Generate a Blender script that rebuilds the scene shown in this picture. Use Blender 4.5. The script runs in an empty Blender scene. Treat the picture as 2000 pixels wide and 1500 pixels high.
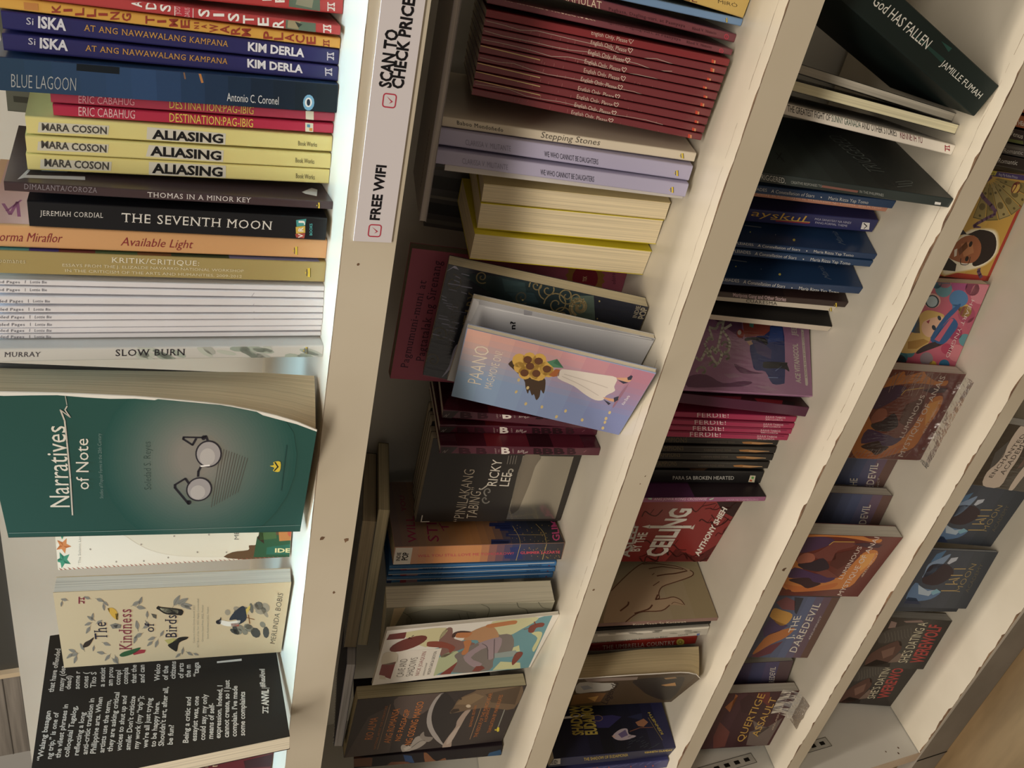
import bpy, math, random
from mathutils import Matrix, Vector
C = bpy.context.scene
COL = C.collection
S = 0.0016                      # one survey unit of the shelf in metres
FLOOR = -903.5                  # survey height of the floor below the camera
def W3(x, y, z): return Vector((x * S, y * S, (z - FLOOR) * S))

# ------------------------------------------------------------ camera
cam_d = bpy.data.cameras.new('camera'); cam = bpy.data.objects.new('camera', cam_d); COL.objects.link(cam)
RC = ((0.2035420207852793, -0.37441836282913493, -0.904644424816179),
      (-0.8461597235466207, -0.5320932031326345, 0.02984200776689084),
      (-0.49252854538813406, 0.7593995738452868, -0.4251210641940077))   # world axes seen by the camera
right, down, fwd = (Vector(r) for r in RC)
m = Matrix((right, -down, -fwd)).transposed().to_4x4()
m.translation = W3(0, 0, 0)
cam.matrix_world = m
cam_d.sensor_width = 36.0; cam_d.lens = 36.0 * 1600 / 2000; cam_d.clip_start = 0.02
C.camera = cam
# ------------------------------------------------------------ light
C.view_settings.view_transform = 'Standard'; C.view_settings.look = 'None'
C.view_settings.gamma = 1.0; C.view_settings.use_curve_mapping = False
C.view_settings.exposure = -0.2
w = bpy.data.worlds.new('shop_ambient'); C.world = w; w.use_nodes = True
w.node_tree.nodes['Background'].inputs[0].default_value = (1.0, 0.86, 0.70, 1)
w.node_tree.nodes['Background'].inputs[1].default_value = 0.26
def area(name, loc, size, power, color, target=None, sizey=None):
    d = bpy.data.lights.new(name, 'AREA'); d.shape = 'RECTANGLE'; d.size = size; d.size_y = sizey or size
    d.energy = power; d.color = color
    o = bpy.data.objects.new(name, d); COL.objects.link(o); o.location = loc
    if target is not None:
        o.rotation_euler = (Vector(target) - Vector(loc)).to_track_quat('-Z', 'Y').to_euler()
    return o
# ceiling tubes of the shop: one row almost overhead, two rows further out over the aisle
area('ceiling_light', W3(-250, 188, 1090), 2.8, 34, (1.0, .88, .73), W3(-250, 330, -300), .10)
area('ceiling_light', W3(-250, 128, 1090), 2.8, 24, (1.0, .88, .73), W3(-250, 330, -300), .12)
area('ceiling_light', W3(-150, -560, 1060), 2.8, 58, (1.0, .89, .75), W3(-250, 345, -400), .30)
# cool tube above the top shelf, shining straight down
t_ = area('shelf_tube', W3(-150, 366, 330), 2.0, 2.5, (.42, .77, 1.0), W3(-150, 366.1, -90), .03)
t_.data.spread = math.radians(36)


# ------------------------------------------------------------ materials
def lin(h):
    v = [int(h[i:i + 2], 16) / 255 for i in (0, 2, 4)]
    y = .3 * v[0] + .55 * v[1] + .15 * v[2]; v = [(c + (y - c) * .16) * .97 + .012 for c in v]        # greys and lifts every colour, since they were picked already lit
    return tuple(c / 12.92 if c <= .04045 else ((c + .055) / 1.055) ** 2.4 for c in v) + (1,)
MATS = {}
def mat(key):
    """key = rrggbb + finish letter: m matt card, g gloss laminate, w shrink film, i ink"""
    if key in MATS: return MATS[key]
    M = bpy.data.materials.new('print_' + key); M.use_nodes = True
    nt = M.node_tree; b = nt.nodes['Principled BSDF']
    b.inputs['Base Color'].default_value = lin(key[:6]); f = key[6:]
    b.inputs['Roughness'].default_value = {'m': .5, 'g': .28, 'w': .16, 'i': .42, 's': .2}[f]
    b.inputs['Specular IOR Level'].default_value = {'m': .3, 'g': .45, 'w': .6, 'i': .3, 's': .8}[f]
    if f == 's': b.inputs['Metallic'].default_value = .85
    if f in 'gw' :
        tc = nt.nodes.new('ShaderNodeTexCoord'); mp = nt.nodes.new('ShaderNodeMapping')
        nz = nt.nodes.new('ShaderNodeTexNoise'); bp = nt.nodes.new('ShaderNodeBump')
        mp.inputs['Scale'].default_value = (90, 90, 22) if f == 'w' else (25, 25, 14)
        nz.inputs['Scale'].default_value = 1.0; nz.inputs['Detail'].default_value = 3
        bp.inputs['Strength'].default_value = .5 if f == 'w' else .12; bp.inputs['Distance'].default_value = .002
        nt.links.new(tc.outputs['Object'], mp.inputs['Vector']); nt.links.new(mp.outputs['Vector'], nz.inputs['Vector'])
        nt.links.new(nz.outputs['Fac'], bp.inputs['Height']); nt.links.new(bp.outputs['Normal'], b.inputs['Normal'])
    MATS[key] = M
    return M
def pages_mat(hexc, axis):
    key = hexc + axis
    if key in MATS: return MATS[key]
    M = bpy.data.materials.new('pages_' + key); M.use_nodes = True
    nt = M.node_tree; b = nt.nodes['Principled BSDF']; b.inputs['Roughness'].default_value = .75
    tc = nt.nodes.new('ShaderNodeTexCoord'); mp = nt.nodes.new('ShaderNodeMapping')
    nz = nt.nodes.new('ShaderNodeTexNoise'); cr = nt.nodes.new('ShaderNodeValToRGB')
    mp.inputs['Scale'].default_value = (900, 6, 6) if axis == 'x' else (6, 900, 6)
    nz.inputs['Scale'].default_value = 1.0; nz.inputs['Detail'].default_value = 2
    c = lin(hexc)
    cr.color_ramp.elements[0].position = .3; cr.color_ramp.elements[0].color = tuple(x * .72 for x in c[:3]) + (1,)
    cr.color_ramp.elements[1].position = .62; cr.color_ramp.elements[1].color = c
    nt.links.new(tc.outputs['Object'], mp.inputs['Vector']); nt.links.new(mp.outputs['Vector'], nz.inputs['Vector'])
    nt.links.new(nz.outputs['Fac'], cr.inputs['Fac']); nt.links.new(cr.outputs['Color'], b.inputs['Base Color'])
    MATS[key] = M
    return M
def noise_mat(name, c1, c2, scale, rough=.5, bump=0.0, spec=.4, stretch=(1, 1, 1), lo=.35, hi=.65):
    M = bpy.data.materials.new(name); M.use_nodes = True
    nt = M.node_tree; b = nt.nodes['Principled BSDF']; b.inputs['Roughness'].default_value = rough
    b.inputs['Specular IOR Level'].default_value = spec
    tc = nt.nodes.new('ShaderNodeTexCoord'); mp = nt.nodes.new('ShaderNodeMapping')
    nz = nt.nodes.new('ShaderNodeTexNoise'); cr = nt.nodes.new('ShaderNodeValToRGB')
    mp.inputs['Scale'].default_value = stretch
    nz.inputs['Scale'].default_value = scale; nz.inputs['Detail'].default_value = 6
    cr.color_ramp.elements[0].position = lo; cr.color_ramp.elements[0].color = lin(c1)
    cr.color_ramp.elements[1].position = hi; cr.color_ramp.elements[1].color = lin(c2)
    nt.links.new(tc.outputs['Object'], mp.inputs['Vector']); nt.links.new(mp.outputs['Vector'], nz.inputs['Vector'])
    nt.links.new(nz.outputs['Fac'], cr.inputs['Fac']); nt.links.new(cr.outputs['Color'], b.inputs['Base Color'])
    if bump:
        bp = nt.nodes.new('ShaderNodeBump'); bp.inputs['Strength'].default_value = bump; bp.inputs['Distance'].default_value = .001
        nt.links.new(nz.outputs['Fac'], bp.inputs['Height']); nt.links.new(bp.outputs['Normal'], b.inputs['Normal'])
    return M
def film_mat():
    if 'film' in MATS: return MATS['film']
    M = bpy.data.materials.new('clear_film'); M.use_nodes = True
    nt = M.node_tree; nt.nodes.clear()
    o = nt.nodes.new('ShaderNodeOutputMaterial'); mx = nt.nodes.new('ShaderNodeMixShader')
    t = nt.nodes.new('ShaderNodeBsdfTransparent'); g = nt.nodes.new('ShaderNodeBsdfGlossy')
    g.inputs['Roughness'].default_value = .12
    fr = nt.nodes.new('ShaderNodeFresnel'); fr.inputs['IOR'].default_value = 1.45
    tc = nt.nodes.new('ShaderNodeTexCoord'); mp = nt.nodes.new('ShaderNodeMapping')
    nz = nt.nodes.new('ShaderNodeTexNoise'); bp = nt.nodes.new('ShaderNodeBump')
    mp.inputs['Scale'].default_value = (260, 260, 60); nz.inputs['Scale'].default_value = 1
    bp.inputs['Strength'].default_value = .45; bp.inputs['Distance'].default_value = .002
    sc = nt.nodes.new('ShaderNodeMath'); sc.operation = 'MULTIPLY_ADD'; sc.inputs[1].default_value = .7; sc.inputs[2].default_value = .02; sc.use_clamp = True
    L = nt.links.new
    L(tc.outputs['Object'], mp.inputs['Vector']); L(mp.outputs['Vector'], nz.inputs['Vector']); L(nz.outputs['Fac'], bp.inputs['Height'])
    L(bp.outputs['Normal'], g.inputs['Normal']); L(bp.outputs['Normal'], fr.inputs['Normal'])
    L(fr.outputs['Fac'], sc.inputs[0]); L(sc.outputs[0], mx.inputs['Fac']); L(t.outputs['BSDF'], mx.inputs[1]); L(g.outputs['BSDF'], mx.inputs[2]); L(mx.outputs[0], o.inputs['Surface'])
    MATS['film'] = M
    return M

# ------------------------------------------------------------ mesh helpers
class MB:
    """collects polygons with materials and links them as ONE mesh object"""
    def __init__(s): s.v = []; s.f = []; s.mi = []; s.mats = []
    def slot(s, M):
        if M not in s.mats: s.mats.append(M)
        return s.mats.index(M)
    def add(s, vs, fs, M):
        o = len(s.v); k = s.slot(M); s.v += [tuple(v) for v in vs]
        for f in fs: s.f.append([o + i for i in f]); s.mi.append(k)
    def box(s, a, b, M):
        (x0, y0, z0), (x1, y1, z1) = a, b
        v = [(x0, y0, z0), (x1, y0, z0), (x1, y1, z0), (x0, y1, z0), (x0, y0, z1), (x1, y0, z1), (x1, y1, z1), (x0, y1, z1)]
        s.add(v, [(0, 3, 2, 1), (4, 5, 6, 7), (0, 1, 5, 4), (1, 2, 6, 5), (2, 3, 7, 6), (3, 0, 4, 7)], M)
    def prism(s, poly, h0, h1, M, ax=2):
        """closed polygon (2D) extruded along an axis; poly is CCW seen from +axis"""
        n = len(poly)
        def p(q, h):
            r = list(q); r.insert(ax, h); return tuple(r)
        v = [p(q, h0) for q in poly] + [p(q, h1) for q in poly]
        f = [(i, (i + 1) % n, n + (i + 1) % n, n + i) for i in range(n)]
        s.add(v, f + [tuple(range(n - 1, -1, -1)), tuple(range(n, 2 * n))], M)
    def tube(s, pts, r, M, n=6, closed=False):
        pts = [Vector(p) for p in pts]; N = len(pts); vs = []; fs = []
        for i, p in enumerate(pts):
            d = (pts[(i + 1) % N] - pts[i - 1]) if closed else (pts[min(i + 1, N - 1)] - pts[max(i - 1, 0)])
            d.normalize(); u = d.orthogonal().normalized()
            if i and abs(d.dot(pu)) < .99: u = (pu - d * pu.dot(d)).normalized()
            pu = u; w_ = d.cross(u)
            for k in range(n):
                a = 2 * math.pi * k / n; vs.append(p + (u * math.cos(a) + w_ * math.sin(a)) * r)
        for i in range(N if closed else N - 1):
            j = (i + 1) % N
            for k in range(n): fs.append((i * n + k, i * n + (k + 1) % n, j * n + (k + 1) % n, j * n + k))
        if not closed: fs += [tuple(range(n - 1, -1, -1)), tuple(range((N - 1) * n, N * n))]
        s.add(vs, fs, M)
    def build(s, name, parent=None, smooth=False, scale=S):
        me = bpy.data.meshes.new(name); me.from_pydata([(x * scale, y * scale, z * scale) for x, y, z in s.v], [], s.f)
        for M in s.mats: me.materials.append(M)
        me.polygons.foreach_set('material_index', s.mi)
        if smooth: me.polygons.foreach_set('use_smooth', [True] * len(me.polygons))
        me.validate(); me.update()
        o = bpy.data.objects.new(name, me); COL.objects.link(o)
        if parent is not None: o.parent = parent
        return o
def empty(name, label=None, cat=None, group=None):
    o = bpy.data.objects.new(name, None); COL.objects.link(o); o.empty_display_size = .02
    if label: o['label'] = label
    if cat: o['category'] = cat
    if group: o['group'] = group
    return o
def tag(o, label=None, cat=None, group=None, kind=None):
    if label: o['label'] = label
    if cat: o['category'] = cat
    if group: o['group'] = group
    if kind: o['kind'] = kind
    return o

# ------------------------------------------------------------ lettering: outlines from the built-in font, fitted to a baseline
GL = {}
def glyphs(text, style):
    """vertices with x in 0..1 over the line, y in cap heights; faces. styles: s sans, b bold, t thin, e serif, i italic script"""
    k = (text, style)
    if k in GL: return GL[k]
    cu = bpy.data.curves.new('lettering', 'FONT'); cu.body = text; cu.size = 1; cu.resolution_u = 2
    cu.offset = {'b': .022, 'B': .035, 't': -.012, 'i': -.006}.get(style, 0)
    if style in 'ti': cu.shear = .28 if style == 'i' else 0
    if style in 'eE': cu.space_character = 1.12
    ob = bpy.data.objects.new('lettering', cu); COL.objects.link(ob)
    dg = bpy.context.evaluated_depsgraph_get(); me = ob.evaluated_get(dg).to_mesh()
    V = [(v.co.x, v.co.y) for v in me.vertices]; F = [tuple(p.vertices) for p in me.polygons]
    if style in 'eE':                       # serifs: a thin foot on every short level stem end
        cnt = {}
        for f in F:
            for i in range(len(f)):
                e = tuple(sorted((f[i], f[(i + 1) % len(f)]))); cnt[e] = cnt.get(e, 0) + 1
        for (i, j), n in cnt.items():
            (x0, y0), (x1, y1) = V[i], V[j]; L_ = abs(x1 - x0); o = len(V); q = None
            if n == 1 and abs(y1 - y0) < 1e-3 and .05 < L_ < .17 and (y0 < .02 or .43 < y0 < .47 or .66 < y0 < .78):
                a, b = min(x0, x1) - .06, max(x0, x1) + .06; t = .04 if y0 < .1 else -.04
                q = [(a, y0), (b, y0), (b, y0 + t), (a, y0 + t)]
            elif n == 1 and L_ < 1e-3 and .05 < abs(y1 - y0) < .12:       # beak on the end of an arm
                a, b = max(0, min(y0, y1) - .05), min(.682, max(y0, y1) + .05)
                q = [(x0, a), (x0, b), (x0 - .035, b), (x0 - .035, a)] if style == 'E' or text.isupper() else None
            if q:
                ar = sum(q[z - 1][0] * q[z][1] - q[z][0] * q[z - 1][1] for z in range(4))
                V += q; F.append((o, o + 1, o + 2, o + 3) if ar > 0 else (o + 3, o + 2, o + 1, o))
    bpy.data.objects.remove(ob); bpy.data.curves.remove(cu)
    if not V: GL[k] = ([], []); return GL[k]
    x0 = min(v[0] for v in V); x1 = max(v[0] for v in V); CAP = .682
    V = [((x - x0) / max(x1 - x0, 1e-6), y / CAP) for x, y in V]
    GL[k] = (V, F)
    return GL[k]

def on_face(face, dims, off):
    a, b, c = dims
    return {'f': lambda p, q: (p, -off, q), 'r': lambda p, q: (a / 2 + off, p, q), 't': lambda p, q: (p, q, c + off)}[face]
def mix(p, q, t): return ''.join('%02x' % round(int(p[k:k + 2], 16) * (1 - t) + int(q[k:k + 2], 16) * t) for k in (0, 2, 4))
def smooth(p, closed):
    n = len(p); out = []
    for i in range(n if closed else n - 1):
        q = [p[(i + j) % n] if closed else p[min(max(i + j, 0), n - 1)] for j in (-1, 0, 1, 2)]
        for s in range(3):
            u = s / 3; out.append(tuple(.5 * (2 * q[1][z] + (q[2][z] - q[0][z]) * u + (2 * q[0][z] - 5 * q[1][z] + 4 * q[2][z] - q[3][z]) * u * u + (3 * q[1][z] - q[0][z] - 3 * q[2][z] + q[3][z]) * u ** 3) for z in (0, 1)))
    return out if closed else out + [p[-1]]
def clip(poly, lo, hi):
    for ax in (0, 1):
        for v, sg in ((lo[ax], 1), (hi[ax], -1)):
            out = []
            for k in range(len(poly)):
                p, q = poly[k - 1], poly[k]; dp = (p[ax] - v) * sg; dq = (q[ax] - v) * sg
                if (dp < 0) != (dq < 0):
                    s = dp / (dp - dq); out.append((p[0] + s * (q[0] - p[0]), p[1] + s * (q[1] - p[1])))
                if dq >= 0: out.append(q)
            poly = out
            if not poly: return []
    return poly
def decorate(mb, dims, items, loose=False):
    """printed matter and some painted reflections. T lettering, P polygon, Q rounded outline, L stroke, S curved stroke, E ellipse, B colour bands, X four-cornered blend; in survey units on face f or r"""
    a, b, c = dims
    lim = {'f': ((-a / 2 + .2, .2), (a / 2 - .2, c - .2)), 'r': ((.2, .2), (b - .2, c - .2))}
    if loose: lim['f'] = ((-a / 2 + .2, .2), (a, c - .2))
    def put(face, lay, polys, colr):
        g = on_face(face, dims, .05 + .012 * lay)
        for p in polys:
            p = clip(list(p), *lim[face])
            if len(p) > 2: mb.add([g(*q) for q in p], [tuple(range(len(p)))], mat(colr if len(colr) == 7 else colr + 'i'))
    for it in items:
        kind, face = it[0], it[1]
        if kind == 'T':
            _, face, text, (ax, ay), (bx, by), (cx, cy), colr, st = it
            V, F = glyphs(text, st); g = on_face(face, dims, .16)
            if V:
                pts = [(ax + u * (bx - ax) + v * (cx - ax), ay + u * (by - ay) + v * (cy - ay)) for u, v in V]
                lo, hi = lim[face]; ok = [lo[0] - 2.5 <= p[0] <= hi[0] + 2.5 and lo[1] - 2.5 <= p[1] <= hi[1] + 2.5 for p in pts]
                pts = [(min(max(p[0], lo[0]), hi[0]), min(max(p[1], lo[1]), hi[1])) for p in pts]
                mb.add([g(*p) for p in pts], [f for f in F if all(ok[k] for k in f)], mat(colr + 'i'))
        elif kind == 'B':                       # face, axis, layer, lo, hi, across lo, across hi, count, stops
            _, face, ax, lay, lo, hi, c0, c1, n, stops = it
            w_ = a if face == 'f' else b; off = -a / 2 if face == 'f' else 0
            for k in range(n):
                m_ = (k + .5) / n
                for (p, ca), (q, cb) in zip(stops, stops[1:]):
                    if p <= m_ <= q: colr = mix(ca, cb, (m_ - p) / max(q - p, 1e-6)); break
                u0, u1 = lo + (hi - lo) * k / n, lo + (hi - lo) * (k + 1) / n
                r = ((c0, u0), (c1, u0), (c1, u1), (c0, u1)) if ax else ((u0, c0), (u1, c0), (u1, c1), (u0, c1))
                put(face, lay, [[(off + x * w_, y * c) for x, y in r]], colr)
        elif kind == 'X':                       # corner points and two colour pairs, blended over a grid
            _, face, lay, P4, (c00, c01), (c10, c11) = it
            for r in range(12):
                for s in range(8):
                    h = lambda u, v: tuple((P4[0][z] * (1 - u) + P4[1][z] * u) * (1 - v) + (P4[3][z] * (1 - u) + P4[2][z] * u) * v for z in (0, 1))
                    u = s / 7; v = max(0, min(1, ((r + .5) / 12 + .05 * math.sin(u * 5) - .1) * 1.8))
                    put(face, lay, [[h(s / 8, r / 12), h((s + 1) / 8, r / 12), h((s + 1) / 8, (r + 1) / 12), h(s / 8, (r + 1) / 12)]], mix(mix(c00, c01, u), mix(c10, c11, u), v))
        elif kind == 'E':
            _, face, colr, lay, n, cx, cy, ux, uy, vx, vy = it
            put(face, lay, [[(cx + ux * math.cos(t) + vx * math.sin(t), cy + uy * math.cos(t) + vy * math.sin(t)) for t in (2 * math.pi * k / n for k in range(n))]], colr)
        elif kind == 'O':                       # soft patch: ellipses shrinking from one colour to the other
            _, face, lay, n, ca, cb, e0, e1 = it
            for k in range(n):
                t = k / (n - 1); e = [p * (1 - t) + q * t for p, q in zip(e0, e1)]
                put(face, lay + k * .4, [[(e[0] + e[2] * math.cos(z) + e[4] * math.sin(z), e[1] + e[3] * math.cos(z) + e[5] * math.sin(z)) for z in (math.pi * j / 13 for j in range(26))]], mix(ca, cb, t))
        elif kind in 'LS':
            colr, lay, w_ = it[2:5]; co = it[5:]; pts = [(co[i], co[i + 1]) for i in range(0, len(co), 2)]; ps = []
            if kind == 'S': pts = smooth(pts, False)
            for (x0, y0), (x1, y1) in zip(pts, pts[1:]):
                n = math.hypot(x1 - x0, y1 - y0) or 1; dx, dy = (y1 - y0) / n * w_ / 2, -(x1 - x0) / n * w_ / 2; ex, ey = (x1 - x0) / n * w_ * .3, (y1 - y0) / n * w_ * .3
                ps.append([(x0 + dx - ex, y0 + dy - ey), (x1 + dx + ex, y1 + dy + ey), (x1 - dx + ex, y1 - dy + ey), (x0 - dx - ex, y0 - dy - ey)])
            put(face, lay, ps, colr)
        else:
            colr, lay = it[2:4]; co = it[4:]
            pts = [(co[i], co[i + 1]) for i in range(0, len(co), 2)]
            put(face, lay, [smooth(pts, True) if kind == 'Q' else pts], colr)

# ------------------------------------------------------------ books
TAU = math.radians(14.36802514730462)
BOARD = {1: (0.0, -90.17), 2: (TAU, -291.44), 3: (TAU, -470.77), 4: (TAU, -642.35), 5: (TAU, -846.62)}
Y0, Y5 = 345.0, 327.75
def book_matrix(k, u, v, ya, ro, pi, a, b, c):
    Q = Matrix.Rotation(ya, 3, 'Z') @ Matrix.Rotation(ro, 3, 'Y') @ Matrix.Rotation(pi, 3, 'X')
    zmin = min((Q @ Vector((x, y, z))).z for x in (-a / 2, a / 2) for y in (0, b) for z in (0, c))
    t, zk = BOARD[k]; M = Matrix.Rotation(-t, 3, 'X')
    p = M @ Vector((u, v, -zmin + .15)) + Vector((0, Y5 if k == 5 else Y0, zk))
    m4 = (M @ Q).to_4x4(); m4.translation = W3(*p)
    return m4
def cover_mesh(kind, a, b, c, M, spine=None, bend=None):
    """folded card cover, open at the fore-edge; kind S spine out, P pages out, F front out, G back out"""
    T, Wd = (a, b) if kind in 'SP' else (b, a)
    e = min(.32, T * .2); r = min(T * .22, .9)
    out = [(-T / 2, Wd), (-T / 2, r)]
    for k in range(1, 4): out.append((-T / 2 + r - r * math.cos(k * math.pi / 6), r - r * math.sin(k * math.pi / 6)))
    out += [(-x, y) for x, y in reversed(out)]
    inn = [(-T / 2 + e, Wd), (-T / 2 + e, e), (T / 2 - e, e), (T / 2 - e, Wd)]
    mp = {'S': lambda p, q: (p, q), 'P': lambda p, q: (-p, b - q), 'F': lambda p, q: (-a / 2 + q, b / 2 - p), 'G': lambda p, q: (a / 2 - q, b / 2 + p)}[kind]
    mb = MB(); n = len(out)
    def ring(z): return [(*mp(*q), z) for q in out + inn]
    v = ring(0) + ring(c); N = n + 4; f = []
    for i in range(n - 1): f.append((i, i + 1, N + i + 1, N + i))
    for i in range(n, n + 3): f.append((i + 1, i, N + i, N + i + 1))
    f.append((n, 0, N, N + n)); f.append((n - 1, n + 3, N + n + 3, N + n - 1))
    h = n // 2
    for o, sgn in ((0, -1), (N, 1)):
        caps = [[n, n + 1] + list(range(h - 1, -1, -1)), [n + 1, n + 2, h, h - 1], [n + 2, n + 3] + list(range(n - 1, h - 1, -1))]
        for cp in caps:
            cp = [o + i for i in cp]; f.append(tuple(cp if sgn > 0 else cp[::-1]))
    mb.add(v, f, M)
    return mb, mp, T, Wd
def make_book(bid, k, kind, pose, colr, label, group, items, pages='e6dcc2', cat='book', name='book', wrap=False):
    a, b, c = pose[5:]
    root = empty(name, label, cat, group)
    root.matrix_world = book_matrix(k, *pose)
    mb, mp, T, Wd = cover_mesh(kind, a, b, c, mat(colr))
    decorate(mb, (a, b, c), items)
    mb.build('cover', root)
    e = min(.32, T * .2) + .05; pb = MB()
    q = [mp(-T / 2 + e, e), mp(T / 2 - e, e), mp(T / 2 - e, Wd - .25), mp(-T / 2 + e, Wd - .25)]
    x0, x1 = min(p[0] for p in q), max(p[0] for p in q); y0, y1 = min(p[1] for p in q), max(p[1] for p in q)
    pb.box((x0, y0, .25), (x1, y1, c - .25), pages_mat(pages, 'x' if kind in 'SP' else 'y'))
    pb.build('page_block', root)
    if wrap:
        fm = MB(); o = .25; rnd = random.Random(len(bid) * 7 + int(abs(pose[0])))
        xs = [-a / 2 + a * i / 10 for i in range(11)]; zs = [.6 + (c - 1) * i / 14 for i in range(15)]
        v = [(x, -o - rnd.random() * .35, z) for z in zs for x in xs]
        f = [(j * 11 + i, j * 11 + i + 1, (j + 1) * 11 + i + 1, (j + 1) * 11 + i) for j in range(14) for i in range(10)]
        fm.add(v, f, film_mat()); fm.build('plastic_wrap', root, smooth=True)
    return root
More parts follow.
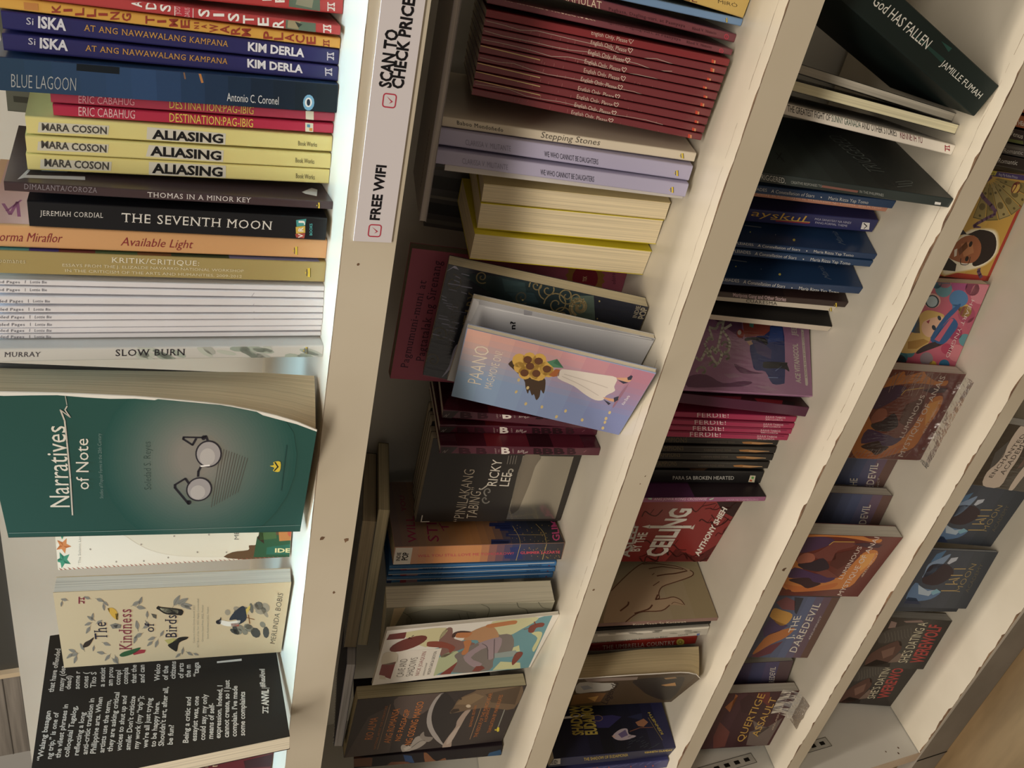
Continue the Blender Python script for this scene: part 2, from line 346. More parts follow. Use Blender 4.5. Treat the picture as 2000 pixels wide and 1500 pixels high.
BOOKS = [
 ('A1',1,'S',[-51.51,40.52,-0.0009,-0.0594,0.0095,6.5,87.0,135.0],'c23a3ag','red paperback with white letters cut off by the top edge of the photo','red sister paperbacks',
  [["T","f","E",[-0.5,30.2],[2.9,30.2],[-0.9,33.8],"ece8e2","b"],
   ["T","f","R",[-0.7,24.9],[2.7,24.9],[-1.1,28.6],"ece8e2","b"],
   ["P","f","5c6f5c",1.0,2.0,22.8,3.1,10.0,-2.8,9.8,-2.2,23.0],
   ["P","f","8d8a70",2.0,1.6,19.5,1.5,12.7,-1.9,13.3,-1.1,20.2],
   ["L","f","ece8e2",2.0,0.5,1.0,6.5,-2.3,6.4],
   ["L","f","ece8e2",2.0,0.5,0.3,6.5,0.1,5.2,0.7,3.8],
   ["L","f","ece8e2",2.0,0.56,1.0,3.8,-0.2,3.8],
   ["L","f","ece8e2",2.0,0.55,-1.2,6.5,-1.0,5.1,-1.6,3.7],
   ["L","f","ece8e2",2.0,0.55,-0.9,3.7,-2.0,3.7]],'e6dcc2',{}),
 ('A2',1,'S',[-60.46,34.04,0.0,-0.0354,-0.0196,3.93,87.0,135.0],'c23a3ag','red paperback with white letters standing against the yellow warm-place spine','red sister paperbacks',
  [["T","f","S",[-0.7,53.5],[2.4,53.5],[-1.1,57.5],"ece8e2","b"],
   ["T","f","I",[0.1,47.8],[1.2,47.8],[-0.3,51.8],"ece8e2","b"],
   ["T","f","S",[-1.1,42.0],[2.1,42.0],[-1.5,46.1],"ece8e2","b"],
   ["T","f","T",[-1.3,36.1],[1.9,36.1],[-1.7,40.2],"ece8e2","b"],
   ["T","f","E",[-1.5,30.1],[1.7,30.2],[-1.9,34.3],"ece8e2","b"],
   ["T","f","R",[-1.7,24.0],[1.5,24.1],[-2.1,28.3],"ece8e2","b"],
   ["T","f","A",[-0.2,78.6],[2.8,78.4],[-0.6,82.2],"ece8e2","b"],
   ["T","f","D",[-0.3,73.4],[2.7,73.2],[-0.7,77.1],"ece8e2","b"],
   ["T","f","S",[-0.5,68.1],[2.6,68.0],[-0.9,71.8],"ece8e2","b"],
   ["P","f","c8303e",1.0,3.7,66.2,3.7,59.6,-2.2,59.8,-1.7,66.4],
   ["L","f","ece8e2",2.0,0.3,3.7,66.3,-1.7,66.5],
   ["L","f","ece8e2",2.0,0.24,3.7,59.5,-2.3,59.7],
   ["T","f","JOSE",[-1.1,64.5],[2.5,64.4],[-1.3,66.2],"f0c8c8","t"],
   ["T","f","DALISAY",[-1.7,61.0],[3.7,60.8],[-1.9,62.9],"f0c8c8","t"],
   ["P","f","5c6f5c",1.0,3.1,23.1,2.9,10.7,-2.9,10.4,-2.5,23.1],
   ["P","f","9a8a66",2.0,2.0,22.1,1.8,17.0,-1.5,17.8,-1.3,22.4],
   ["P","f","2f3a34",3.0,1.5,19.3,0.7,16.2,-0.8,17.8],
   ["L","f","ece8e2",2.0,0.55,1.9,7.3,-1.5,7.0],
   ["L","f","ece8e2",2.0,0.55,1.2,7.2,1.0,5.8,1.7,4.3],
   ["L","f","ece8e2",2.0,0.55,1.9,4.4,0.8,4.3],
   ["L","f","ece8e2",2.0,0.56,-0.3,7.1,-0.1,5.7,-0.6,4.2],
   ["L","f","ece8e2",2.0,0.56,0.1,4.2,-1.1,4.2]],'e6dcc2',{}),
 ('A3',1,'S',[-66.49,38.86,0.0002,-0.0246,-0.002,4.5,87.0,135.0],'e2a53cg','orange-yellow paperback with red-brown spaced letters between red and navy spines',None,
  [["T","f","K",[-1.3,109.1],[1.6,108.8],[-1.6,111.9],"a2382a","b"],
   ["T","f","I",[-0.3,105.0],[0.7,104.9],[-0.7,107.8],"a2382a","b"],
   ["T","f","L",[-1.2,101.0],[1.6,100.7],[-1.6,103.9],"a2382a","b"],
   ["T","f","L",[-1.2,96.8],[1.7,96.6],[-1.6,99.8],"a2382a","b"],
   ["T","f","I",[-0.3,92.6],[0.7,92.6],[-0.6,95.6],"a2382a","b"],
   ["T","f","N",[-1.2,88.5],[1.7,88.3],[-1.6,91.5],"a2382a","b"],
   ["T","f","G",[-1.2,84.2],[1.7,84.1],[-1.6,87.2],"a2382a","b"],
   ["T","f","T",[-1.2,75.6],[1.8,75.5],[-1.5,78.7],"a2382a","b"],
   ["T","f","I",[-0.2,71.2],[0.8,71.2],[-0.6,74.3],"a2382a","b"],
   ["T","f","M",[-1.2,66.8],[1.8,66.7],[-1.5,69.9],"a2382a","b"],
   ["T","f","E",[-1.2,62.3],[1.9,62.3],[-1.5,65.5],"a2382a","b"],
   ["T","f","W",[-1.4,51.1],[1.7,51.1],[-1.8,54.4],"a2382a","b"],
   ["T","f","A",[-1.4,46.8],[1.7,46.8],[-1.8,50.2],"a2382a","b"],
   ["T","f","R",[-1.4,42.4],[1.7,42.5],[-1.8,45.9],"a2382a","b"],
   ["T","f","M",[-1.5,38.1],[1.6,38.1],[-1.9,41.6],"a2382a","b"],
   ["T","f","P",[-1.5,29.2],[1.6,29.3],[-1.9,32.7],"a2382a","b"],
   ["T","f","L",[-1.5,24.7],[1.6,24.8],[-1.9,28.3],"a2382a","b"],
   ["T","f","A",[-1.6,20.1],[1.6,20.3],[-2.0,23.7],"a2382a","b"],
   ["T","f","C",[-1.6,15.5],[1.6,15.7],[-2.0,19.1],"a2382a","b"],
   ["T","f","E",[-1.6,10.8],[1.6,11.0],[-2.0,14.5],"a2382a","b"],
   ["T","f","I",[1.0,58.6],[1.5,58.6],[0.8,60.4],"a2382a","b"],
   ["T","f","N",[-1.0,58.6],[0.3,58.6],[-1.2,60.4],"a2382a","b"],
   ["T","f","A",[-0.5,55.6],[1.0,55.6],[-0.7,57.6],"a2382a","b"],
   ["L","f","a2382a",2.0,0.45,0.7,7.3,-2.3,7.1],
   ["L","f","a2382a",2.0,0.46,0.1,7.3,-0.1,6.2,0.5,5.0],
   ["L","f","a2382a",2.0,0.45,0.7,5.0,-0.3,4.9],
   ["L","f","a2382a",2.0,0.5,-1.2,7.2,-1.0,6.0,-1.5,4.8],
   ["L","f","a2382a",2.0,0.5,-0.9,4.9,-1.9,4.8],
   ["P","f","c9803a",1.0,1.0,121.1,1.1,116.3,-1.5,116.4,-1.6,121.2]],'e6dcc2',{}),
 ('A4',1,'S',[-72.51,39.64,0.0003,-0.0261,0.0085,6.69,87.0,129.03],'2a2968g','navy paperback with orange spine title, next to the orange-yellow spine','navy twin paperbacks',
  [["T","f","Si",[-0.6,121.0],[-0.6,118.6],[1.9,120.7],"c9c8d4","s"],
   ["T","f","ISKA",[-1.3,117.1],[-1.3,107.5],[2.7,116.7],"d4d4de","B"],
   ["T","f","AT ANG NAWAWALANG KAMPANA",[-0.6,101.3],[-0.7,47.0],[1.7,101.1],"d2973c","E"],
   ["T","f","KIM DERLA",[-1.3,39.0],[-1.5,15.2],[2.0,39.0],"e4e4ec","B"],
   ["L","f","d8d8e4",2.0,0.45,1.6,5.1,-1.7,4.9],
   ["L","f","d8d8e4",2.0,0.55,0.9,5.1,0.8,3.9,1.4,2.5],
   ["L","f","d8d8e4",2.0,0.56,1.6,2.5,0.5,2.5],
   ["L","f","d8d8e4",2.0,0.5,-0.5,5.0,-0.3,3.7,-0.9,2.4],
   ["L","f","d8d8e4",2.0,0.5,-0.2,2.4,-1.3,2.3]],'e6dcc2',{}),
 ('A5',1,'S',[-79.46,38.11,0.0007,-0.0307,0.0149,6.36,87.0,129.14],'2a2968g','navy paperback with orange spine title, touching the dark blue hardback-thick spine','navy twin paperbacks',
  [["T","f","Si",[0.1,120.7],[0.0,118.3],[2.5,120.4],"c9c8d4","s"],
   ["T","f","ISKA",[-0.8,116.9],[-0.9,107.2],[3.1,116.5],"d4d4de","B"],
   ["T","f","AT ANG NAWAWALANG KAMPANA",[-0.3,101.1],[-0.2,47.2],[1.9,100.9],"d2973c","E"],
   ["T","f","KIM DERLA",[-0.6,39.1],[-0.9,15.6],[2.6,39.2],"e4e4ec","B"],
   ["L","f","d8d8e4",2.0,0.5,2.1,5.7,-1.1,5.4],
   ["L","f","d8d8e4",2.0,0.55,1.4,5.6,1.3,4.4,1.8,3.0],
   ["L","f","d8d8e4",2.0,0.55,2.1,3.0,1.0,3.0],
   ["L","f","d8d8e4",2.0,0.5,0.0,5.5,0.2,4.2,-0.4,2.9],
   ["L","f","d8d8e4",2.0,0.5,0.3,2.9,-0.8,2.8]],'e6dcc2',{}),
 ('A6',1,'S',[-89.44,34.22,0.0002,-0.0382,0.0189,12.67,87.0,131.5],'22395cg','thick dark blue paperback with condensed grey title and round pale emblem',None,
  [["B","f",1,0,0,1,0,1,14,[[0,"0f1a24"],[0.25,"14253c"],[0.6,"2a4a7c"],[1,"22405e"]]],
   ["T","f","BLUE LAGOON",[-4.7,127.4],[-4.4,105.1],[0.4,126.8],"aab0b4","t"],
   ["T","f","Antonio C. Coronel",[-4.2,47.5],[-4.3,25.8],[-0.8,47.5],"d8dade","s"],
   ["E","f","6fb0dc",1.0,14,-2.5,12.7,0.2,-2.5,-3.5,-0.1],
   ["E","f","e8eef2",2.0,14,-2.4,12.8,0.2,-1.6,-2.1,-0.1],
   ["E","f","1c2c44",3.0,14,-2.4,12.8,0.1,-0.8,-1.5,-0.1],
   ["P","f","0d1822",1.0,7.4,103.7,7.6,88.4,3.4,88.8,3.5,104.2],
   ["L","f","c07a3c",1.0,0.94,7.6,58.6,2.8,57.3],  # orange reflections painted into the cover, here and on the next stroke
   ["L","f","8a6248",1.0,0.6,7.8,64.6,3.7,64.0]],'e6dcc2',{}),
 ('A7',1,'S',[-98.42,37.2,0.0,-0.0377,0.0028,4.29,87.0,114.43],'b3314ag','crimson paperback half hidden behind the thick dark blue spine','crimson twin paperbacks',
  [["T","f","ERIC CABAHUG",[-1.5,104.6],[-0.9,83.8],[1.5,104.3],"dc8f98","s"],
   ["T","f","DESTINATION:PAG-IBIG",[-1.0,70.2],[-1.2,35.8],[2.5,70.0],"d6b84a","s"],
   ["P","f","dcd6c0",1.0,2.3,13.1,2.2,9.5,-1.9,9.3,-1.8,12.9]],'e6dcc2',{}),
 ('A8',1,'S',[-103.75,37.11,-0.0002,-0.0335,0.0082,4.54,87.0,113.81],'c32545g','crimson paperback with yellow spine title beside the pale yellow spines','crimson twin paperbacks',
  [["T","f","ERIC CABAHUG",[-1.5,104.8],[-1.3,83.7],[2.1,104.5],"e8b0b4","s"],
   ["T","f","DESTINATION:PAG-IBIG",[-1.5,70.2],[-1.7,35.8],[2.1,70.1],"e6c84c","s"],
   ["P","f","dcd6c0",1.0,2.0,12.9,1.9,9.3,-2.3,9.1,-2.2,12.7],
   ["P","f","4a90b8",2.0,1.3,12.1,1.3,10.7,-0.1,10.6,-0.0,12.0],
   ["P","f","d88a3c",2.0,-0.3,11.0,-0.3,9.5,-1.7,9.6,-1.6,10.9]],'e6dcc2',{}),
 ('A9',1,'S',[-110.8,36.65,0.0007,-0.027,0.0166,7.22,87.0,123.71],'e3d680g','pale yellow paperback with white name stickers, touching the crimson spine','pale yellow paperbacks',
  [["P","f","cfcbb8",1.0,1.5,119.1,1.9,93.4,-2.0,94.1,-2.7,119.9],
   ["P","f","d2cec0",1.0,2.4,78.9,1.8,47.1,-3.2,47.4,-2.9,79.4],
   ["T","f","MARA COSON",[-1.7,118.3],[-1.6,94.6],[1.1,118.1],"4a4640","b"],
   ["T","f","ALIASING",[-2.4,77.2],[-2.5,48.3],[1.3,77.1],"1a191a","B"],
   ["T","f","Book Works",[-1.5,15.5],[-1.7,6.9],[0.6,15.6],"6c6440","s"]],'e6dcc2',{}),
 ('A10',1,'S',[-118.85,36.01,0.0001,-0.0237,0.0197,7.12,87.0,124.22],'e3d680g','middle one of three pale yellow paperbacks with white name stickers','pale yellow paperbacks',
  [["P","f","cfcbb8",1.0,1.5,119.8,2.0,93.9,-1.7,94.5,-2.2,120.5],
   ["P","f","d2cec0",1.0,2.8,78.4,2.3,47.9,-2.9,48.2,-2.3,79.8],
   ["T","f","MARA COSON",[-1.0,118.9],[-1.4,95.0],[1.9,118.7],"4a4640","b"],
   ["T","f","ALIASING",[-1.6,78.0],[-2.1,49.0],[2.2,77.9],"1a191a","B"],
   ["T","f","Book Works",[-1.3,16.3],[-1.5,7.6],[0.9,16.4],"6c6440","s"]],'e6dcc2',{}),
 ('A11',1,'S',[-126.33,36.07,-0.0,-0.0247,0.0114,6.97,87.0,124.6],'e3d680g','pale yellow paperback with white name stickers, touching the dark brown spine','pale yellow paperbacks',
  [["P","f","cfcbb8",1.0,1.4,119.5,1.9,93.0,-2.1,93.5,-2.6,120.1],
   ["P","f","d2cec0",1.0,2.7,78.4,2.8,46.7,-2.8,46.7,-3.0,78.7],
   ["T","f","MARA COSON",[-1.4,118.4],[-1.6,94.4],[1.7,118.1],"4a4640","b"],
   ["T","f","ALIASING",[-2.0,77.4],[-2.2,48.2],[2.0,77.2],"1a191a","B"],
   ["T","f","Book Works",[-1.3,15.5],[-1.6,6.7],[1.0,15.6],"6c6440","s"]],'e6dcc2',{}),
 ('A12',1,'S',[-136.03,23.79,0.0364,0.0013,0.0148,3.93,87.0,132.13],'463438g','dark brown paperback with small white serif spine title',None,
  [["T","f","DIMALANTA/COROZA",[-0.6,125.2],[-0.4,98.9],[1.6,125.0],"8f8690","e"],
   ["T","f","THOMAS IN A MINOR KEY",[-0.9,79.7],[-0.7,37.0],[1.3,79.7],"e0dcdc","e"],
   ["P","f","e8c832",1.0,1.1,7.0,1.2,6.2,-1.6,6.0,-1.5,6.8,-0.3,6.6],
   ["P","f","3a3222",2.0,1.2,6.2,1.2,6.0,-1.6,5.8,-1.6,6.0],
   ["P","f","3a3222",1.0,0.8,7.3,0.8,7.1,-1.3,6.9,-1.3,7.1],
   ["E","f","e8c832",2.0,8,-0.3,7.4,0.0,-0.2,-0.3,0.0],
   ["P","r","cfc8c8",2.0,3.4,127.7,18.1,124.7,16.8,123.8,10.2,124.9,13.4,103.4,8.5,103.3,6.3,125.3],
   ["P","r","cfc8c8",2.0,18.9,119.8,19.8,110.1,17.8,110.1,16.9,119.7],
   ["P","r","e0dcdc",2.0,11.6,12.3,19.0,6.1,16.8,3.8,6.7,6.2,9.2,11.1]],'e6dcc2',{}),
 ('A13',1,'S',[-147.29,21.91,-0.0006,-0.0076,-0.0263,11.4,86.92,122.64],'16161ag','black paperback with large white serif title and three-coloured square logo',None,
  [["T","f","JEREMIAH CORDIAL",[-0.4,118.4],[-0.0,94.9],[1.8,118.2],"cfcac4","e"],
   ["T","f","THE SEVENTH MOON",[-1.4,87.8],[-1.5,25.1],[2.7,87.6],"ddd8d0","e"],
   ["P","f","3f9a98",1.0,3.9,14.3,4.8,9.7,1.4,10.0,0.7,13.9],
   ["P","f","d8b040",1.0,0.5,14.3,1.3,10.0,-2.1,9.7,-2.8,13.9],
   ["P","f","b8483c",1.0,-3.0,14.3,-2.3,9.7,-5.0,10.0,-4.7,13.7],
   ["T","f","J",[1.7,10.9],[3.8,11.0],[1.6,13.0],"ece8e0","b"],
   ["T","f","R",[-1.5,10.7],[0.6,10.9],[-1.6,12.9],"ece8e0","b"],
   ["T","f","V",[-4.7,10.6],[-2.6,10.8],[-4.8,12.7],"ece8e0","b"],
   ["T","f","BOOKS",[-3.2,6.4],[2.7,6.8],[-3.3,7.6],"4aa8a8","b"]],'e6dcc2',{}),
 ('A14',1,'S',[-159.71,27.21,0.0178,0.0017,-0.0,9.87,86.98,143.0],'e0a468g','light orange paperback with dark red handwritten title',None,
  [["T","f","orma Miraflor",[-2.2,136.4],[-1.8,113.4],[1.8,136.1],"9c2f36","i"],
   ["T","f","Available Light",[-2.1,90.8],[-2.1,60.9],[1.8,90.7],"9c2f36","i"],
   ["P","f","e8c832",1.0,0.8,15.2,0.9,14.1,-3.4,13.8,-3.2,14.9,-1.3,14.7],
   ["P","f","3a3222",2.0,0.9,14.1,0.9,13.9,-3.4,13.6,-3.4,13.8],
   ["P","f","3a3222",1.0,0.3,15.6,0.3,15.3,-2.9,15.1,-2.9,15.4],
   ["E","f","e8c832",2.0,8,-1.4,15.8,0.0,-0.4,-0.4,0.0],
   ["P","r","d9a49a",1,1.9,3.1,85.1,3.1,85.1,139.9,1.9,139.9],
   ["L","r","a04a78",2.0,1.28,24.7,136.6,12.2,133.0,28.0,131.5,10.6,129.6],
   ["L","r","a04a78",2.0,0.95,16.2,134.6,30.5,130.3]],'e6dcc2',{}),
 ('A16',1,'S',[-171.12,25.51,0.0384,0.007,0.0058,10.67,87.0,143.0],'b09a5ag','old gold paperback with white capitals and yellow emblem beside white spines',None,
  [["P","r","58a0a0",1,0.2,126.0,86.8,126.0,86.8,142.8,0.2,142.8],
   ["P","r","4a3f8c",1,0.2,114.9,86.8,114.9,86.8,126.0,0.2,126.0],
   ["P","r","7c3a34",1,0.2,100.9,86.8,100.9,86.8,114.9,0.2,114.9],
   ["P","r","5a7046",1,0.2,84.1,86.8,84.1,86.8,100.9,0.2,100.9],
   ["P","r","8a5a34",1,0.2,70.1,86.8,70.1,86.8,84.1,0.2,84.1],
   ["P","r","4c5a3c",1,0.2,45.0,86.8,45.0,86.8,70.1,0.2,70.1],
   ["P","r","8a8ab8",1,0.2,3.1,86.8,3.1,86.8,45.0,0.2,45.0],
   ["T","f","apomanes",[-0.3,138.4],[-0.3,127.6],[1.8,138.2],"d8cca0","e"],
   ["T","f","KRITIK/CRITIQUE:",[1.5,94.6],[1.3,58.3],[3.9,94.5],"efe8d0","e"],
   ["T","f","ESSAYS FROM THE J. ELIZALDE NAVARRO NATIONAL WORKSHOP",[-1.1,113.8],[-1.2,38.5],[0.2,113.7],"e6dcb8","s"],
   ["T","f","IN THE CRITICISM OF THE ARTS AND HUMANITIES, 2009-2012",[-3.6,112.8],[-4.0,39.2],[-2.3,112.8],"e6dcb8","s"],
   ["P","f","e8c832",1.0,1.9,8.8,2.0,7.5,-2.8,7.1,-2.5,8.4,-0.5,8.2],
   ["P","f","3a3222",2.0,2.0,7.5,2.0,7.2,-2.8,6.8,-2.8,7.1],
   ["P","f","3a3222",1.0,1.4,9.2,1.4,8.9,-2.2,8.6,-2.2,8.9],
   ["E","f","e8c832",2.0,8,-0.5,9.4,0.0,-0.3,-0.5,0.0]],'e6dcc2',{}),
 ('AW0',1,'S',[-179.48,24.1,0.0227,0.0018,0.0,2.56,87.0,143.0],'e8e8f0w','thin white shrink-wrapped paperback, first from the old gold spine','thin white paperbacks',
  [["T","f","pled Pages",[-0.4,140.0],[-0.3,130.4],[0.7,139.9],"6a6a78","e"],
   ["L","f","6a6a78",2.0,0.2,1.0,128.2,-0.2,128.4],
   ["T","f","Lottie Bie",[-0.2,126.6],[-0.1,120.3],[1.0,126.5],"6a6a78","e"]],'eeeeee',{}),
 ('AW1',1,'S',[-182.75,23.6,0.0228,0.0008,-0.0,3.16,87.0,143.0],'e8e8f0w','thin white shrink-wrapped paperback, second from the old gold spine','thin white paperbacks',
  [["T","f","pled Pages",[-0.5,140.3],[-0.4,130.7],[0.7,140.2],"6a6a78","e"],
   ["L","f","6a6a78",2.0,0.14,0.9,128.5,-0.4,128.6],
   ["T","f","Lottie Bie",[-0.3,126.9],[-0.2,120.5],[0.9,126.8],"6a6a78","e"],
   ["L","f","b4b4c0",1.0,0.3,0.6,33.5,-2.1,35.0]],'eeeeee',{}),
 ('AW2',1,'S',[-186.55,22.48,0.0228,-0.0022,0.0009,3.65,87.0,143.0],'e8e8f0w','thin white shrink-wrapped paperback, third from the old gold spine','thin white paperbacks',
  [["T","f","pled Pages",[-1.1,139.5],[-1.0,129.8],[0.2,139.4],"6a6a78","e"],
   ["L","f","6a6a78",2.0,0.2,0.4,127.6,-1.0,127.7],
   ["T","f","Lottie Bie",[-0.9,126.0],[-0.9,119.6],[0.3,125.9],"6a6a78","e"],
   ["L","f","b4b4c0",1.0,0.24,-0.7,33.4,-3.5,34.9]],'eeeeee',{}),
 ('AW3',1,'S',[-190.32,22.29,0.0227,-0.0078,-0.0,3.05,87.0,143.0],'e8e8f0w','thin white shrink-wrapped paperback, fourth from the old gold spine','thin white paperbacks',
  [["T","f","pled Pages",[-0.4,139.6],[-0.4,129.9],[0.8,139.5],"6a6a78","e"],
   ["L","f","6a6a78",2.0,0.2,0.9,127.7,-0.4,127.8],
   ["T","f","Lottie Bie",[-0.4,126.1],[-0.4,119.6],[0.8,125.9],"6a6a78","e"],
   ["L","f","b4b4c0",1.0,0.24,-0.8,33.2,-3.5,34.7]],'eeeeee',{}),
 ('AW4',1,'S',[-193.61,21.58,0.0227,-0.0097,-0.0,2.71,87.0,143.0],'e8e8f0w','thin white shrink-wrapped paperback, fifth from the old gold spine','thin white paperbacks',
  [["T","f","pled Pages",[-0.2,139.5],[-0.3,129.8],[1.0,139.3],"6a6a78","e"],
   ["L","f","6a6a78",2.0,0.2,1.1,127.5,-0.3,127.6],
   ["T","f","Lottie Bie",[-0.3,125.9],[-0.3,119.4],[1.0,125.7],"6a6a78","e"],
   ["L","f","b4b4c0",1.0,0.3,-1.0,33.1,-3.7,34.7]],'eeeeee',{}),
 ('AW5',1,'S',[-197.06,21.45,0.0227,-0.0098,-0.0,3.33,87.0,143.0],'e8e8f0w','thin white shrink-wrapped paperback, sixth from the old gold spine','thin white paperbacks',
  [["T","f","pled Pages",[-0.4,139.6],[-0.5,129.9],[0.9,139.5],"6a6a78","e"],
   ["L","f","6a6a78",2.0,0.2,0.9,127.6,-0.5,127.7],
   ["T","f","Lottie Bie",[-0.5,126.0],[-0.6,119.5],[0.8,125.8],"6a6a78","e"],
   ["L","f","b4b4c0",1.0,0.3,-1.6,32.9,-4.4,34.5]],'eeeeee',{}),
 ('AW6',1,'S',[-200.48,21.98,0.0227,-0.0093,-0.0,2.49,87.0,143.0],'e8e8f0w','thin white shrink-wrapped paperback, seventh from the old gold spine','thin white paperbacks',
  [["T","f","pled Pages",[-0.3,140.2],[-0.4,130.4],[0.9,140.1],"6a6a78","e"],
   ["L","f","6a6a78",2.0,0.2,0.9,128.1,-0.4,128.3],
   ["T","f","Lottie Bie",[-0.4,126.5],[-0.5,119.9],[0.8,126.3],"6a6a78","e"],
   ["L","f","b4b4c0",1.0,0.28,-1.5,32.7,-4.0,34.3]],'eeeeee',{}),
 ('AW7',1,'S',[-203.85,22.04,0.0227,-0.0051,0.0,2.2,87.0,143.0],'e8e8f0w','thin white shrink-wrapped paperback touching the pale grey-green mottled spine','thin white paperbacks',
  [["T","f","pled Pages",[-0.7,140.6],[-0.8,130.7],[0.6,140.4],"6a6a78","e"],
   ["L","f","6a6a78",2.0,0.2,0.6,128.4,-0.8,128.5],
   ["T","f","Lottie Bie",[-0.8,126.7],[-0.9,120.2],[0.5,126.6],"6a6a78","e"],
   ["L","f","b4b4c0",1.0,0.3,-2.0,32.5,-4.8,34.1]],'eeeeee',{}),
 ('A25',1,'S',[-209.27,13.81,0.0211,-0.0007,-0.0,6.6,87.0,143.0],'d4d6d4g','white paperback with black title on a mottled grey-green spine end',None,
  [["E","f","aebfb4",1.0,9,-0.3,67.7,-1.7,-3.2,-1.4,0.6],
   ["E","f","c4cfc6",1.0,9,2.4,80.9,-0.9,-4.7,-1.1,0.2],
   ["E","f","b4bcb6",1.0,9,-0.7,4.5,-2.5,-5.3,-1.3,0.6],
   ["E","f","9fb0a6",1.0,9,-0.7,74.5,-2.7,-4.4,-1.2,0.6],
   ["E","f","aebfb4",1.0,9,1.7,32.7,-1.1,-5.0,-1.5,0.3],
   ["E","f","c4cfc6",1.0,9,-1.7,83.6,-2.4,-3.0,-1.3,0.9],
   ["E","f","b4bcb6",1.0,9,-2.7,28.9,-1.3,-3.8,-1.8,0.5],
   ["E","f","9fb0a6",1.0,9,-2.7,9.7,-0.5,-3.0,-1.1,0.1],
   ["E","f","aebfb4",1.0,9,-0.4,7.2,-1.8,-4.7,-1.2,0.4],
   ["E","f","c4cfc6",1.0,9,0.5,56.1,-2.7,-3.6,-1.2,0.8],
   ["E","f","b4bcb6",1.0,9,-2.7,31.6,-2.7,-5.0,-1.9,0.8],
   ["E","f","9fb0a6",1.0,9,-1.8,73.5,-2.3,-4.9,-1.7,0.7],
   ["E","f","aebfb4",1.0,9,0.9,29.1,-1.1,-5.3,-1.5,0.2],
   ["E","f","c4cfc6",1.0,9,-1.7,81.1,-3.1,-4.4,-0.7,0.5],
   ["E","f","b4bcb6",1.0,9,1.5,54.1,-2.1,-2.8,-1.5,0.9],
   ["E","f","9fb0a6",1.0,9,-0.5,82.6,-0.6,-2.4,-1.6,0.3],
   ["E","f","aebfb4",1.0,9,-3.2,14.5,-1.0,-4.4,-2.1,0.3],
   ["E","f","c4cfc6",1.0,9,-0.4,80.1,-0.8,-2.3,-1.1,0.3],
   ["E","f","b4bcb6",1.0,9,1.3,37.8,-0.6,-2.6,-1.9,0.3],
   ["E","f","9fb0a6",1.0,9,-2.9,7.6,-1.5,-3.9,-1.4,0.4],
   ["E","f","aebfb4",1.0,9,-1.0,34.9,-2.8,-3.6,-1.2,0.9],
   ["E","f","c4cfc6",1.0,9,0.0,46.3,-1.1,-4.8,-1.1,0.2],
   ["E","f","b4bcb6",1.0,9,-0.9,6.1,-1.4,-4.6,-0.9,0.2],
   ["E","f","9fb0a6",1.0,9,2.0,40.4,-0.2,-4.6,-1.6,0.0],
   ["E","f","aebfb4",1.0,9,-0.3,36.3,-2.4,-4.3,-1.1,0.6],
   ["E","f","c4cfc6",1.0,9,1.9,27.1,-1.8,-2.2,-1.3,1.0],
   ["T","f","MURRAY",[-0.6,137.9],[-0.7,124.2],[1.7,137.6],"55525c","e"],
   ["T","f","SLOW BURN",[-1.0,94.4],[-1.1,64.9],[2.4,94.3],"2e2a36","e"],
   ["P","f","e8c832",1.0,2.5,9.0,2.5,8.0,-1.5,7.6,-1.2,8.7,0.5,8.5],
   ["P","f","3a3222",2.0,2.5,8.0,2.5,7.7,-1.5,7.4,-1.5,7.6],
   ["P","f","3a3222",1.0,2.1,9.4,2.1,9.1,-0.9,8.9,-0.9,9.2],
   ["E","f","e8c832",2.0,8,0.5,9.6,0.0,-0.3,-0.4,0.0]],'e6dcc2',{}),
 ('A26',1,'F',[-282.48,-0.94,-0.22,-0.0143,-0.1132,85.44,32.94,143.98],'1f524ag','large worn green paperback with curled cover showing a pair of spectacles',None,
  [["O","f",0,26,"20534b","88837a",[13.4,53.1,11.0,-45.1,-69.1,-7.2],[20.9,56.3,2.1,-8.3,-13.8,-1.4]],
   ["T","f","Narratives",[-17.6,114.3],[42.3,111.6],[-17.5,122.9],"e6ddcc","s"],
   ["T","f","of Note",[-3.5,104.9],[34.0,102.9],[-3.5,110.3],"e6ddcc","s"],
   ["L","f","cfc4b4",20.0,0.67,-24.0,113.6,5.4,112.4,31.7,111.8,46.1,111.6,53.1,112.7],
   ["L","f","cfc4b4",20.0,0.49,53.1,112.7,48.4,109.2],
   ["L","f","cfc4b4",20.0,0.53,48.4,109.2,53.2,110.9,55.6,109.9],
   ["L","f","a8a898",20.0,0.35,56.4,109.9,62.1,110.1],
   ["T","f","Studies of Popular Forms in the 20th Century",[-10.7,98.9],[37.8,97.3],[-10.7,100.5],"7f9a92","t"],
   ["T","f","Soledad S. Reyes",[-3.9,76.8],[32.6,76.4],[-3.9,80.0],"2f4440","t"],
   ["E","f","2c2830",21.0,26,24.1,50.3,-1.6,-6.1,-10.1,0.8],
   ["E","f","a29c9c",22.0,26,24.1,50.3,-1.4,-5.4,-9.0,0.7],
   ["E","f","b8b2ae",23.0,18,21.9,50.8,-1.0,-3.5,-6.5,0.6],
   ["E","f","2c2830",21.0,26,-3.7,54.2,3.7,-5.9,-9.2,-2.1],
   ["E","f","a29c9c",22.0,26,-3.7,54.2,3.3,-5.2,-8.1,-1.9],
   ["E","f","b8b2ae",23.0,18,-6.1,54.8,2.1,-3.4,-5.4,-1.2],
   ["L","f","26222a",24.0,1.02,34.5,51.1,37.4,51.9,36.2,53.2,36.3,61.8,34.9,62.0,30.7,57.8,35.3,56.3],
   ["L","f","26222a",24.0,1.12,6.9,54.9,10.8,54.8,14.4,53.7],
   ["L","f","26222a",24.0,1.16,-13.2,59.4,-15.7,59.2,-2.3,65.7,0.1,65.7,5.1,60.9,1.0,59.1],
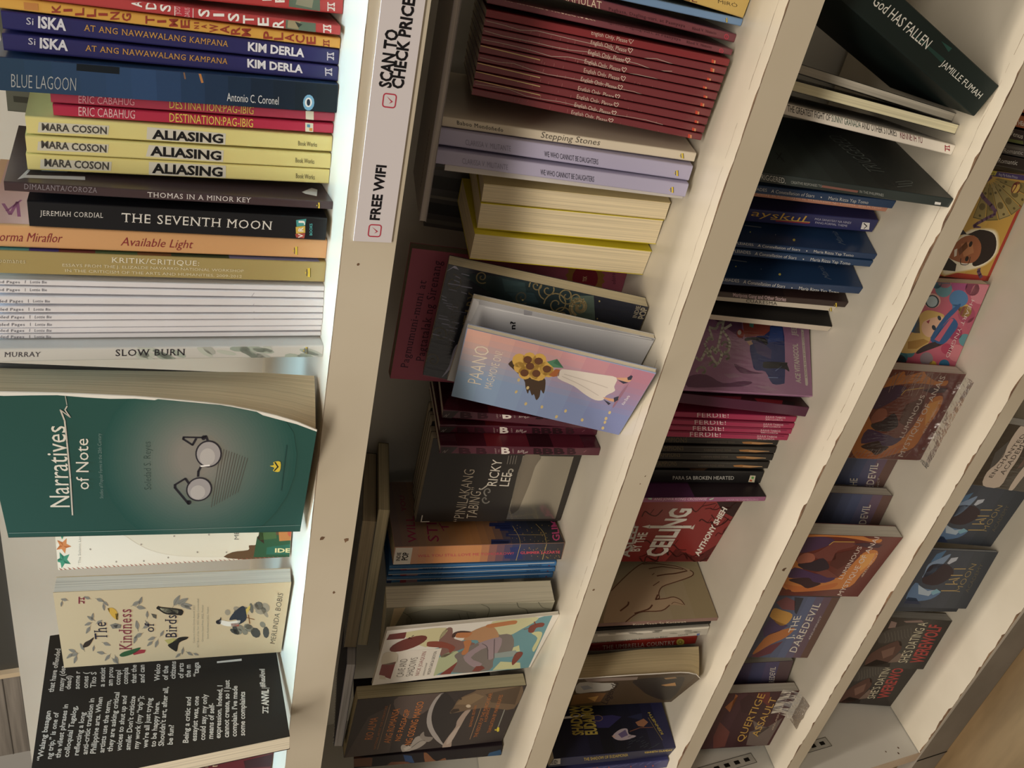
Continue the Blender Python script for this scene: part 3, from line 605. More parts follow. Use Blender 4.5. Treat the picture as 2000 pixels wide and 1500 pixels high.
   ["E","f","26222a",24.0,14,36.1,52.9,0.0,-1.0,-1.7,0.0],
   ["E","f","26222a",24.0,14,-14.6,59.0,0.0,-1.1,-1.9,0.0],
   ["L","f","efeae6",25.0,1.2,14.9,53.5,15.5,49.9],
   ["L","f","5c564c",20.0,0.28,28.6,44.7,-18.9,48.0],
   ["L","f","5c564c",20.0,0.24,27.8,43.4,-17.7,46.7],
   ["L","f","5c564c",20.0,0.28,27.1,42.1,-16.4,45.5],
   ["L","f","5c564c",20.0,0.24,26.4,40.9,-15.2,44.2],
   ["L","f","5c564c",20.0,0.28,25.7,39.6,-13.9,42.9],
   ["L","f","5c564c",20.0,0.3,25.0,38.3,-12.7,41.7],
   ["L","f","5c564c",20.0,0.28,24.3,37.1,-11.4,40.4],
   ["L","f","5c564c",20.0,0.24,23.5,35.8,-10.2,39.1],
   ["L","f","5c564c",20.0,0.24,22.8,34.5,-9.0,37.9],
   ["L","f","5c564c",20.0,0.28,22.1,33.2,-7.7,36.6],
   ["L","f","5c564c",20.0,0.24,21.3,31.9,-6.5,35.3],
   ["Q","f","e4c62e",21.0,15.3,20.7,16.1,18.7,18.3,19.1,18.6,15.7,10.9,15.5,11.4,18.8,13.8,18.3],
   ["L","f","26302a",22.0,0.77,18.2,18.3,14.6,16.6,11.6,18.1],
   ["L","f","1f4a44",21.0,0.49,31.4,13.7,-4.9,13.4],
   ["L","f","8aa49c",21.0,0.28,-38.4,143.2,-38.4,102.8,-37.7,54.6,-36.3,-0.8]],'d8c49c',{'custom': 'curl'}),
 ('A27',1,'F',[-333.91,42.59,0.0553,-0.0,-0.0924,80.24,8.61,128.73],'e9ddc4m','cream paperback with star lanterns and chevron border, mostly behind the green paperback',None,
  [["Q","f","f0e6d2",0.0,-11.0,117.5,-13.5,98.6,-27.7,82.1,-34.4,64.7,-37.5,34.3,-38.2,-1.7,-45.1,2.2,-39.9,129.0],
   ["P","f","3f9a78",2.0,-13.9,121.2,-14.1,124.1,-17.9,125.4,-14.0,126.3,-13.5,129.2,-10.9,126.9,-6.9,127.3,-9.1,125.0,-7.1,122.4,-11.0,123.3],
   ["P","f","2a7a60",3.0,-11.8,125.1,-13.9,121.2,-14.1,124.1],
   ["P","f","2a7a60",3.0,-11.8,125.1,-13.5,129.2,-10.9,126.9],
   ["P","f","2a7a60",3.0,-11.8,125.1,-6.9,127.3,-9.1,125.0],
   ["P","f","e28a4a",2.0,-23.2,121.0,-24.2,123.8,-28.2,124.5,-24.7,126.0,-25.1,128.8,-22.0,126.9,-18.3,127.9,-19.8,125.3,-17.1,123.1,-21.1,123.4],
   ["P","f","c86c34",3.0,-22.4,125.1,-23.2,121.0,-24.2,123.8],
   ["P","f","c86c34",3.0,-22.4,125.1,-25.1,128.8,-22.0,126.9],
   ["P","f","c86c34",3.0,-22.4,125.1,-18.3,127.9,-19.8,125.3],
   ["P","f","3f9a78",2.0,-36.0,122.0,-35.3,125.0,-38.8,126.8,-34.5,127.2,-33.2,130.0,-31.2,127.3,-26.9,127.2,-30.0,125.2,-28.7,122.3,-32.5,123.7],
   ["P","f","2a7a60",3.0,-32.7,125.7,-36.0,122.0,-35.3,125.0],
   ["P","f","2a7a60",3.0,-32.7,125.7,-33.2,130.0,-31.2,127.3],
   ["P","f","2a7a60",3.0,-32.7,125.7,-26.9,127.2,-30.0,125.2],
   ["T","f","S",[-15.7,92.8],[-10.5,92.6],[-15.3,98.7],"2a3450","e"],
   ["T","f","L",[-16.9,81.1],[-11.7,81.1],[-16.5,87.2],"9a2c40","e"],
   ["T","f","N",[-14.0,69.7],[-8.7,69.6],[-13.6,75.8],"2a3450","e"],
   ["T","f","MERLINDA",[-24.0,30.8],[1.0,31.8],[-23.8,33.5],"5a5650","t"],
   ["T","f","“The Solemn Lantern",[-37.0,117.0],[-11.1,115.7],[-36.9,118.3],"a09a8c","t"],
   ["Q","f","6a4a2e",2.0,-38.3,36.9,-33.7,34.4,-32.6,25.1,-29.1,24.8,-28.1,20.1,-15.7,20.1,-15.2,27.8,-10.4,28.5,-12.8,-0.2,-40.2,-0.8],
   ["P","f","2e5a3a",3.0,-38.5,21.8,-22.5,20.3,-21.8,-0.7,-40.2,-0.8],
   ["P","f","4a6a3a",4.0,-14.3,19.6,-13.5,10.3,-24.7,8.7,-25.4,18.6],
   ["P","f","c87a3a",4.0,-17.8,8.0,-16.2,-0.4,-26.7,-1.0,-26.9,7.0],
   ["P","f","2a6a54",5.0,-36.9,14.4,-31.3,14.2,-29.6,-1.2,-38.2,-1.7],
   ["T","f","IDE",[-35.6,9.2],[-36.3,-0.1],[-32.5,9.3],"e8dc9a","B"],
   ["E","f","d05a3a",5.0,14,-21.3,0.2,-0.2,-2.2,-2.8,-0.2],
   ["P","f","3a2a1c",4.0,-23.9,20.3,-15.8,17.5,-28.4,15.9],
   ["P","f","b05a4a",3.0,-38.1,128.4,-39.9,126.3,-41.3,128.6,-39.8,127.4],
   ["P","f","b05a4a",3.0,-38.3,126.2,-40.1,124.0,-41.5,126.4,-40.0,125.2],
   ["P","f","b05a4a",3.0,-38.1,123.9,-39.9,121.7,-41.3,124.1,-39.8,122.9],
   ["P","f","b05a4a",3.0,-38.3,121.6,-40.1,119.4,-41.5,121.8,-40.0,120.6],
   ["P","f","b05a4a",3.0,-38.2,119.3,-40.0,117.1,-41.4,119.5,-39.9,118.3],
   ["P","f","b05a4a",3.0,-38.4,117.1,-40.2,114.9,-41.6,117.2,-40.0,116.0],
   ["P","f","b05a4a",3.0,-38.2,114.8,-40.0,112.5,-41.4,114.9,-39.9,113.7],
   ["P","f","b05a4a",3.0,-38.4,112.5,-40.2,110.2,-41.6,112.6,-40.1,111.4],
   ["P","f","b05a4a",3.0,-38.2,110.1,-40.0,107.9,-41.4,110.3,-39.9,109.1],
   ["P","f","b05a4a",3.0,-38.4,107.8,-40.2,105.6,-41.6,108.0,-40.1,106.8],
   ["P","f","b05a4a",3.0,-38.2,105.5,-40.0,103.2,-41.4,105.6,-39.9,104.4],
   ["P","f","b05a4a",3.0,-38.4,103.2,-40.2,100.9,-41.6,103.3,-40.1,102.1],
   ["P","f","b05a4a",3.0,-38.2,100.8,-40.1,98.5,-41.5,100.9,-40.0,99.7],
   ["P","f","b05a4a",3.0,-38.4,98.5,-40.3,96.2,-41.7,98.6,-40.2,97.4],
   ["P","f","b05a4a",3.0,-38.3,96.1,-40.1,93.8,-41.5,96.2,-40.0,95.0],
   ["P","f","b05a4a",3.0,-38.5,93.7,-40.3,91.4,-41.7,93.8,-40.2,92.6],
   ["P","f","b05a4a",3.0,-38.3,91.4,-40.1,89.0,-41.5,91.4,-40.0,90.3],
   ["P","f","b05a4a",3.0,-38.5,89.0,-40.3,86.6,-41.7,89.1,-40.2,87.9],
   ["P","f","b05a4a",3.0,-38.3,86.6,-40.1,84.2,-41.6,86.6,-40.0,85.5],
   ["P","f","b05a4a",3.0,-38.5,84.2,-40.3,81.8,-41.8,84.2,-40.2,83.1],
   ["P","f","b05a4a",3.0,-38.3,81.8,-40.2,79.4,-41.6,81.8,-40.1,80.6],
   ["P","f","b05a4a",3.0,-38.5,79.4,-40.4,76.9,-41.8,79.4,-40.3,78.2],
   ["P","f","b05a4a",3.0,-38.3,76.9,-40.2,74.5,-41.6,77.0,-40.1,75.8],
   ["P","f","b05a4a",3.0,-38.5,74.5,-40.4,72.1,-41.8,74.5,-40.3,73.3],
   ["P","f","b05a4a",3.0,-38.4,72.0,-40.2,69.6,-41.7,72.1,-40.1,70.9],
   ["P","f","b05a4a",3.0,-38.6,69.6,-40.4,67.1,-41.9,69.6,-40.3,68.4],
   ["P","f","b05a4a",3.0,-38.4,67.1,-40.2,64.7,-41.7,67.1,-40.1,65.9],
   ["P","f","b05a4a",3.0,-38.6,64.7,-40.5,62.2,-41.9,64.7,-40.3,63.5],
   ["P","f","b05a4a",3.0,-38.4,62.2,-40.3,59.7,-41.7,62.2,-40.2,61.0],
   ["P","f","b05a4a",3.0,-38.6,59.7,-40.5,57.2,-41.9,59.7,-40.4,58.5],
   ["P","f","b05a4a",3.0,-38.4,57.2,-40.3,54.7,-41.8,57.2,-40.2,56.0],
   ["P","f","b05a4a",3.0,-38.6,54.7,-40.5,52.1,-42.0,54.6,-40.4,53.5],
   ["P","f","b05a4a",3.0,-38.5,52.2,-40.3,49.6,-41.8,52.1,-40.2,50.9],
   ["P","f","b05a4a",3.0,-38.7,49.6,-40.5,47.1,-42.0,49.6,-40.4,48.4],
   ["P","f","b05a4a",3.0,-38.5,47.1,-40.4,44.5,-41.8,47.1,-40.3,45.9],
   ["P","f","b05a4a",3.0,-38.7,44.6,-40.6,42.0,-42.0,44.5,-40.5,43.3],
   ["P","f","b05a4a",3.0,-38.5,42.0,-40.4,39.4,-41.9,41.9,-40.3,40.7],
   ["P","f","b05a4a",3.0,-38.7,39.4,-40.6,36.8,-42.1,39.4,-40.5,38.2],
   ["P","f","b05a4a",3.0,-38.5,36.9,-40.4,34.2,-41.9,36.8,-40.3,35.6],
   ["P","f","b05a4a",3.0,-38.7,34.3,-40.6,31.6,-42.1,34.2,-40.5,33.0],
   ["P","f","b05a4a",3.0,-38.5,31.7,-40.4,29.0,-41.9,31.6,-40.3,30.4],
   ["P","f","b05a4a",3.0,-38.7,29.1,-40.7,26.4,-42.2,29.0,-40.5,27.8],
   ["P","f","b05a4a",3.0,-38.6,26.5,-40.5,23.8,-42.0,26.4,-40.4,25.2],
   ["P","f","b05a4a",3.0,-38.8,23.9,-40.7,21.2,-42.2,23.7,-40.6,22.5],
   ["P","f","b05a4a",3.0,-38.6,21.2,-40.5,18.5,-42.0,21.1,-40.4,19.9],
   ["P","f","b05a4a",3.0,-38.8,18.6,-40.7,15.9,-42.2,18.5,-40.6,17.3],
   ["P","f","b05a4a",3.0,-38.6,16.0,-40.5,13.2,-42.0,15.8,-40.4,14.6],
   ["P","f","b05a4a",3.0,-38.8,13.3,-40.7,10.5,-42.3,13.1,-40.6,11.9],
   ["P","f","b05a4a",3.0,-38.6,10.6,-40.6,7.9,-42.1,10.5,-40.5,9.3],
   ["P","f","b05a4a",3.0,-38.8,8.0,-40.8,5.2,-42.3,7.8,-40.7,6.6],
   ["P","f","b05a4a",3.0,-38.7,5.3,-40.6,2.5,-42.1,5.1,-40.5,3.9],
   ["P","f","b05a4a",3.0,-38.9,2.6,-40.8,-0.3,-42.3,2.4,-40.7,1.2],
   ["E","f","a89a8a",2.0,14,-25.9,111.5,-0.1,-0.5,-0.7,0.0],
   ["E","f","a89a8a",2.0,14,-13.8,103.7,0.0,-0.5,-0.6,0.0],
   ["E","f","a89a8a",2.0,14,-36.1,98.4,0.0,-0.5,-0.7,0.0],
   ["E","f","a89a8a",2.0,14,-24.2,84.9,0.0,-0.5,-0.6,0.0],
   ["E","f","a89a8a",2.0,14,-36.7,83.7,-0.1,-0.5,-0.7,0.0],
   ["E","f","a89a8a",2.0,14,-35.1,70.4,0.0,-0.5,-0.7,0.0],
   ["E","f","a89a8a",2.0,14,-19.2,67.1,0.0,-0.5,-0.6,0.0],
   ["E","f","a89a8a",2.0,14,-32.2,54.2,-0.1,-0.5,-0.7,0.0],
   ["E","f","a89a8a",2.0,14,-19.3,47.9,-0.1,-0.5,-0.7,0.0],
   ["E","f","a89a8a",2.0,14,-33.5,37.7,0.0,-0.5,-0.7,0.0]],'eeeae0',{}),
 ('A28',1,'F',[-419.92,31.77,-0.1621,-0.0076,-0.1104,79.29,10.82,130.28],'cdb68em','cream paperback with birds and leaves around its title, facing out',None,
  [["T","f","The",[-10.1,104.7],[8.0,104.8],[-9.3,111.5],"2c2838","e"],
   ["T","f","Kindness",[-23.7,91.6],[19.9,90.7],[-22.8,98.5],"8c3040","e"],
   ["T","f","of",[-5.4,78.5],[4.1,78.5],[-4.8,83.7],"2c2838","e"],
   ["T","f","Birds",[-12.9,65.5],[11.3,65.7],[-12.1,72.0],"2c2838","e"],
   ["T","f","MERLINDA BOBIS",[-28.3,4.7],[28.3,3.9],[-26.9,8.0],"4a443c","t"],
   ["T","f","Canberra Critics Circle Award 2021",[-20.6,54.7],[20.3,55.4],[-20.5,55.8],"8a7e68","t"],
   ["T","f","ACT Book of the Year 2022, Highly Commended",[-26.4,52.2],[27.0,53.2],[-26.2,53.3],"8a7e68","t"],
   ["T","f","Christina Stead Prize 2022, Finalist",[-19.7,49.6],[20.6,50.5],[-19.6,50.7],"8a7e68","t"],
   ["T","f","Steele Rudd Award 2022, Finalist",[-17.1,46.5],[18.2,47.4],[-16.9,47.6],"8a7e68","t"],
   ["Q","f","8a8478",2.0,-22.2,122.7,-19.5,123.4,-18.6,124.6,-18.7,126.5,-21.5,125.3,-22.8,124.2],
   ["L","f","5f5a50",3.0,0.17,-22.9,121.9,-19.0,126.1],
   ["Q","f","8a8478",2.0,-23.8,121.7,-22.8,123.1,-23.8,124.4,-26.3,125.9,-26.9,124.1,-26.4,122.7],
   ["L","f","5f5a50",3.0,0.17,-23.4,120.8,-26.1,125.5],
   ["Q","f","8a8478",2.0,-26.7,122.6,-28.4,124.0,-31.0,124.5,-35.0,124.6,-32.3,123.1,-29.9,122.4],
   ["L","f","5f5a50",3.0,0.17,-25.1,122.2,-34.1,124.4],
   ["Q","f","8a8478",2.0,-23.4,124.6,-23.5,126.1,-25.3,127.2,-28.7,128.3,-27.9,126.4,-26.5,125.2],
   ["L","f","5f5a50",3.0,0.24,-22.4,123.8,-28.2,127.9],
   ["Q","f","8a8478",2.0,-20.6,118.2,-17.4,117.9,-15.2,118.5,-12.7,119.9,-16.6,119.9,-19.0,119.5],
   ["L","f","5f5a50",3.0,0.17,-22.2,117.8,-13.5,119.7],
   ["Q","f","8a8478",2.0,10.7,111.1,13.5,111.6,14.6,112.7,15.2,114.5,12.2,113.6,10.6,112.6],
   ["L","f","5f5a50",3.0,0.2,9.8,110.4,14.8,114.1],
   ["Q","f","8a8478",2.0,8.1,112.6,9.0,114.0,8.1,115.1,5.9,116.4,5.5,114.7,5.9,113.6],
   ["L","f","5f5a50",3.0,0.17,8.6,111.9,6.2,116.0],
   ["Q","f","8a8478",2.0,4.1,113.5,2.9,115.0,0.7,115.7,-3.0,116.1,-1.0,114.4,1.0,113.6],
   ["L","f","5f5a50",3.0,0.17,5.4,113.0,-2.3,115.8],
   ["Q","f","8a8478",2.0,11.5,112.1,13.2,111.1,15.2,110.9,18.1,111.1,15.8,112.1,13.8,112.5],
   ["L","f","5f5a50",3.0,0.17,10.2,112.3,17.5,111.2],
   ["Q","f","8a8478",2.0,7.1,109.8,6.8,108.5,7.9,107.6,10.2,106.6,10.1,108.1,9.4,109.2],
   ["L","f","5f5a50",3.0,0.14,6.5,110.5,9.9,106.9],
   ["Q","f","8a8478",2.0,-25.9,107.0,-23.4,108.1,-23.0,109.4,-23.7,111.3,-26.1,109.8,-27.1,108.5],
   ["L","f","5f5a50",3.0,0.24,-26.3,106.1,-23.9,110.9],
   ["Q","f","8a8478",2.0,-27.8,104.1,-28.4,105.7,-30.6,106.6,-34.4,107.3,-32.9,105.4,-31.1,104.4],
   ["L","f","5f5a50",3.0,0.24,-26.5,103.5,-33.7,107.0],
   ["Q","f","8a8478",2.0,-29.7,101.2,-32.9,101.7,-35.5,101.2,-38.6,99.9,-34.6,99.6,-31.8,99.9],
   ["L","f","5f5a50",3.0,0.17,-28.0,101.4,-37.7,100.0],
   ["Q","f","8a8478",2.0,-32.6,102.8,-35.9,102.5,-37.6,101.4,-39.0,99.5,-35.2,100.3,-33.1,101.1],
   ["L","f","5f5a50",3.0,0.17,-31.3,103.4,-38.4,99.8],
   ["Q","f","8a8478",2.0,-13.9,107.2,-16.7,106.4,-17.5,105.1,-17.5,103.2,-14.6,104.5,-13.3,105.6],
   ["L","f","5f5a50",3.0,0.17,-13.2,108.0,-17.1,103.6],
   ["Q","f","8a8478",2.0,-16.9,112.5,-18.3,113.3,-20.1,113.5,-22.7,113.3,-20.6,112.5,-18.9,112.1],
   ["L","f","5f5a50",3.0,0.17,-15.8,112.3,-22.1,113.2],
   ["Q","f","8a8478",2.0,23.6,89.9,23.1,88.0,24.7,86.8,27.9,85.4,27.7,87.6,26.6,89.0],
   ["L","f","5f5a50",3.0,0.2,22.7,90.8,27.5,85.8],
   ["Q","f","8a8478",2.0,22.0,87.7,19.4,86.5,19.1,85.0,19.9,82.8,22.4,84.6,23.3,86.0],
   ["L","f","5f5a50",3.0,0.24,22.5,88.7,20.1,83.3],
   ["Q","f","8a8478",2.0,24.6,86.2,26.2,84.9,28.5,84.5,32.0,84.6,29.6,86.0,27.5,86.6],
   ["L","f","5f5a50",3.0,0.24,23.1,86.6,31.3,84.8],
   ["Q","f","8a8478",2.0,-6.4,85.4,-5.8,87.3,-7.5,88.6,-10.9,90.1,-10.8,87.8,-9.7,86.3],
   ["L","f","5f5a50",3.0,0.24,-5.5,84.5,-10.5,89.6],
   ["Q","f","8a8478",2.0,-1.8,87.6,1.5,86.7,4.4,87.0,8.1,88.2,4.0,88.9,1.0,88.8],
   ["L","f","5f5a50",3.0,0.2,-3.8,87.4,7.1,88.2],
   ["Q","f","8a8478",2.0,-0.7,84.6,-1.1,82.9,0.3,81.8,3.2,80.6,3.0,82.6,2.1,83.8],
   ["L","f","5f5a50",3.0,0.17,-1.4,85.3,2.8,81.0],
   ["Q","f","8a8478",2.0,-8.9,88.5,-10.6,89.9,-13.1,90.3,-17.0,90.2,-14.4,88.8,-12.1,88.1],
   ["L","f","5f5a50",3.0,0.17,-7.3,88.1,-16.2,90.0],
   ["Q","f","8a8478",2.0,-11.7,77.9,-10.6,79.5,-11.7,80.8,-14.2,82.3,-14.7,80.3,-14.2,78.9],
   ["L","f","5f5a50",3.0,0.17,-11.2,77.1,-13.9,81.8],
   ["Q","f","8a8478",2.0,-14.9,76.4,-16.6,77.8,-19.2,78.2,-23.1,78.1,-20.5,76.6,-18.1,76.0],
   ["L","f","5f5a50",3.0,0.17,-13.2,76.1,-22.3,77.9],
   ["Q","f","8a8478",2.0,-16.0,79.5,-16.0,81.0,-17.7,82.0,-20.9,82.8,-20.1,81.0,-18.8,79.9],
   ["L","f","5f5a50",3.0,0.24,-15.0,78.8,-20.4,82.5],
   ["Q","f","8a8478",2.0,-10.6,74.9,-9.6,73.6,-7.6,73.1,-4.4,72.9,-6.2,74.3,-7.9,75.0],
   ["L","f","5f5a50",3.0,0.17,-11.8,75.3,-5.0,73.1],
   ["Q","f","8a8478",2.0,21.4,67.2,23.2,65.0,26.5,64.2,31.8,63.9,28.8,66.3,26.0,67.4],
   ["L","f","5f5a50",3.0,0.2,19.4,67.9,30.7,64.3],
   ["Q","f","8a8478",2.0,22.6,65.0,22.0,62.5,24.0,60.9,28.2,59.2,28.0,62.2,26.6,64.0],
   ["L","f","5f5a50",3.0,0.17,21.5,66.2,27.7,59.8],
   ["Q","f","8a8478",2.0,21.1,63.5,18.3,61.4,18.5,59.4,20.5,56.7,22.9,59.5,23.5,61.5],
   ["L","f","5f5a50",3.0,0.17,21.2,64.8,20.5,57.4],
   ["Q","f","8a8478",2.0,20.9,61.2,18.0,60.5,16.9,59.3,16.3,57.3,19.4,58.5,21.0,59.6],
   ["L","f","5f5a50",3.0,0.24,21.8,62.0,16.8,57.7],
   ["Q","f","8a8478",2.0,32.0,108.6,29.5,107.8,28.8,106.6,28.9,104.8,31.5,106.0,32.6,107.1],
   ["L","f","5f5a50",3.0,0.2,32.6,109.3,29.2,105.2],
   ["Q","f","8a8478",2.0,29.0,105.2,26.7,105.0,25.5,104.2,24.5,102.8,27.2,103.3,28.7,104.0],
   ["L","f","5f5a50",3.0,0.17,29.9,105.7,25.0,103.0],
   ["Q","f","8a8478",2.0,32.3,112.0,34.3,112.6,34.8,113.6,34.8,115.1,32.7,114.1,31.8,113.3],
   ["L","f","5f5a50",3.0,0.14,31.8,111.4,34.5,114.8],
   ["Q","f","8a8478",2.0,32.0,123.6,33.8,124.4,34.0,125.4,33.4,126.9,31.7,125.8,31.1,124.8],
   ["L","f","5f5a50",3.0,0.17,31.7,123.0,33.3,126.5],
   ["Q","f","8a8478",2.0,31.0,126.4,29.7,127.2,28.1,127.4,25.9,127.2,27.7,126.4,29.2,126.1],
   ["L","f","5f5a50",3.0,0.2,32.0,126.2,26.4,127.2],
   ["Q","f","8a8478",2.0,26.4,105.4,24.2,106.0,22.3,105.8,19.8,105.1,22.6,104.6,24.6,104.5],
   ["L","f","5f5a50",3.0,0.2,27.7,105.4,20.4,105.1],
   ["Q","f","8a8478",2.0,10.4,82.1,12.4,81.3,14.5,81.4,17.4,82.0,14.7,82.7,12.6,82.9],
   ["L","f","5f5a50",3.0,0.17,9.0,82.2,16.7,82.0],
   ["Q","f","8a8478",2.0,6.3,82.9,3.7,83.1,1.9,82.5,-0.1,81.2,3.1,81.3,5.1,81.7],
   ["L","f","5f5a50",3.0,0.24,7.6,83.3,0.6,81.4],
   ["Q","f","8a8478",2.0,-25.9,61.6,-27.8,62.6,-30.1,62.7,-33.5,62.2,-30.8,61.3,-28.6,61.0],
   ["L","f","5f5a50",3.0,0.24,-24.4,61.5,-32.7,62.2],
   ["Q","f","8a8478",2.0,-30.9,59.2,-33.6,58.5,-34.7,57.4,-35.3,55.6,-32.4,56.7,-30.8,57.7],
   ["L","f","5f5a50",3.0,0.24,-30.0,59.9,-34.9,56.0],
   ["Q","f","8a8478",2.0,-31.9,63.2,-32.0,64.6,-33.5,65.4,-36.5,66.2,-35.8,64.5,-34.6,63.5],
   ["L","f","5f5a50",3.0,0.24,-31.0,62.5,-36.1,65.9],
   ["Q","f","8a8478",2.0,-33.0,55.1,-35.0,54.4,-35.6,53.5,-35.6,52.0,-33.5,53.1,-32.6,54.0],
   ["L","f","5f5a50",3.0,0.17,-32.5,55.7,-35.4,52.3],
   ["Q","f","d6a232",4.0,21.9,103.1,22.2,100.6,18.3,98.5,12.1,98.1,9.7,98.8,13.1,101.0,18.1,102.6],
   ["P","f","2a2420",4.0,21.9,103.3,22.6,102.0,18.0,102.5],
   ["P","f","3a3426",4.0,16.4,99.4,16.2,97.8,9.4,98.4,10.8,99.2],
   ["Q","f","3a2e26",4.0,-17.6,118.5,-12.6,117.4,-10.1,114.7,-7.2,112.0,-11.7,113.3,-16.5,115.4],
   ["Q","f","2f5a34",4.0,-28.8,98.7,-25.8,96.5,-24.0,92.6,-21.8,86.5,-26.8,88.9,-30.0,93.6,-31.0,97.4],
   ["P","f","a8323c",4.0,-28.0,91.2,-24.3,87.3,-24.8,83.6,-28.2,84.3,-30.0,90.5],
   ["Q","f","2a2622",4.0,-21.6,70.7,-18.2,67.9,-13.4,64.1,-13.3,59.0,-15.8,59.5,-19.4,64.0,-28.5,65.2,-28.3,66.7],
   ["P","f","b0a45a",4.0,-15.3,72.6,-13.7,67.9,-15.6,64.8,-18.9,67.9,-20.2,70.3],
   ["Q","f","2a2622",4.0,19.6,77.0,22.0,75.7,20.7,74.3,16.9,62.7,10.9,62.7,11.5,65.7,12.9,71.7,17.4,75.4],
   ["Q","f","d8cfa8",4.0,19.7,75.0,18.7,70.2,16.4,65.0,12.9,65.0,14.6,68.0,14.3,71.7],
   ["P","f","7a7468",4.0,4.9,102.7,6.4,99.8,4.3,96.6,0.8,97.1,0.6,101.5],
   ["P","f","2c2838",4.0,4.0,101.0,4.5,98.4,0.7,99.3],
   ["P","f","5a5448",4.0,14.4,79.9,12.7,76.9,8.5,77.1,10.1,78.8],
   ["E","f","9d917c",2.0,9,13.4,30.4,-2.8,-2.4,-2.5,0.8],
   ["E","f","85806f",2.0,9,-6.5,27.9,-3.1,-2.4,-2.5,0.8],
   ["E","f","6a675c",2.0,9,16.5,17.7,-2.5,-2.5,-3.8,0.9],
   ["E","f","4c4c48",2.0,9,-10.9,30.0,-2.5,-1.7,-2.0,0.8],
   ["E","f","9d917c",2.0,9,15.9,19.5,-3.7,-0.7,-0.6,1.6],
   ["E","f","85806f",2.0,9,-12.1,24.5,-3.0,-1.2,-1.5,1.4],
   ["E","f","6a675c",2.0,9,11.9,14.6,-2.7,-1.5,-1.5,0.9],
   ["E","f","4c4c48",2.0,9,-10.8,30.8,-3.0,-3.1,-2.4,0.5],
   ["E","f","9d917c",2.0,9,10.1,16.5,-1.4,-3.2,-3.0,0.1],
   ["E","f","85806f",2.0,9,-11.0,28.2,-2.5,-1.7,-2.5,1.0],
   ["E","f","6a675c",2.0,9,13.5,26.3,-0.4,-3.4,-2.6,-0.2],
   ["E","f","4c4c48",2.0,9,-13.9,11.4,-6.9,-0.7,0.0,2.0],
   ["E","f","9d917c",2.0,9,14.1,13.7,-4.8,-1.9,-2.1,2.1],
   ["E","f","85806f",2.0,9,-6.3,22.7,-0.7,-2.2,-2.8,0.0],
   ["E","f","6a675c",2.0,9,14.3,22.1,-5.7,-0.8,-0.2,1.2],
   ["E","f","4c4c48",2.0,9,-13.6,17.9,-5.3,-2.5,-3.0,2.0],
   ["E","f","9d917c",2.0,9,11.1,36.1,-2.9,-1.0,-1.4,1.4],
   ["E","f","85806f",2.0,9,-7.6,22.5,-3.7,-3.2,-3.5,1.0],
   ["E","f","6a675c",2.0,9,9.3,30.2,-2.6,-2.2,-3.8,1.1],
   ["E","f","4c4c48",2.0,9,-7.9,30.8,-5.8,-1.3,-0.8,1.3],
   ["E","f","9d917c",2.0,9,8.2,13.4,-5.1,-2.1,-1.1,0.9],
   ["E","f","85806f",2.0,9,-4.7,14.1,-3.0,-1.6,-1.9,1.1],
   ["Q","f","e8e2d4",5.0,3.1,40.1,1.0,34.4,1.8,28.1,-4.2,30.2,-4.0,35.8,-1.0,39.9],
   ["Q","f","2c2a30",5.0,2.6,42.6,4.3,40.5,6.6,40.0,3.8,39.6,-1.0,39.9,-0.5,42.2],
   ["Q","f","333842",5.0,2.5,34.7,8.9,33.2,16.4,28.8,16.2,26.4,8.8,24.8,1.5,24.8,-2.6,28.7,2.8,30.5],
   ["P","f","d8b850",5.0,13.2,25.5,17.8,22.9,14.1,23.0,7.3,24.8],
   ["P","f","b8503c",5.0,-1.3,33.6,-1.0,29.2,-4.8,28.6,-4.6,33.4],
   ["L","f","8a5a34",5.0,0.67,4.4,24.6,1.6,19.6],
   ["L","f","8a5a34",5.0,0.66,7.2,23.5,-2.5,22.2],
   ["L","f","8c3040",2.0,0.71,34.6,117.4,28.2,117.8],
   ["L","f","8c3040",2.0,0.71,33.2,117.5,32.6,116.4,33.4,115.1],
   ["L","f","8c3040",2.0,0.71,33.8,115.0,31.7,115.2],
   ["L","f","8c3040",2.0,0.67,30.4,117.7,30.4,116.4,29.0,115.3],
   ["L","f","8c3040",2.0,0.67,30.3,115.2,28.1,115.4]],'e9e6dc',{}),
 ('A29',1,'G',[-466.81,35.44,1.6273,0.038,-0.0469,118.39,12.13,141.56],'26221fm','black back cover filled with white text columns, turned at an angle',None,
  [["T","f","“Walang basagan",[-41.2,136.5],[-5.8,135.3],[-40.5,139.3],"e2dfda","b"],
   ["T","f","ng trip,” is one of",[-41.3,131.8],[-8.1,130.8],[-40.5,134.6],"e2dfda","b"],
   ["T","f","the vilest phrases in",[-41.8,127.3],[-3.1,126.1],[-41.1,130.1],"e2dfda","b"],
   ["T","f","colloquial Tagalog,",[-42.4,123.0],[-5.7,121.0],[-41.6,125.8],"e2dfda","b"],
   ["T","f","reflecting a long",[-42.5,117.9],[-11.7,116.1],[-41.7,120.7],"e2dfda","b"],
   ["T","f","anti-critic tradition in",[-43.0,113.3],[-2.0,111.7],[-42.3,116.2],"e2dfda","b"],
   ["T","f","Philippine arts. When",[-43.6,108.9],[-2.2,107.0],[-42.8,111.8],"e2dfda","b"],
   ["T","f","artists use the term,",[-44.1,104.4],[-5.5,102.1],[-43.4,107.3],"e2dfda","b"],
   ["T","f","they are asking critical",[-44.6,100.0],[-0.6,97.5],[-43.9,102.9],"e2dfda","b"],
   ["T","f","voices to shut up and",[-45.3,95.2],[-4.6,93.1],[-44.5,98.1],"e2dfda","b"],
   ["T","f","smile: Don’t criticize",[-45.9,90.4],[-6.1,88.2],[-45.1,93.3],"e2dfda","b"],
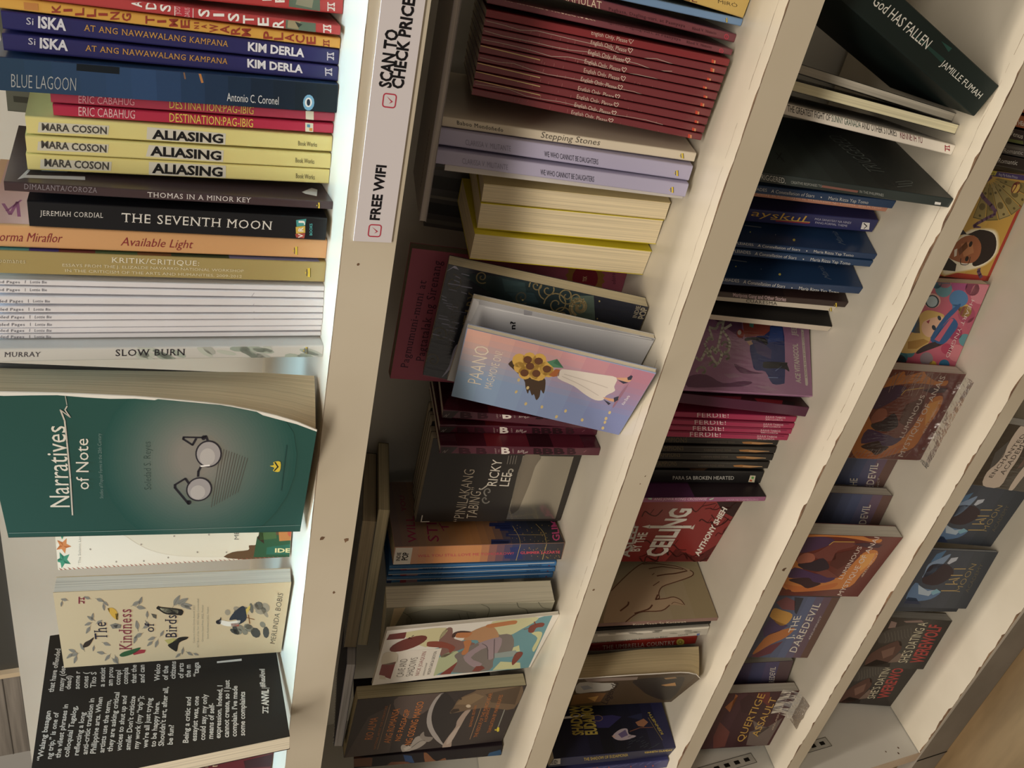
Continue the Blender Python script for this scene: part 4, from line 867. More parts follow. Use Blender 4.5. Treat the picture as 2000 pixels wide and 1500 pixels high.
   ["T","f","my work (my “trip”);",[-46.2,85.9],[-7.2,83.6],[-45.4,88.8],"e2dfda","b"],
   ["T","f","we’re all just trying",[-46.8,81.0],[-9.9,78.6],[-46.1,83.9],"e2dfda","b"],
   ["T","f","to be happy here.",[-47.3,76.6],[-13.8,74.2],[-46.6,79.5],"e2dfda","b"],
   ["T","f","Shouldn’t art, after all,",[-47.8,72.1],[-3.2,69.0],[-47.1,75.1],"e2dfda","b"],
   ["T","f","be fun?",[-48.1,67.2],[-33.9,66.2],[-47.3,70.1],"e2dfda","b"],
   ["T","f","Being a critic and",[-49.1,58.5],[-14.8,55.7],[-48.3,61.5],"e2dfda","b"],
   ["T","f","essayist was, one",[-49.0,53.8],[-15.3,51.0],[-48.2,56.8],"e2dfda","b"],
   ["T","f","could say, my only",[-49.5,49.0],[-14.8,46.0],[-48.8,52.1],"e2dfda","b"],
   ["T","f","means of self-",[-49.8,44.4],[-23.2,42.2],[-49.0,47.5],"e2dfda","b"],
   ["T","f","expression. Indeed, I",[-50.5,40.2],[-10.0,36.5],[-49.7,43.2],"e2dfda","b"],
   ["T","f","cannot create, so I just",[-51.1,35.4],[-6.6,31.9],[-50.3,38.5],"e2dfda","b"],
   ["T","f","complain. I’ve made",[-51.6,30.9],[-12.5,27.4],[-50.8,33.9],"e2dfda","b"],
   ["T","f","some complaints",[-52.1,26.1],[-18.4,23.2],[-51.4,29.2],"e2dfda","b"],
   ["T","f","that have offended",[8.6,135.1],[45.0,134.1],[9.3,138.2],"e2dfda","b"],
   ["T","f","many (dea",[8.4,129.7],[29.2,130.0],[9.2,132.7],"e2dfda","b"],
   ["T","f","dead)",[8.6,125.7],[19.9,125.8],[9.3,128.7],"e2dfda","b"],
   ["T","f","some r",[7.6,120.6],[22.5,121.2],[8.4,123.7],"e2dfda","b"],
   ["T","f","ones (",[7.2,115.8],[20.6,116.2],[7.9,118.9],"e2dfda","b"],
   ["T","f","Tito S",[6.5,111.4],[19.5,111.6],[7.3,114.5],"e2dfda","b"],
   ["T","f","a sexist",[6.0,106.3],[22.1,106.6],[6.8,109.4],"e2dfda","b"],
   ["T","f","am prou",[5.6,101.7],[21.0,101.9],[6.4,104.8],"e2dfda","b"],
   ["T","f","compl",[5.3,97.3],[17.6,97.2],[6.1,100.4],"e2dfda","b"],
   ["T","f","compla",[4.9,92.8],[18.8,92.9],[5.7,96.0],"e2dfda","b"],
   ["T","f","that the",[4.3,87.9],[20.0,88.0],[5.1,91.0],"e2dfda","b"],
   ["T","f","and can",[3.6,83.0],[18.8,83.2],[4.4,86.2],"e2dfda","b"],
   ["T","f","Welco",[2.9,74.1],[17.3,73.6],[3.7,77.3],"e2dfda","b"],
   ["T","f","of the",[2.5,69.2],[14.6,68.8],[3.3,72.4],"e2dfda","b"],
   ["T","f","citizens",[2.4,64.7],[17.4,64.0],[3.2,67.9],"e2dfda","b"],
   ["T","f","of arts",[1.7,59.8],[14.8,59.4],[2.5,63.0],"e2dfda","b"],
   ["T","f","the m",[1.4,55.4],[12.2,55.1],[2.2,58.7],"e2dfda","b"],
   ["T","f","“taga",[1.0,50.5],[13.3,50.0],[1.8,53.8],"e2dfda","b"],
   ["T","f","#iReadAnvil",[-17.8,10.4],[-2.4,9.2],[-17.0,13.7],"e2dfda","b"],
   ["T","f","ANVIL",[-33.0,10.0],[-20.1,8.6],[-31.9,14.1],"e8e6e0","B"],
   ["L","f","e8e6e0",2.0,0.66,-32.7,13.3,-38.0,13.9],
   ["L","f","e8e6e0",2.0,0.71,-33.8,13.5,-34.6,12.1,-34.3,10.5],
   ["L","f","e8e6e0",2.0,0.7,-33.9,10.5,-35.7,10.7],
   ["L","f","e8e6e0",2.0,0.71,-36.2,13.7,-36.4,12.2,-37.9,10.9],
   ["L","f","e8e6e0",2.0,0.69,-36.8,10.8,-38.5,11.0],
   ["L","f","e8e6e0",2.0,0.35,-17.9,12.6,-19.1,7.9],
   ["P","f","e8e6e0",2.0,11.4,38.6,10.1,22.9,8.2,23.0,9.8,38.7]],'e6dcc2',{}),
 ('A30',1,'F',[-606.45,35.68,0.0057,0.0504,-0.0126,87.0,12.0,135.0],'6a1a24g','dark red paperback with gold frame at the lower left corner of the photo',None,
  [["L","f","b8954a",2.0,0.92,59.4,121.1,50.5,65.3,42.4,1.0],
   ["T","f","E HATE",[42.2,69.6],[37.2,38.8],[50.3,70.0],"d8c49a","e"],
   ["P","f","3a1a20",1.0,38.1,20.9,40.5,0.1,25.2,-2.2,29.2,18.8]],'e6dcc2',{}),
 ('B0',2,'S',[-17.81,42.68,-0.0007,0.0617,-0.0044,14.02,87.0,135.0],'d3b05am','mustard yellow paperback with thin dark capitals at the top edge of the photo',None,
  [["T","f","MIRÓ",[-3.7,16.1],[-3.0,5.1],[-2.1,16.8],"4a3a26","t"],
   ["T","f","EL",[-7.0,34.1],[-6.3,27.3],[-4.6,35.1],"7a3428","e"]],'e6dcc2',{}),
 ('B1',2,'S',[-27.11,44.42,0.0004,-0.0033,-0.0023,3.75,87.0,135.0],'6f97c8g','sky blue paperback under the mustard yellow one',None,
  [["T","f","RNI",[-0.8,66.8],[-0.8,63.5],[0.5,67.2],"d8dce4","b"],
   ["P","f","e8c832",1.0,0.6,9.4,0.7,8.8,-1.4,8.0,-1.4,8.7,-0.4,8.8],
   ["P","f","3a3222",2.0,0.7,8.8,0.8,8.7,-1.4,7.8,-1.4,8.0],
   ["P","f","3a3222",1.0,0.3,9.6,0.4,9.4,-1.2,8.8,-1.3,9.0],
   ["E","f","e8c832",2.0,8,-0.5,9.5,0.0,-0.2,-0.2,-0.1]],'e6dcc2',{}),
 ('B2',2,'S',[-35.48,46.68,0.0,0.0268,0.0021,4.41,87.0,127.0],'7d3c46g','maroon-brown paperback with pink ring logo, next to the sky blue spine','maroon-brown twin paperbacks',
  [["T","f","Pagbasa, Dagling-suri, at Paanyaya",[-1.6,72.7],[-0.7,29.5],[-0.2,73.2],"4a2028","e"],
   ["T","f","Rhod V. Nuncio",[-0.9,25.2],[-0.4,11.2],[0.4,25.7],"4a2028","e"],
   ["E","f","d23a50",2.0,14,-0.2,5.2,0.2,-1.3,-1.3,-0.5],
   ["E","f","7d3c46",3.0,14,-0.2,5.2,0.2,-0.9,-0.9,-0.4],
   ["L","f","d23a50",4.0,0.24,0.4,5.4,-0.8,4.9],
   ["T","f","PAGKAMULAT",[-2.4,107.2],[-1.9,76.6],[1.0,108.1],"e6cdb0","E"]],'e6dcc2',{}),
 ('B3',2,'S',[-41.94,39.99,-0.0,-0.0007,-0.0267,3.15,87.06,134.03],'7d3c46g','maroon-brown paperback with pink ring logo, touching the red shrink-wrapped row','maroon-brown twin paperbacks',
  [["T","f","Pagbasa, Dagling-suri, at Paanyaya",[1.3,72.3],[0.2,29.7],[2.7,72.7],"4a2028","e"],
   ["T","f","Rhod V. Nuncio",[-0.2,26.1],[-0.2,11.7],[1.1,26.6],"4a2028","e"],
   ["E","f","d23a50",2.0,14,-0.4,6.1,0.2,-1.2,-1.2,-0.5],
   ["E","f","7d3c46",3.0,14,-0.4,6.1,0.1,-0.8,-0.9,-0.3],
   ["L","f","d23a50",4.0,0.24,0.2,6.4,-1.0,5.9],
   ["T","f","AT SA AKING PAGKAMULAT",[1.3,125.4],[0.9,76.6],[4.5,126.2],"e6cdb0","E"],
   ["L","r","c8862a",4.0,4.29,77.3,8.8,59.7,6.1]],'e6dcc2',{}),
 ('BE0',2,'S',[-46.99,36.56,-0.0135,-0.0082,-0.0405,3.69,87.13,132.6],'8c262cg','red paperback with white handwritten title, unwrapped, touching the maroon-brown spine','red shrink-wrapped paperbacks',
  [["T","f","English Only, Please",[0.1,77.1],[-0.4,57.3],[2.1,77.7],"e2c8b8","i"],
   ["L","f","e2c8b8",2.0,0.24,1.2,56.9,1.8,56.7,1.4,55.7,1.9,55.1,1.5,54.4,-0.4,55.4,1.1,56.8],
   ["P","f","d8402c",2.0,0.1,10.0,0.0,8.7,-2.1,8.1,-2.1,9.4],
   ["P","f","d89060",3.0,-0.1,8.6,-0.1,7.7,-1.9,7.3,-1.9,8.1]],'e6dcc2',{}),
 ('BE1',2,'S',[-51.35,37.1,-0.0134,-0.0068,-0.0404,3.84,87.13,132.55],'7e2c33w','red paperback with white handwritten title, shrink-wrapped, second in its row from the maroon-brown spine','red shrink-wrapped paperbacks',
  [["T","f","English Only, Please",[-0.2,76.2],[-0.7,56.3],[1.9,76.8],"e2c8b8","i"],
   ["L","f","e2c8b8",2.0,0.3,0.9,55.8,1.6,55.7,1.1,54.7,1.7,54.1,1.2,53.3,-0.7,54.3,0.8,55.8],
   ["P","f","d8402c",2.0,0.2,9.0,0.2,7.7,-2.1,7.1,-2.0,8.4],
   ["P","f","d89060",3.0,0.0,7.7,0.0,6.7,-1.9,6.3,-1.8,7.1],
   ["L","f","b49a90",3.0,0.3,0.6,131.8,0.3,122.9,-0.5,113.8,0.8,105.1,0.5,95.9,0.2,86.7,-0.0,77.4,-0.1,68.1,-2.2,58.0,-2.2,48.5,-0.8,39.4,-1.9,29.4],
   ["L","f","a8605e",2.0,0.17,-0.1,97.4,-1.5,97.4],
   ["L","f","a8605e",2.0,0.2,-1.2,68.1,-2.6,68.1],
   ["L","f","a8605e",2.0,0.14,0.1,108.1,-1.1,108.2],
   ["L","f","a8605e",2.0,0.2,-1.3,76.2,-2.6,76.1],
   ["L","f","a8605e",2.0,0.14,0.5,117.7,-0.8,117.8],
   ["L","f","a8605e",2.0,0.12,-1.5,71.8,-2.9,71.7],
   ["L","f","a8605e",2.0,0.14,-1.6,54.2,-3.1,54.1],
   ["L","f","a8605e",2.0,0.2,-0.5,92.4,-2.1,92.3],
   ["L","f","a8605e",2.0,0.12,-1.0,88.1,-2.4,88.0],
   ["L","f","a8605e",2.0,0.2,-0.4,103.4,-1.9,103.4],
   ["L","f","a8605e",2.0,0.2,0.2,118.3,-1.2,118.4],
   ["L","f","a8605e",2.0,0.2,-2.3,46.9,-3.7,46.8],
   ["L","f","a8605e",2.0,0.2,-2.1,45.3,-3.4,45.3],
   ["L","f","a8605e",2.0,0.2,-0.1,84.5,-1.8,84.4]],'e6dcc2',{}),
 ('BE2',2,'S',[-55.85,37.63,-0.0132,-0.0053,-0.0403,3.94,87.13,132.5],'7e2c33w','red paperback with white handwritten title, shrink-wrapped, third in its row from the maroon-brown spine','red shrink-wrapped paperbacks',
  [["T","f","English Only, Please",[-0.9,76.2],[-1.4,56.2],[1.3,76.8],"e2c8b8","i"],
   ["L","f","e2c8b8",2.0,0.35,0.3,55.7,1.0,55.5,0.5,54.6,1.1,54.0,0.5,53.2,-1.4,54.2,0.1,55.7],
   ["P","f","d8402c",2.0,-0.6,9.0,-0.6,7.7,-2.9,7.1,-2.9,8.4],
   ["P","f","d89060",3.0,-0.8,7.7,-0.8,6.7,-2.7,6.3,-2.7,7.1],
   ["L","f","b49a90",3.0,0.3,0.1,131.7,-0.6,122.6,-0.6,113.6,-0.6,104.5,-0.9,95.3,-0.8,86.1,-0.0,77.0,-1.3,67.3,-0.3,58.1,-0.8,48.4,-2.4,38.3,-1.0,29.1],
   ["L","f","a8605e",2.0,0.14,0.8,115.7,-1.0,115.7],
   ["L","f","a8605e",2.0,0.14,0.7,108.3,-1.0,108.2],
   ["L","f","a8605e",2.0,0.14,-0.5,112.9,-2.1,112.9],
   ["L","f","a8605e",2.0,0.14,-2.2,49.4,-3.8,49.3],
   ["L","f","a8605e",2.0,0.14,-0.6,53.3,-2.3,53.2],
   ["L","f","a8605e",2.0,0.2,-1.1,78.8,-2.3,78.9],
   ["L","f","a8605e",2.0,0.17,-2.0,57.4,-3.2,57.4],
   ["L","f","a8605e",2.0,0.12,-0.4,95.4,-2.2,95.3],
   ["L","f","a8605e",2.0,0.2,0.4,102.7,-0.9,102.8],
   ["L","f","a8605e",2.0,0.2,-1.4,69.5,-2.8,69.4],
   ["L","f","a8605e",2.0,0.2,-0.3,91.7,-1.6,91.7],
   ["L","f","a8605e",2.0,0.2,0.2,87.4,-1.3,87.4],
   ["L","f","a8605e",2.0,0.2,-1.6,37.2,-3.3,37.0],
   ["L","f","a8605e",2.0,0.14,-0.3,109.6,-2.0,109.6]],'e6dcc2',{}),
 ('BE3',2,'S',[-60.43,38.17,-0.013,-0.0039,-0.0403,4.01,87.13,132.46],'7e2c33w','red paperback with white handwritten title, shrink-wrapped, fourth in its row from the maroon-brown spine','red shrink-wrapped paperbacks',
  [["T","f","English Only, Please",[-1.3,76.7],[-1.9,56.6],[0.9,77.4],"e2c8b8","i"],
   ["L","f","e2c8b8",2.0,0.3,-0.2,56.1,0.5,56.0,0.0,55.0,0.6,54.4,0.1,53.6,-1.9,54.6,-0.3,56.1],
   ["P","f","d8402c",2.0,-0.6,9.6,-0.7,8.3,-3.0,7.7,-3.0,9.0],
   ["P","f","d89060",3.0,-0.8,8.3,-0.8,7.3,-2.8,6.9,-2.8,7.7],
   ["L","f","b49a90",3.0,0.3,0.1,131.6,0.2,122.7,0.0,113.6,-0.5,104.3,-1.3,94.9,0.1,86.0,-0.0,76.6,-1.7,66.7,-2.3,57.0,-1.6,47.6,-1.7,37.9,-2.6,27.8],
   ["L","f","a8605e",2.0,0.2,0.5,106.5,-0.8,106.6],
   ["L","f","a8605e",2.0,0.2,-0.5,71.1,-1.8,71.1],
   ["L","f","a8605e",2.0,0.14,-1.8,61.2,-3.2,61.2],
   ["L","f","a8605e",2.0,0.2,-0.9,60.2,-2.7,60.1],
   ["L","f","a8605e",2.0,0.14,-0.4,71.2,-1.7,71.2],
   ["L","f","a8605e",2.0,0.14,0.4,120.5,-1.0,120.6],
   ["L","f","a8605e",2.0,0.14,0.3,107.7,-1.0,107.7],
   ["L","f","a8605e",2.0,0.2,-0.6,54.1,-2.5,53.9],
   ["L","f","a8605e",2.0,0.2,-0.7,80.5,-2.2,80.5],
   ["L","f","a8605e",2.0,0.2,-1.9,48.2,-3.5,48.1],
   ["L","f","a8605e",2.0,0.2,-0.9,80.3,-2.7,80.2],
   ["L","f","a8605e",2.0,0.17,-0.8,87.5,-2.7,87.4],
   ["L","f","a8605e",2.0,0.2,-0.1,81.8,-1.4,81.8],
   ["L","f","a8605e",2.0,0.2,-1.4,59.0,-3.3,58.8]],'e6dcc2',{}),
 ('BE4',2,'S',[-65.08,38.71,-0.0128,-0.0025,-0.0403,4.07,87.13,132.41],'7e2c33w','red paperback with white handwritten title, shrink-wrapped, fifth in its row from the maroon-brown spine','red shrink-wrapped paperbacks',
  [["T","f","English Only, Please",[-1.3,75.9],[-1.9,55.7],[0.9,76.6],"e2c8b8","i"],
   ["L","f","e2c8b8",2.0,0.3,-0.1,55.2,0.6,55.0,0.1,54.1,0.7,53.4,0.1,52.7,-1.9,53.6,-0.3,55.2],
   ["P","f","d8402c",2.0,-0.6,7.5,-0.6,6.2,-3.0,5.6,-3.0,6.9],
   ["P","f","d89060",3.0,-0.8,6.2,-0.8,5.2,-2.8,4.7,-2.8,5.6],
   ["L","f","a8605e",2.0,0.14,-0.9,45.3,-2.2,45.2],
   ["L","f","a8605e",2.0,0.2,0.6,99.1,-1.1,99.1],
   ["L","f","a8605e",2.0,0.2,-2.0,44.4,-3.4,44.4],
   ["L","f","a8605e",2.0,0.2,-1.0,44.2,-2.5,44.1],
   ["L","f","a8605e",2.0,0.2,-0.3,56.9,-1.5,56.9],
   ["L","f","a8605e",2.0,0.14,-0.9,47.1,-2.4,47.0],
   ["L","f","a8605e",2.0,0.17,-1.0,70.1,-2.2,70.2],
   ["L","f","a8605e",2.0,0.2,-0.0,92.3,-1.5,92.3],
   ["L","f","a8605e",2.0,0.12,0.0,103.2,-1.9,103.1],
   ["L","f","a8605e",2.0,0.17,-0.3,87.2,-1.6,87.3],
   ["L","f","a8605e",2.0,0.2,-0.3,97.5,-1.5,97.6],
   ["L","f","a8605e",2.0,0.17,-2.1,41.8,-3.4,41.8],
   ["L","f","a8605e",2.0,0.2,-1.3,37.0,-3.1,36.8],
   ["L","f","a8605e",2.0,0.2,-0.7,54.1,-2.4,54.0],
   ["L","f","d8b878",3.0,0.46,1.5,133.8,0.3,100.3]],'e6dcc2',{}),
 ('BE5',2,'S',[-69.78,39.25,-0.0126,-0.001,-0.0402,4.11,87.13,132.36],'7e2c33w','red paperback with white handwritten title, shrink-wrapped, sixth in its row from the maroon-brown spine','red shrink-wrapped paperbacks',
  [["T","f","English Only, Please",[-1.4,76.3],[-2.1,55.9],[0.8,76.9],"e2c8b8","i"],
   ["L","f","e2c8b8",2.0,0.3,-0.3,55.4,0.4,55.2,-0.1,54.3,0.5,53.6,-0.0,52.9,-2.1,53.8,-0.5,55.4],
   ["P","f","d8402c",2.0,-0.1,7.7,-0.2,6.4,-2.6,5.8,-2.5,7.1],
   ["P","f","d89060",3.0,-0.3,6.3,-0.3,5.4,-2.4,4.9,-2.3,5.8],
   ["L","f","b49a90",3.0,0.26,0.1,131.5,-0.4,122.3,0.5,113.3,-0.8,103.8,-1.5,94.3,-1.1,85.0,-1.1,75.5,-0.4,66.2,-1.5,56.2,-1.4,46.5,-2.5,36.3,-2.7,26.3],
   ["L","f","a8605e",2.0,0.14,0.0,70.3,-1.7,70.2],
   ["L","f","a8605e",2.0,0.2,-0.1,64.4,-2.0,64.3],
   ["L","f","a8605e",2.0,0.2,-0.1,62.2,-2.0,62.0],
   ["L","f","a8605e",2.0,0.2,0.7,108.3,-1.0,108.3],
   ["L","f","a8605e",2.0,0.2,-0.7,67.3,-2.4,67.2],
   ["L","f","a8605e",2.0,0.17,0.0,80.1,-1.3,80.2],
   ["L","f","a8605e",2.0,0.14,0.2,114.6,-1.5,114.5],
   ["L","f","a8605e",2.0,0.14,-0.9,72.2,-2.4,72.1],
   ["L","f","a8605e",2.0,0.2,0.4,97.3,-1.5,97.2],
   ["L","f","a8605e",2.0,0.2,0.6,117.0,-0.7,117.0],
   ["L","f","a8605e",2.0,0.2,-0.8,51.6,-2.2,51.5],
   ["L","f","a8605e",2.0,0.2,-0.2,84.9,-2.0,84.8],
   ["L","f","a8605e",2.0,0.2,-0.6,89.3,-1.9,89.4],
   ["L","f","a8605e",2.0,0.2,0.8,97.0,-0.4,97.1]],'e6dcc2',{}),
 ('BE6',2,'S',[-74.52,39.84,-0.012,0.0005,-0.04,4.13,87.13,132.32],'7e2c33w','red paperback with white handwritten title, shrink-wrapped, seventh in its row from the maroon-brown spine','red shrink-wrapped paperbacks',
  [["T","f","English Only, Please",[-1.8,76.5],[-2.5,55.9],[0.4,77.1],"e2c8b8","i"],
   ["L","f","e2c8b8",2.0,0.32,-0.7,55.5,0.0,55.3,-0.5,54.3,0.1,53.7,-0.4,52.9,-2.5,53.9,-0.8,55.4],
   ["P","f","d8402c",2.0,-0.1,8.9,-0.1,7.6,-2.6,6.9,-2.5,8.2],
   ["P","f","d89060",3.0,-0.3,7.5,-0.3,6.5,-2.3,6.1,-2.3,6.9],
   ["L","f","a8605e",2.0,0.14,-1.3,49.0,-2.7,49.0],
   ["L","f","a8605e",2.0,0.2,0.6,103.0,-1.1,103.0],
   ["L","f","a8605e",2.0,0.2,-1.5,45.5,-3.1,45.4],
   ["L","f","a8605e",2.0,0.14,0.7,106.8,-0.6,106.9],
   ["L","f","a8605e",2.0,0.2,-0.5,72.4,-1.8,72.4],
   ["L","f","a8605e",2.0,0.17,-0.2,97.4,-1.4,97.5],
   ["L","f","a8605e",2.0,0.17,-1.7,46.6,-3.7,46.4],
   ["L","f","a8605e",2.0,0.2,-0.1,85.5,-1.7,85.5],
   ["L","f","a8605e",2.0,0.17,-1.4,62.4,-3.2,62.3],
   ["L","f","a8605e",2.0,0.14,-0.4,92.9,-2.0,92.9],
   ["L","f","a8605e",2.0,0.14,-0.9,65.5,-2.1,65.5],
   ["L","f","a8605e",2.0,0.2,-1.2,49.8,-2.8,49.7],
   ["L","f","a8605e",2.0,0.14,-0.3,72.8,-1.6,72.8],
   ["L","f","a8605e",2.0,0.2,0.5,72.5,-1.1,72.4],
   ["L","f","d8b878",3.0,0.46,1.7,132.7,0.6,98.1]],'e6dcc2',{}),
 ('BE7',2,'S',[-79.25,40.39,-0.0118,0.002,-0.04,4.11,87.13,132.27],'7e2c33w','red paperback with white handwritten title, shrink-wrapped, eighth in its row from the maroon-brown spine','red shrink-wrapped paperbacks',
  [["T","f","English Only, Please",[-1.6,75.9],[-2.2,55.3],[0.6,76.6],"e2c8b8","i"],
   ["L","f","e2c8b8",2.0,0.3,-0.4,54.8,0.3,54.6,-0.3,53.6,0.4,53.0,-0.2,52.2,-2.2,53.2,-0.6,54.8],
   ["P","f","d8402c",2.0,-0.5,7.4,-0.5,6.1,-3.0,5.5,-2.9,6.8],
   ["P","f","d89060",3.0,-0.7,6.0,-0.7,5.1,-2.7,4.6,-2.7,5.5],
   ["L","f","a8605e",2.0,0.2,-0.4,60.1,-2.0,60.0],
   ["L","f","a8605e",2.0,0.14,-2.0,30.3,-3.3,30.2],
   ["L","f","a8605e",2.0,0.2,-1.1,46.3,-2.3,46.3],
   ["L","f","a8605e",2.0,0.14,0.6,86.6,-0.6,86.6],
   ["L","f","a8605e",2.0,0.2,-1.0,69.8,-2.4,69.8],
   ["L","f","a8605e",2.0,0.2,-1.4,38.8,-2.7,38.8],
   ["L","f","a8605e",2.0,0.2,-1.2,40.1,-3.1,39.8],
   ["L","f","a8605e",2.0,0.17,-1.1,53.4,-2.6,53.4],
   ["L","f","a8605e",2.0,0.2,-1.7,44.8,-3.5,44.5],
   ["L","f","a8605e",2.0,0.2,-0.4,79.3,-2.0,79.2],
   ["L","f","a8605e",2.0,0.14,1.5,109.2,0.3,109.3],
   ["L","f","a8605e",2.0,0.2,1.1,101.0,-0.4,101.0],
   ["L","f","a8605e",2.0,0.2,-0.7,55.1,-2.2,55.0],
   ["L","f","a8605e",2.0,0.2,-0.2,59.9,-1.7,59.8],
   ["L","f","d8b878",3.0,0.46,1.8,132.1,0.7,97.0]],'e6dcc2',{}),
 ('BE8',2,'S',[-83.92,40.94,-0.0115,0.0035,-0.0399,3.99,87.13,132.22],'7e2c33w','red paperback with white handwritten title, shrink-wrapped, ninth in its row from the maroon-brown spine','red shrink-wrapped paperbacks',
  [["T","f","English Only, Please",[-1.5,76.0],[-2.1,55.1],[0.7,76.6],"e2c8b8","i"],
   ["L","f","e2c8b8",2.0,0.35,-0.4,54.7,0.3,54.5,-0.2,53.5,0.4,52.9,-0.1,52.1,-2.1,53.1,-0.5,54.6],
   ["P","f","d8402c",2.0,-0.1,7.4,-0.1,6.0,-2.5,5.4,-2.4,6.7],
   ["P","f","d89060",3.0,-0.3,6.0,-0.3,5.0,-2.2,4.5,-2.2,5.4],
   ["L","f","b49a90",3.0,0.24,-0.1,131.3,0.4,122.2,0.6,112.9,-1.1,103.0,-1.0,93.5,-0.5,84.1,-0.8,74.3,-1.4,64.4,-1.8,54.4,-1.2,44.7,-1.0,34.8,-1.7,24.4],
   ["L","f","a8605e",2.0,0.2,-0.1,45.9,-1.6,45.8],
   ["L","f","a8605e",2.0,0.14,1.2,100.3,-0.1,100.4],
   ["L","f","a8605e",2.0,0.2,0.7,81.4,-0.4,81.4],
   ["L","f","a8605e",2.0,0.14,1.4,108.0,-0.1,108.0],
   ["L","f","a8605e",2.0,0.14,1.8,112.6,0.3,112.6],
   ["L","f","a8605e",2.0,0.2,-0.2,80.7,-1.3,80.8],
   ["L","f","a8605e",2.0,0.14,0.4,81.3,-0.8,81.4],
   ["L","f","a8605e",2.0,0.2,-0.7,28.4,-1.9,28.4],
   ["L","f","a8605e",2.0,0.14,0.6,74.8,-1.0,74.7],
   ["L","f","a8605e",2.0,0.2,1.0,86.7,-0.2,86.7],
   ["L","f","a8605e",2.0,0.14,-0.2,51.1,-2.0,50.9],
   ["L","f","a8605e",2.0,0.17,-0.7,75.3,-2.1,75.3],
   ["L","f","a8605e",2.0,0.2,0.9,95.4,-0.8,95.3],
   ["L","f","a8605e",2.0,0.2,-0.1,60.4,-1.3,60.4],
   ["L","f","d8b878",3.0,0.41,1.8,131.4,0.8,95.8]],'e6dcc2',{}),
 ('BE9',2,'S',[-88.37,41.26,-0.0113,0.005,-0.0399,3.68,87.13,132.16],'7e2c33w','red paperback with white handwritten title, shrink-wrapped, touching the cream handwritten spine','red shrink-wrapped paperbacks',
  [["T","f","English Only, Please",[-1.3,76.7],[-1.9,55.7],[0.7,77.3],"e2c8b8","i"],
   ["L","f","e2c8b8",2.0,0.35,-0.3,55.3,0.3,55.1,-0.2,54.1,0.4,53.5,-0.1,52.6,-1.9,53.6,-0.5,55.2],
   ["P","f","d8402c",2.0,0.4,8.4,0.4,7.1,-1.8,6.5,-1.7,7.8],
   ["P","f","d89060",3.0,0.3,7.1,0.2,6.1,-1.6,5.6,-1.5,6.5],
   ["L","f","a8605e",2.0,0.17,-1.1,53.5,-2.6,53.4],
   ["L","f","a8605e",2.0,0.2,1.9,116.6,0.8,116.7],
   ["L","f","a8605e",2.0,0.12,1.5,101.6,0.4,101.6],
   ["L","f","a8605e",2.0,0.2,-0.9,56.2,-2.1,56.2],
   ["L","f","a8605e",2.0,0.2,-1.0,25.8,-2.6,25.5],
   ["L","f","a8605e",2.0,0.14,-1.6,31.0,-2.7,30.9],
   ["L","f","a8605e",2.0,0.14,0.3,89.0,-1.4,88.9],
   ["L","f","a8605e",2.0,0.14,1.3,108.9,-0.3,108.8],
   ["L","f","a8605e",2.0,0.14,1.1,106.4,-0.2,106.5],
   ["L","f","a8605e",2.0,0.14,-1.0,53.8,-2.2,53.7],
   ["L","f","a8605e",2.0,0.14,-0.8,48.2,-2.5,48.0],
   ["L","f","a8605e",2.0,0.2,-0.7,65.7,-2.0,65.7],
   ["L","f","a8605e",2.0,0.2,0.7,79.1,-0.9,78.9],
   ["L","f","a8605e",2.0,0.14,0.5,72.9,-0.7,72.9]],'e6dcc2',{}),
 ('B14',2,'S',[-100.19,42.17,-0.0886,-0.0449,-0.0344,5.4,87.13,145.62],'ddd0b8m','cream paperback with handwritten title and black author name beside the red row',None,
  [["T","f","Baboo Mondoñedo",[-0.4,137.5],[-0.9,111.9],[1.7,137.9],"2e2a26","e"],
   ["T","f","Stepping Stones",[-1.1,90.6],[-0.8,56.4],[2.2,91.4],"4a443c","i"],
   ["P","f","e8c832",1.0,1.3,8.9,1.5,7.8,-1.5,6.6,-1.4,7.8,-0.1,8.0],
   ["P","f","3a3222",2.0,1.5,7.8,1.6,7.5,-1.4,6.3,-1.5,6.6],
   ["P","f","3a3222",1.0,1.0,9.2,1.0,8.9,-1.2,8.0,-1.2,8.4],
   ["E","f","e8c832",2.0,8,-0.2,9.1,0.0,-0.3,-0.3,-0.1]],'e6dcc2',{}),
 ('B15',2,'S',[-108.76,38.86,-0.0854,-0.0408,-0.0453,8.98,87.16,145.08],'b3aed0g','lavender paperback with thin dark capitals, touching the cream spine','lavender twin paperbacks',
  [["T","f","CLARISSA V. MILITANTE",[-2.4,130.4],[-2.4,105.0],[0.6,130.9],"84809a","t"],
   ["T","f","WE WHO CANNOT BE DAUGHTERS",[-2.4,85.9],[-2.6,54.6],[0.6,86.6],"3a384a","s"],
   ["P","f","e8c832",1.0,0.6,9.2,0.8,8.1,-2.5,6.9,-2.5,8.1,-1.0,8.3],
   ["P","f","3a3222",2.0,0.8,8.1,0.9,7.8,-2.5,6.6,-2.5,6.9],
   ["P","f","3a3222",1.0,0.2,9.5,0.3,9.2,-2.2,8.4,-2.3,8.7],
   ["E","f","e8c832",2.0,8,-1.1,9.4,0.0,-0.3,-0.4,-0.1]],'e6dcc2',{}),
 ('B16',2,'S',[-118.06,35.86,-0.0853,-0.0494,-0.0496,8.1,87.16,144.9],'b3aed0g','lavender paperback with thin dark capitals, touching the thin white booklet','lavender twin paperbacks',
  [["T","f","CLARISSA V. MILITANTE",[-1.9,130.4],[-2.1,104.7],[1.2,130.8],"84809a","t"],
   ["T","f","WE WHO CANNOT BE DAUGHTERS",[-2.2,86.0],[-2.2,54.9],[0.9,86.6],"3a384a","s"],
   ["P","f","e8c832",1.0,0.9,9.7,1.2,8.6,-2.3,7.5,-2.3,8.7,-0.7,8.8],
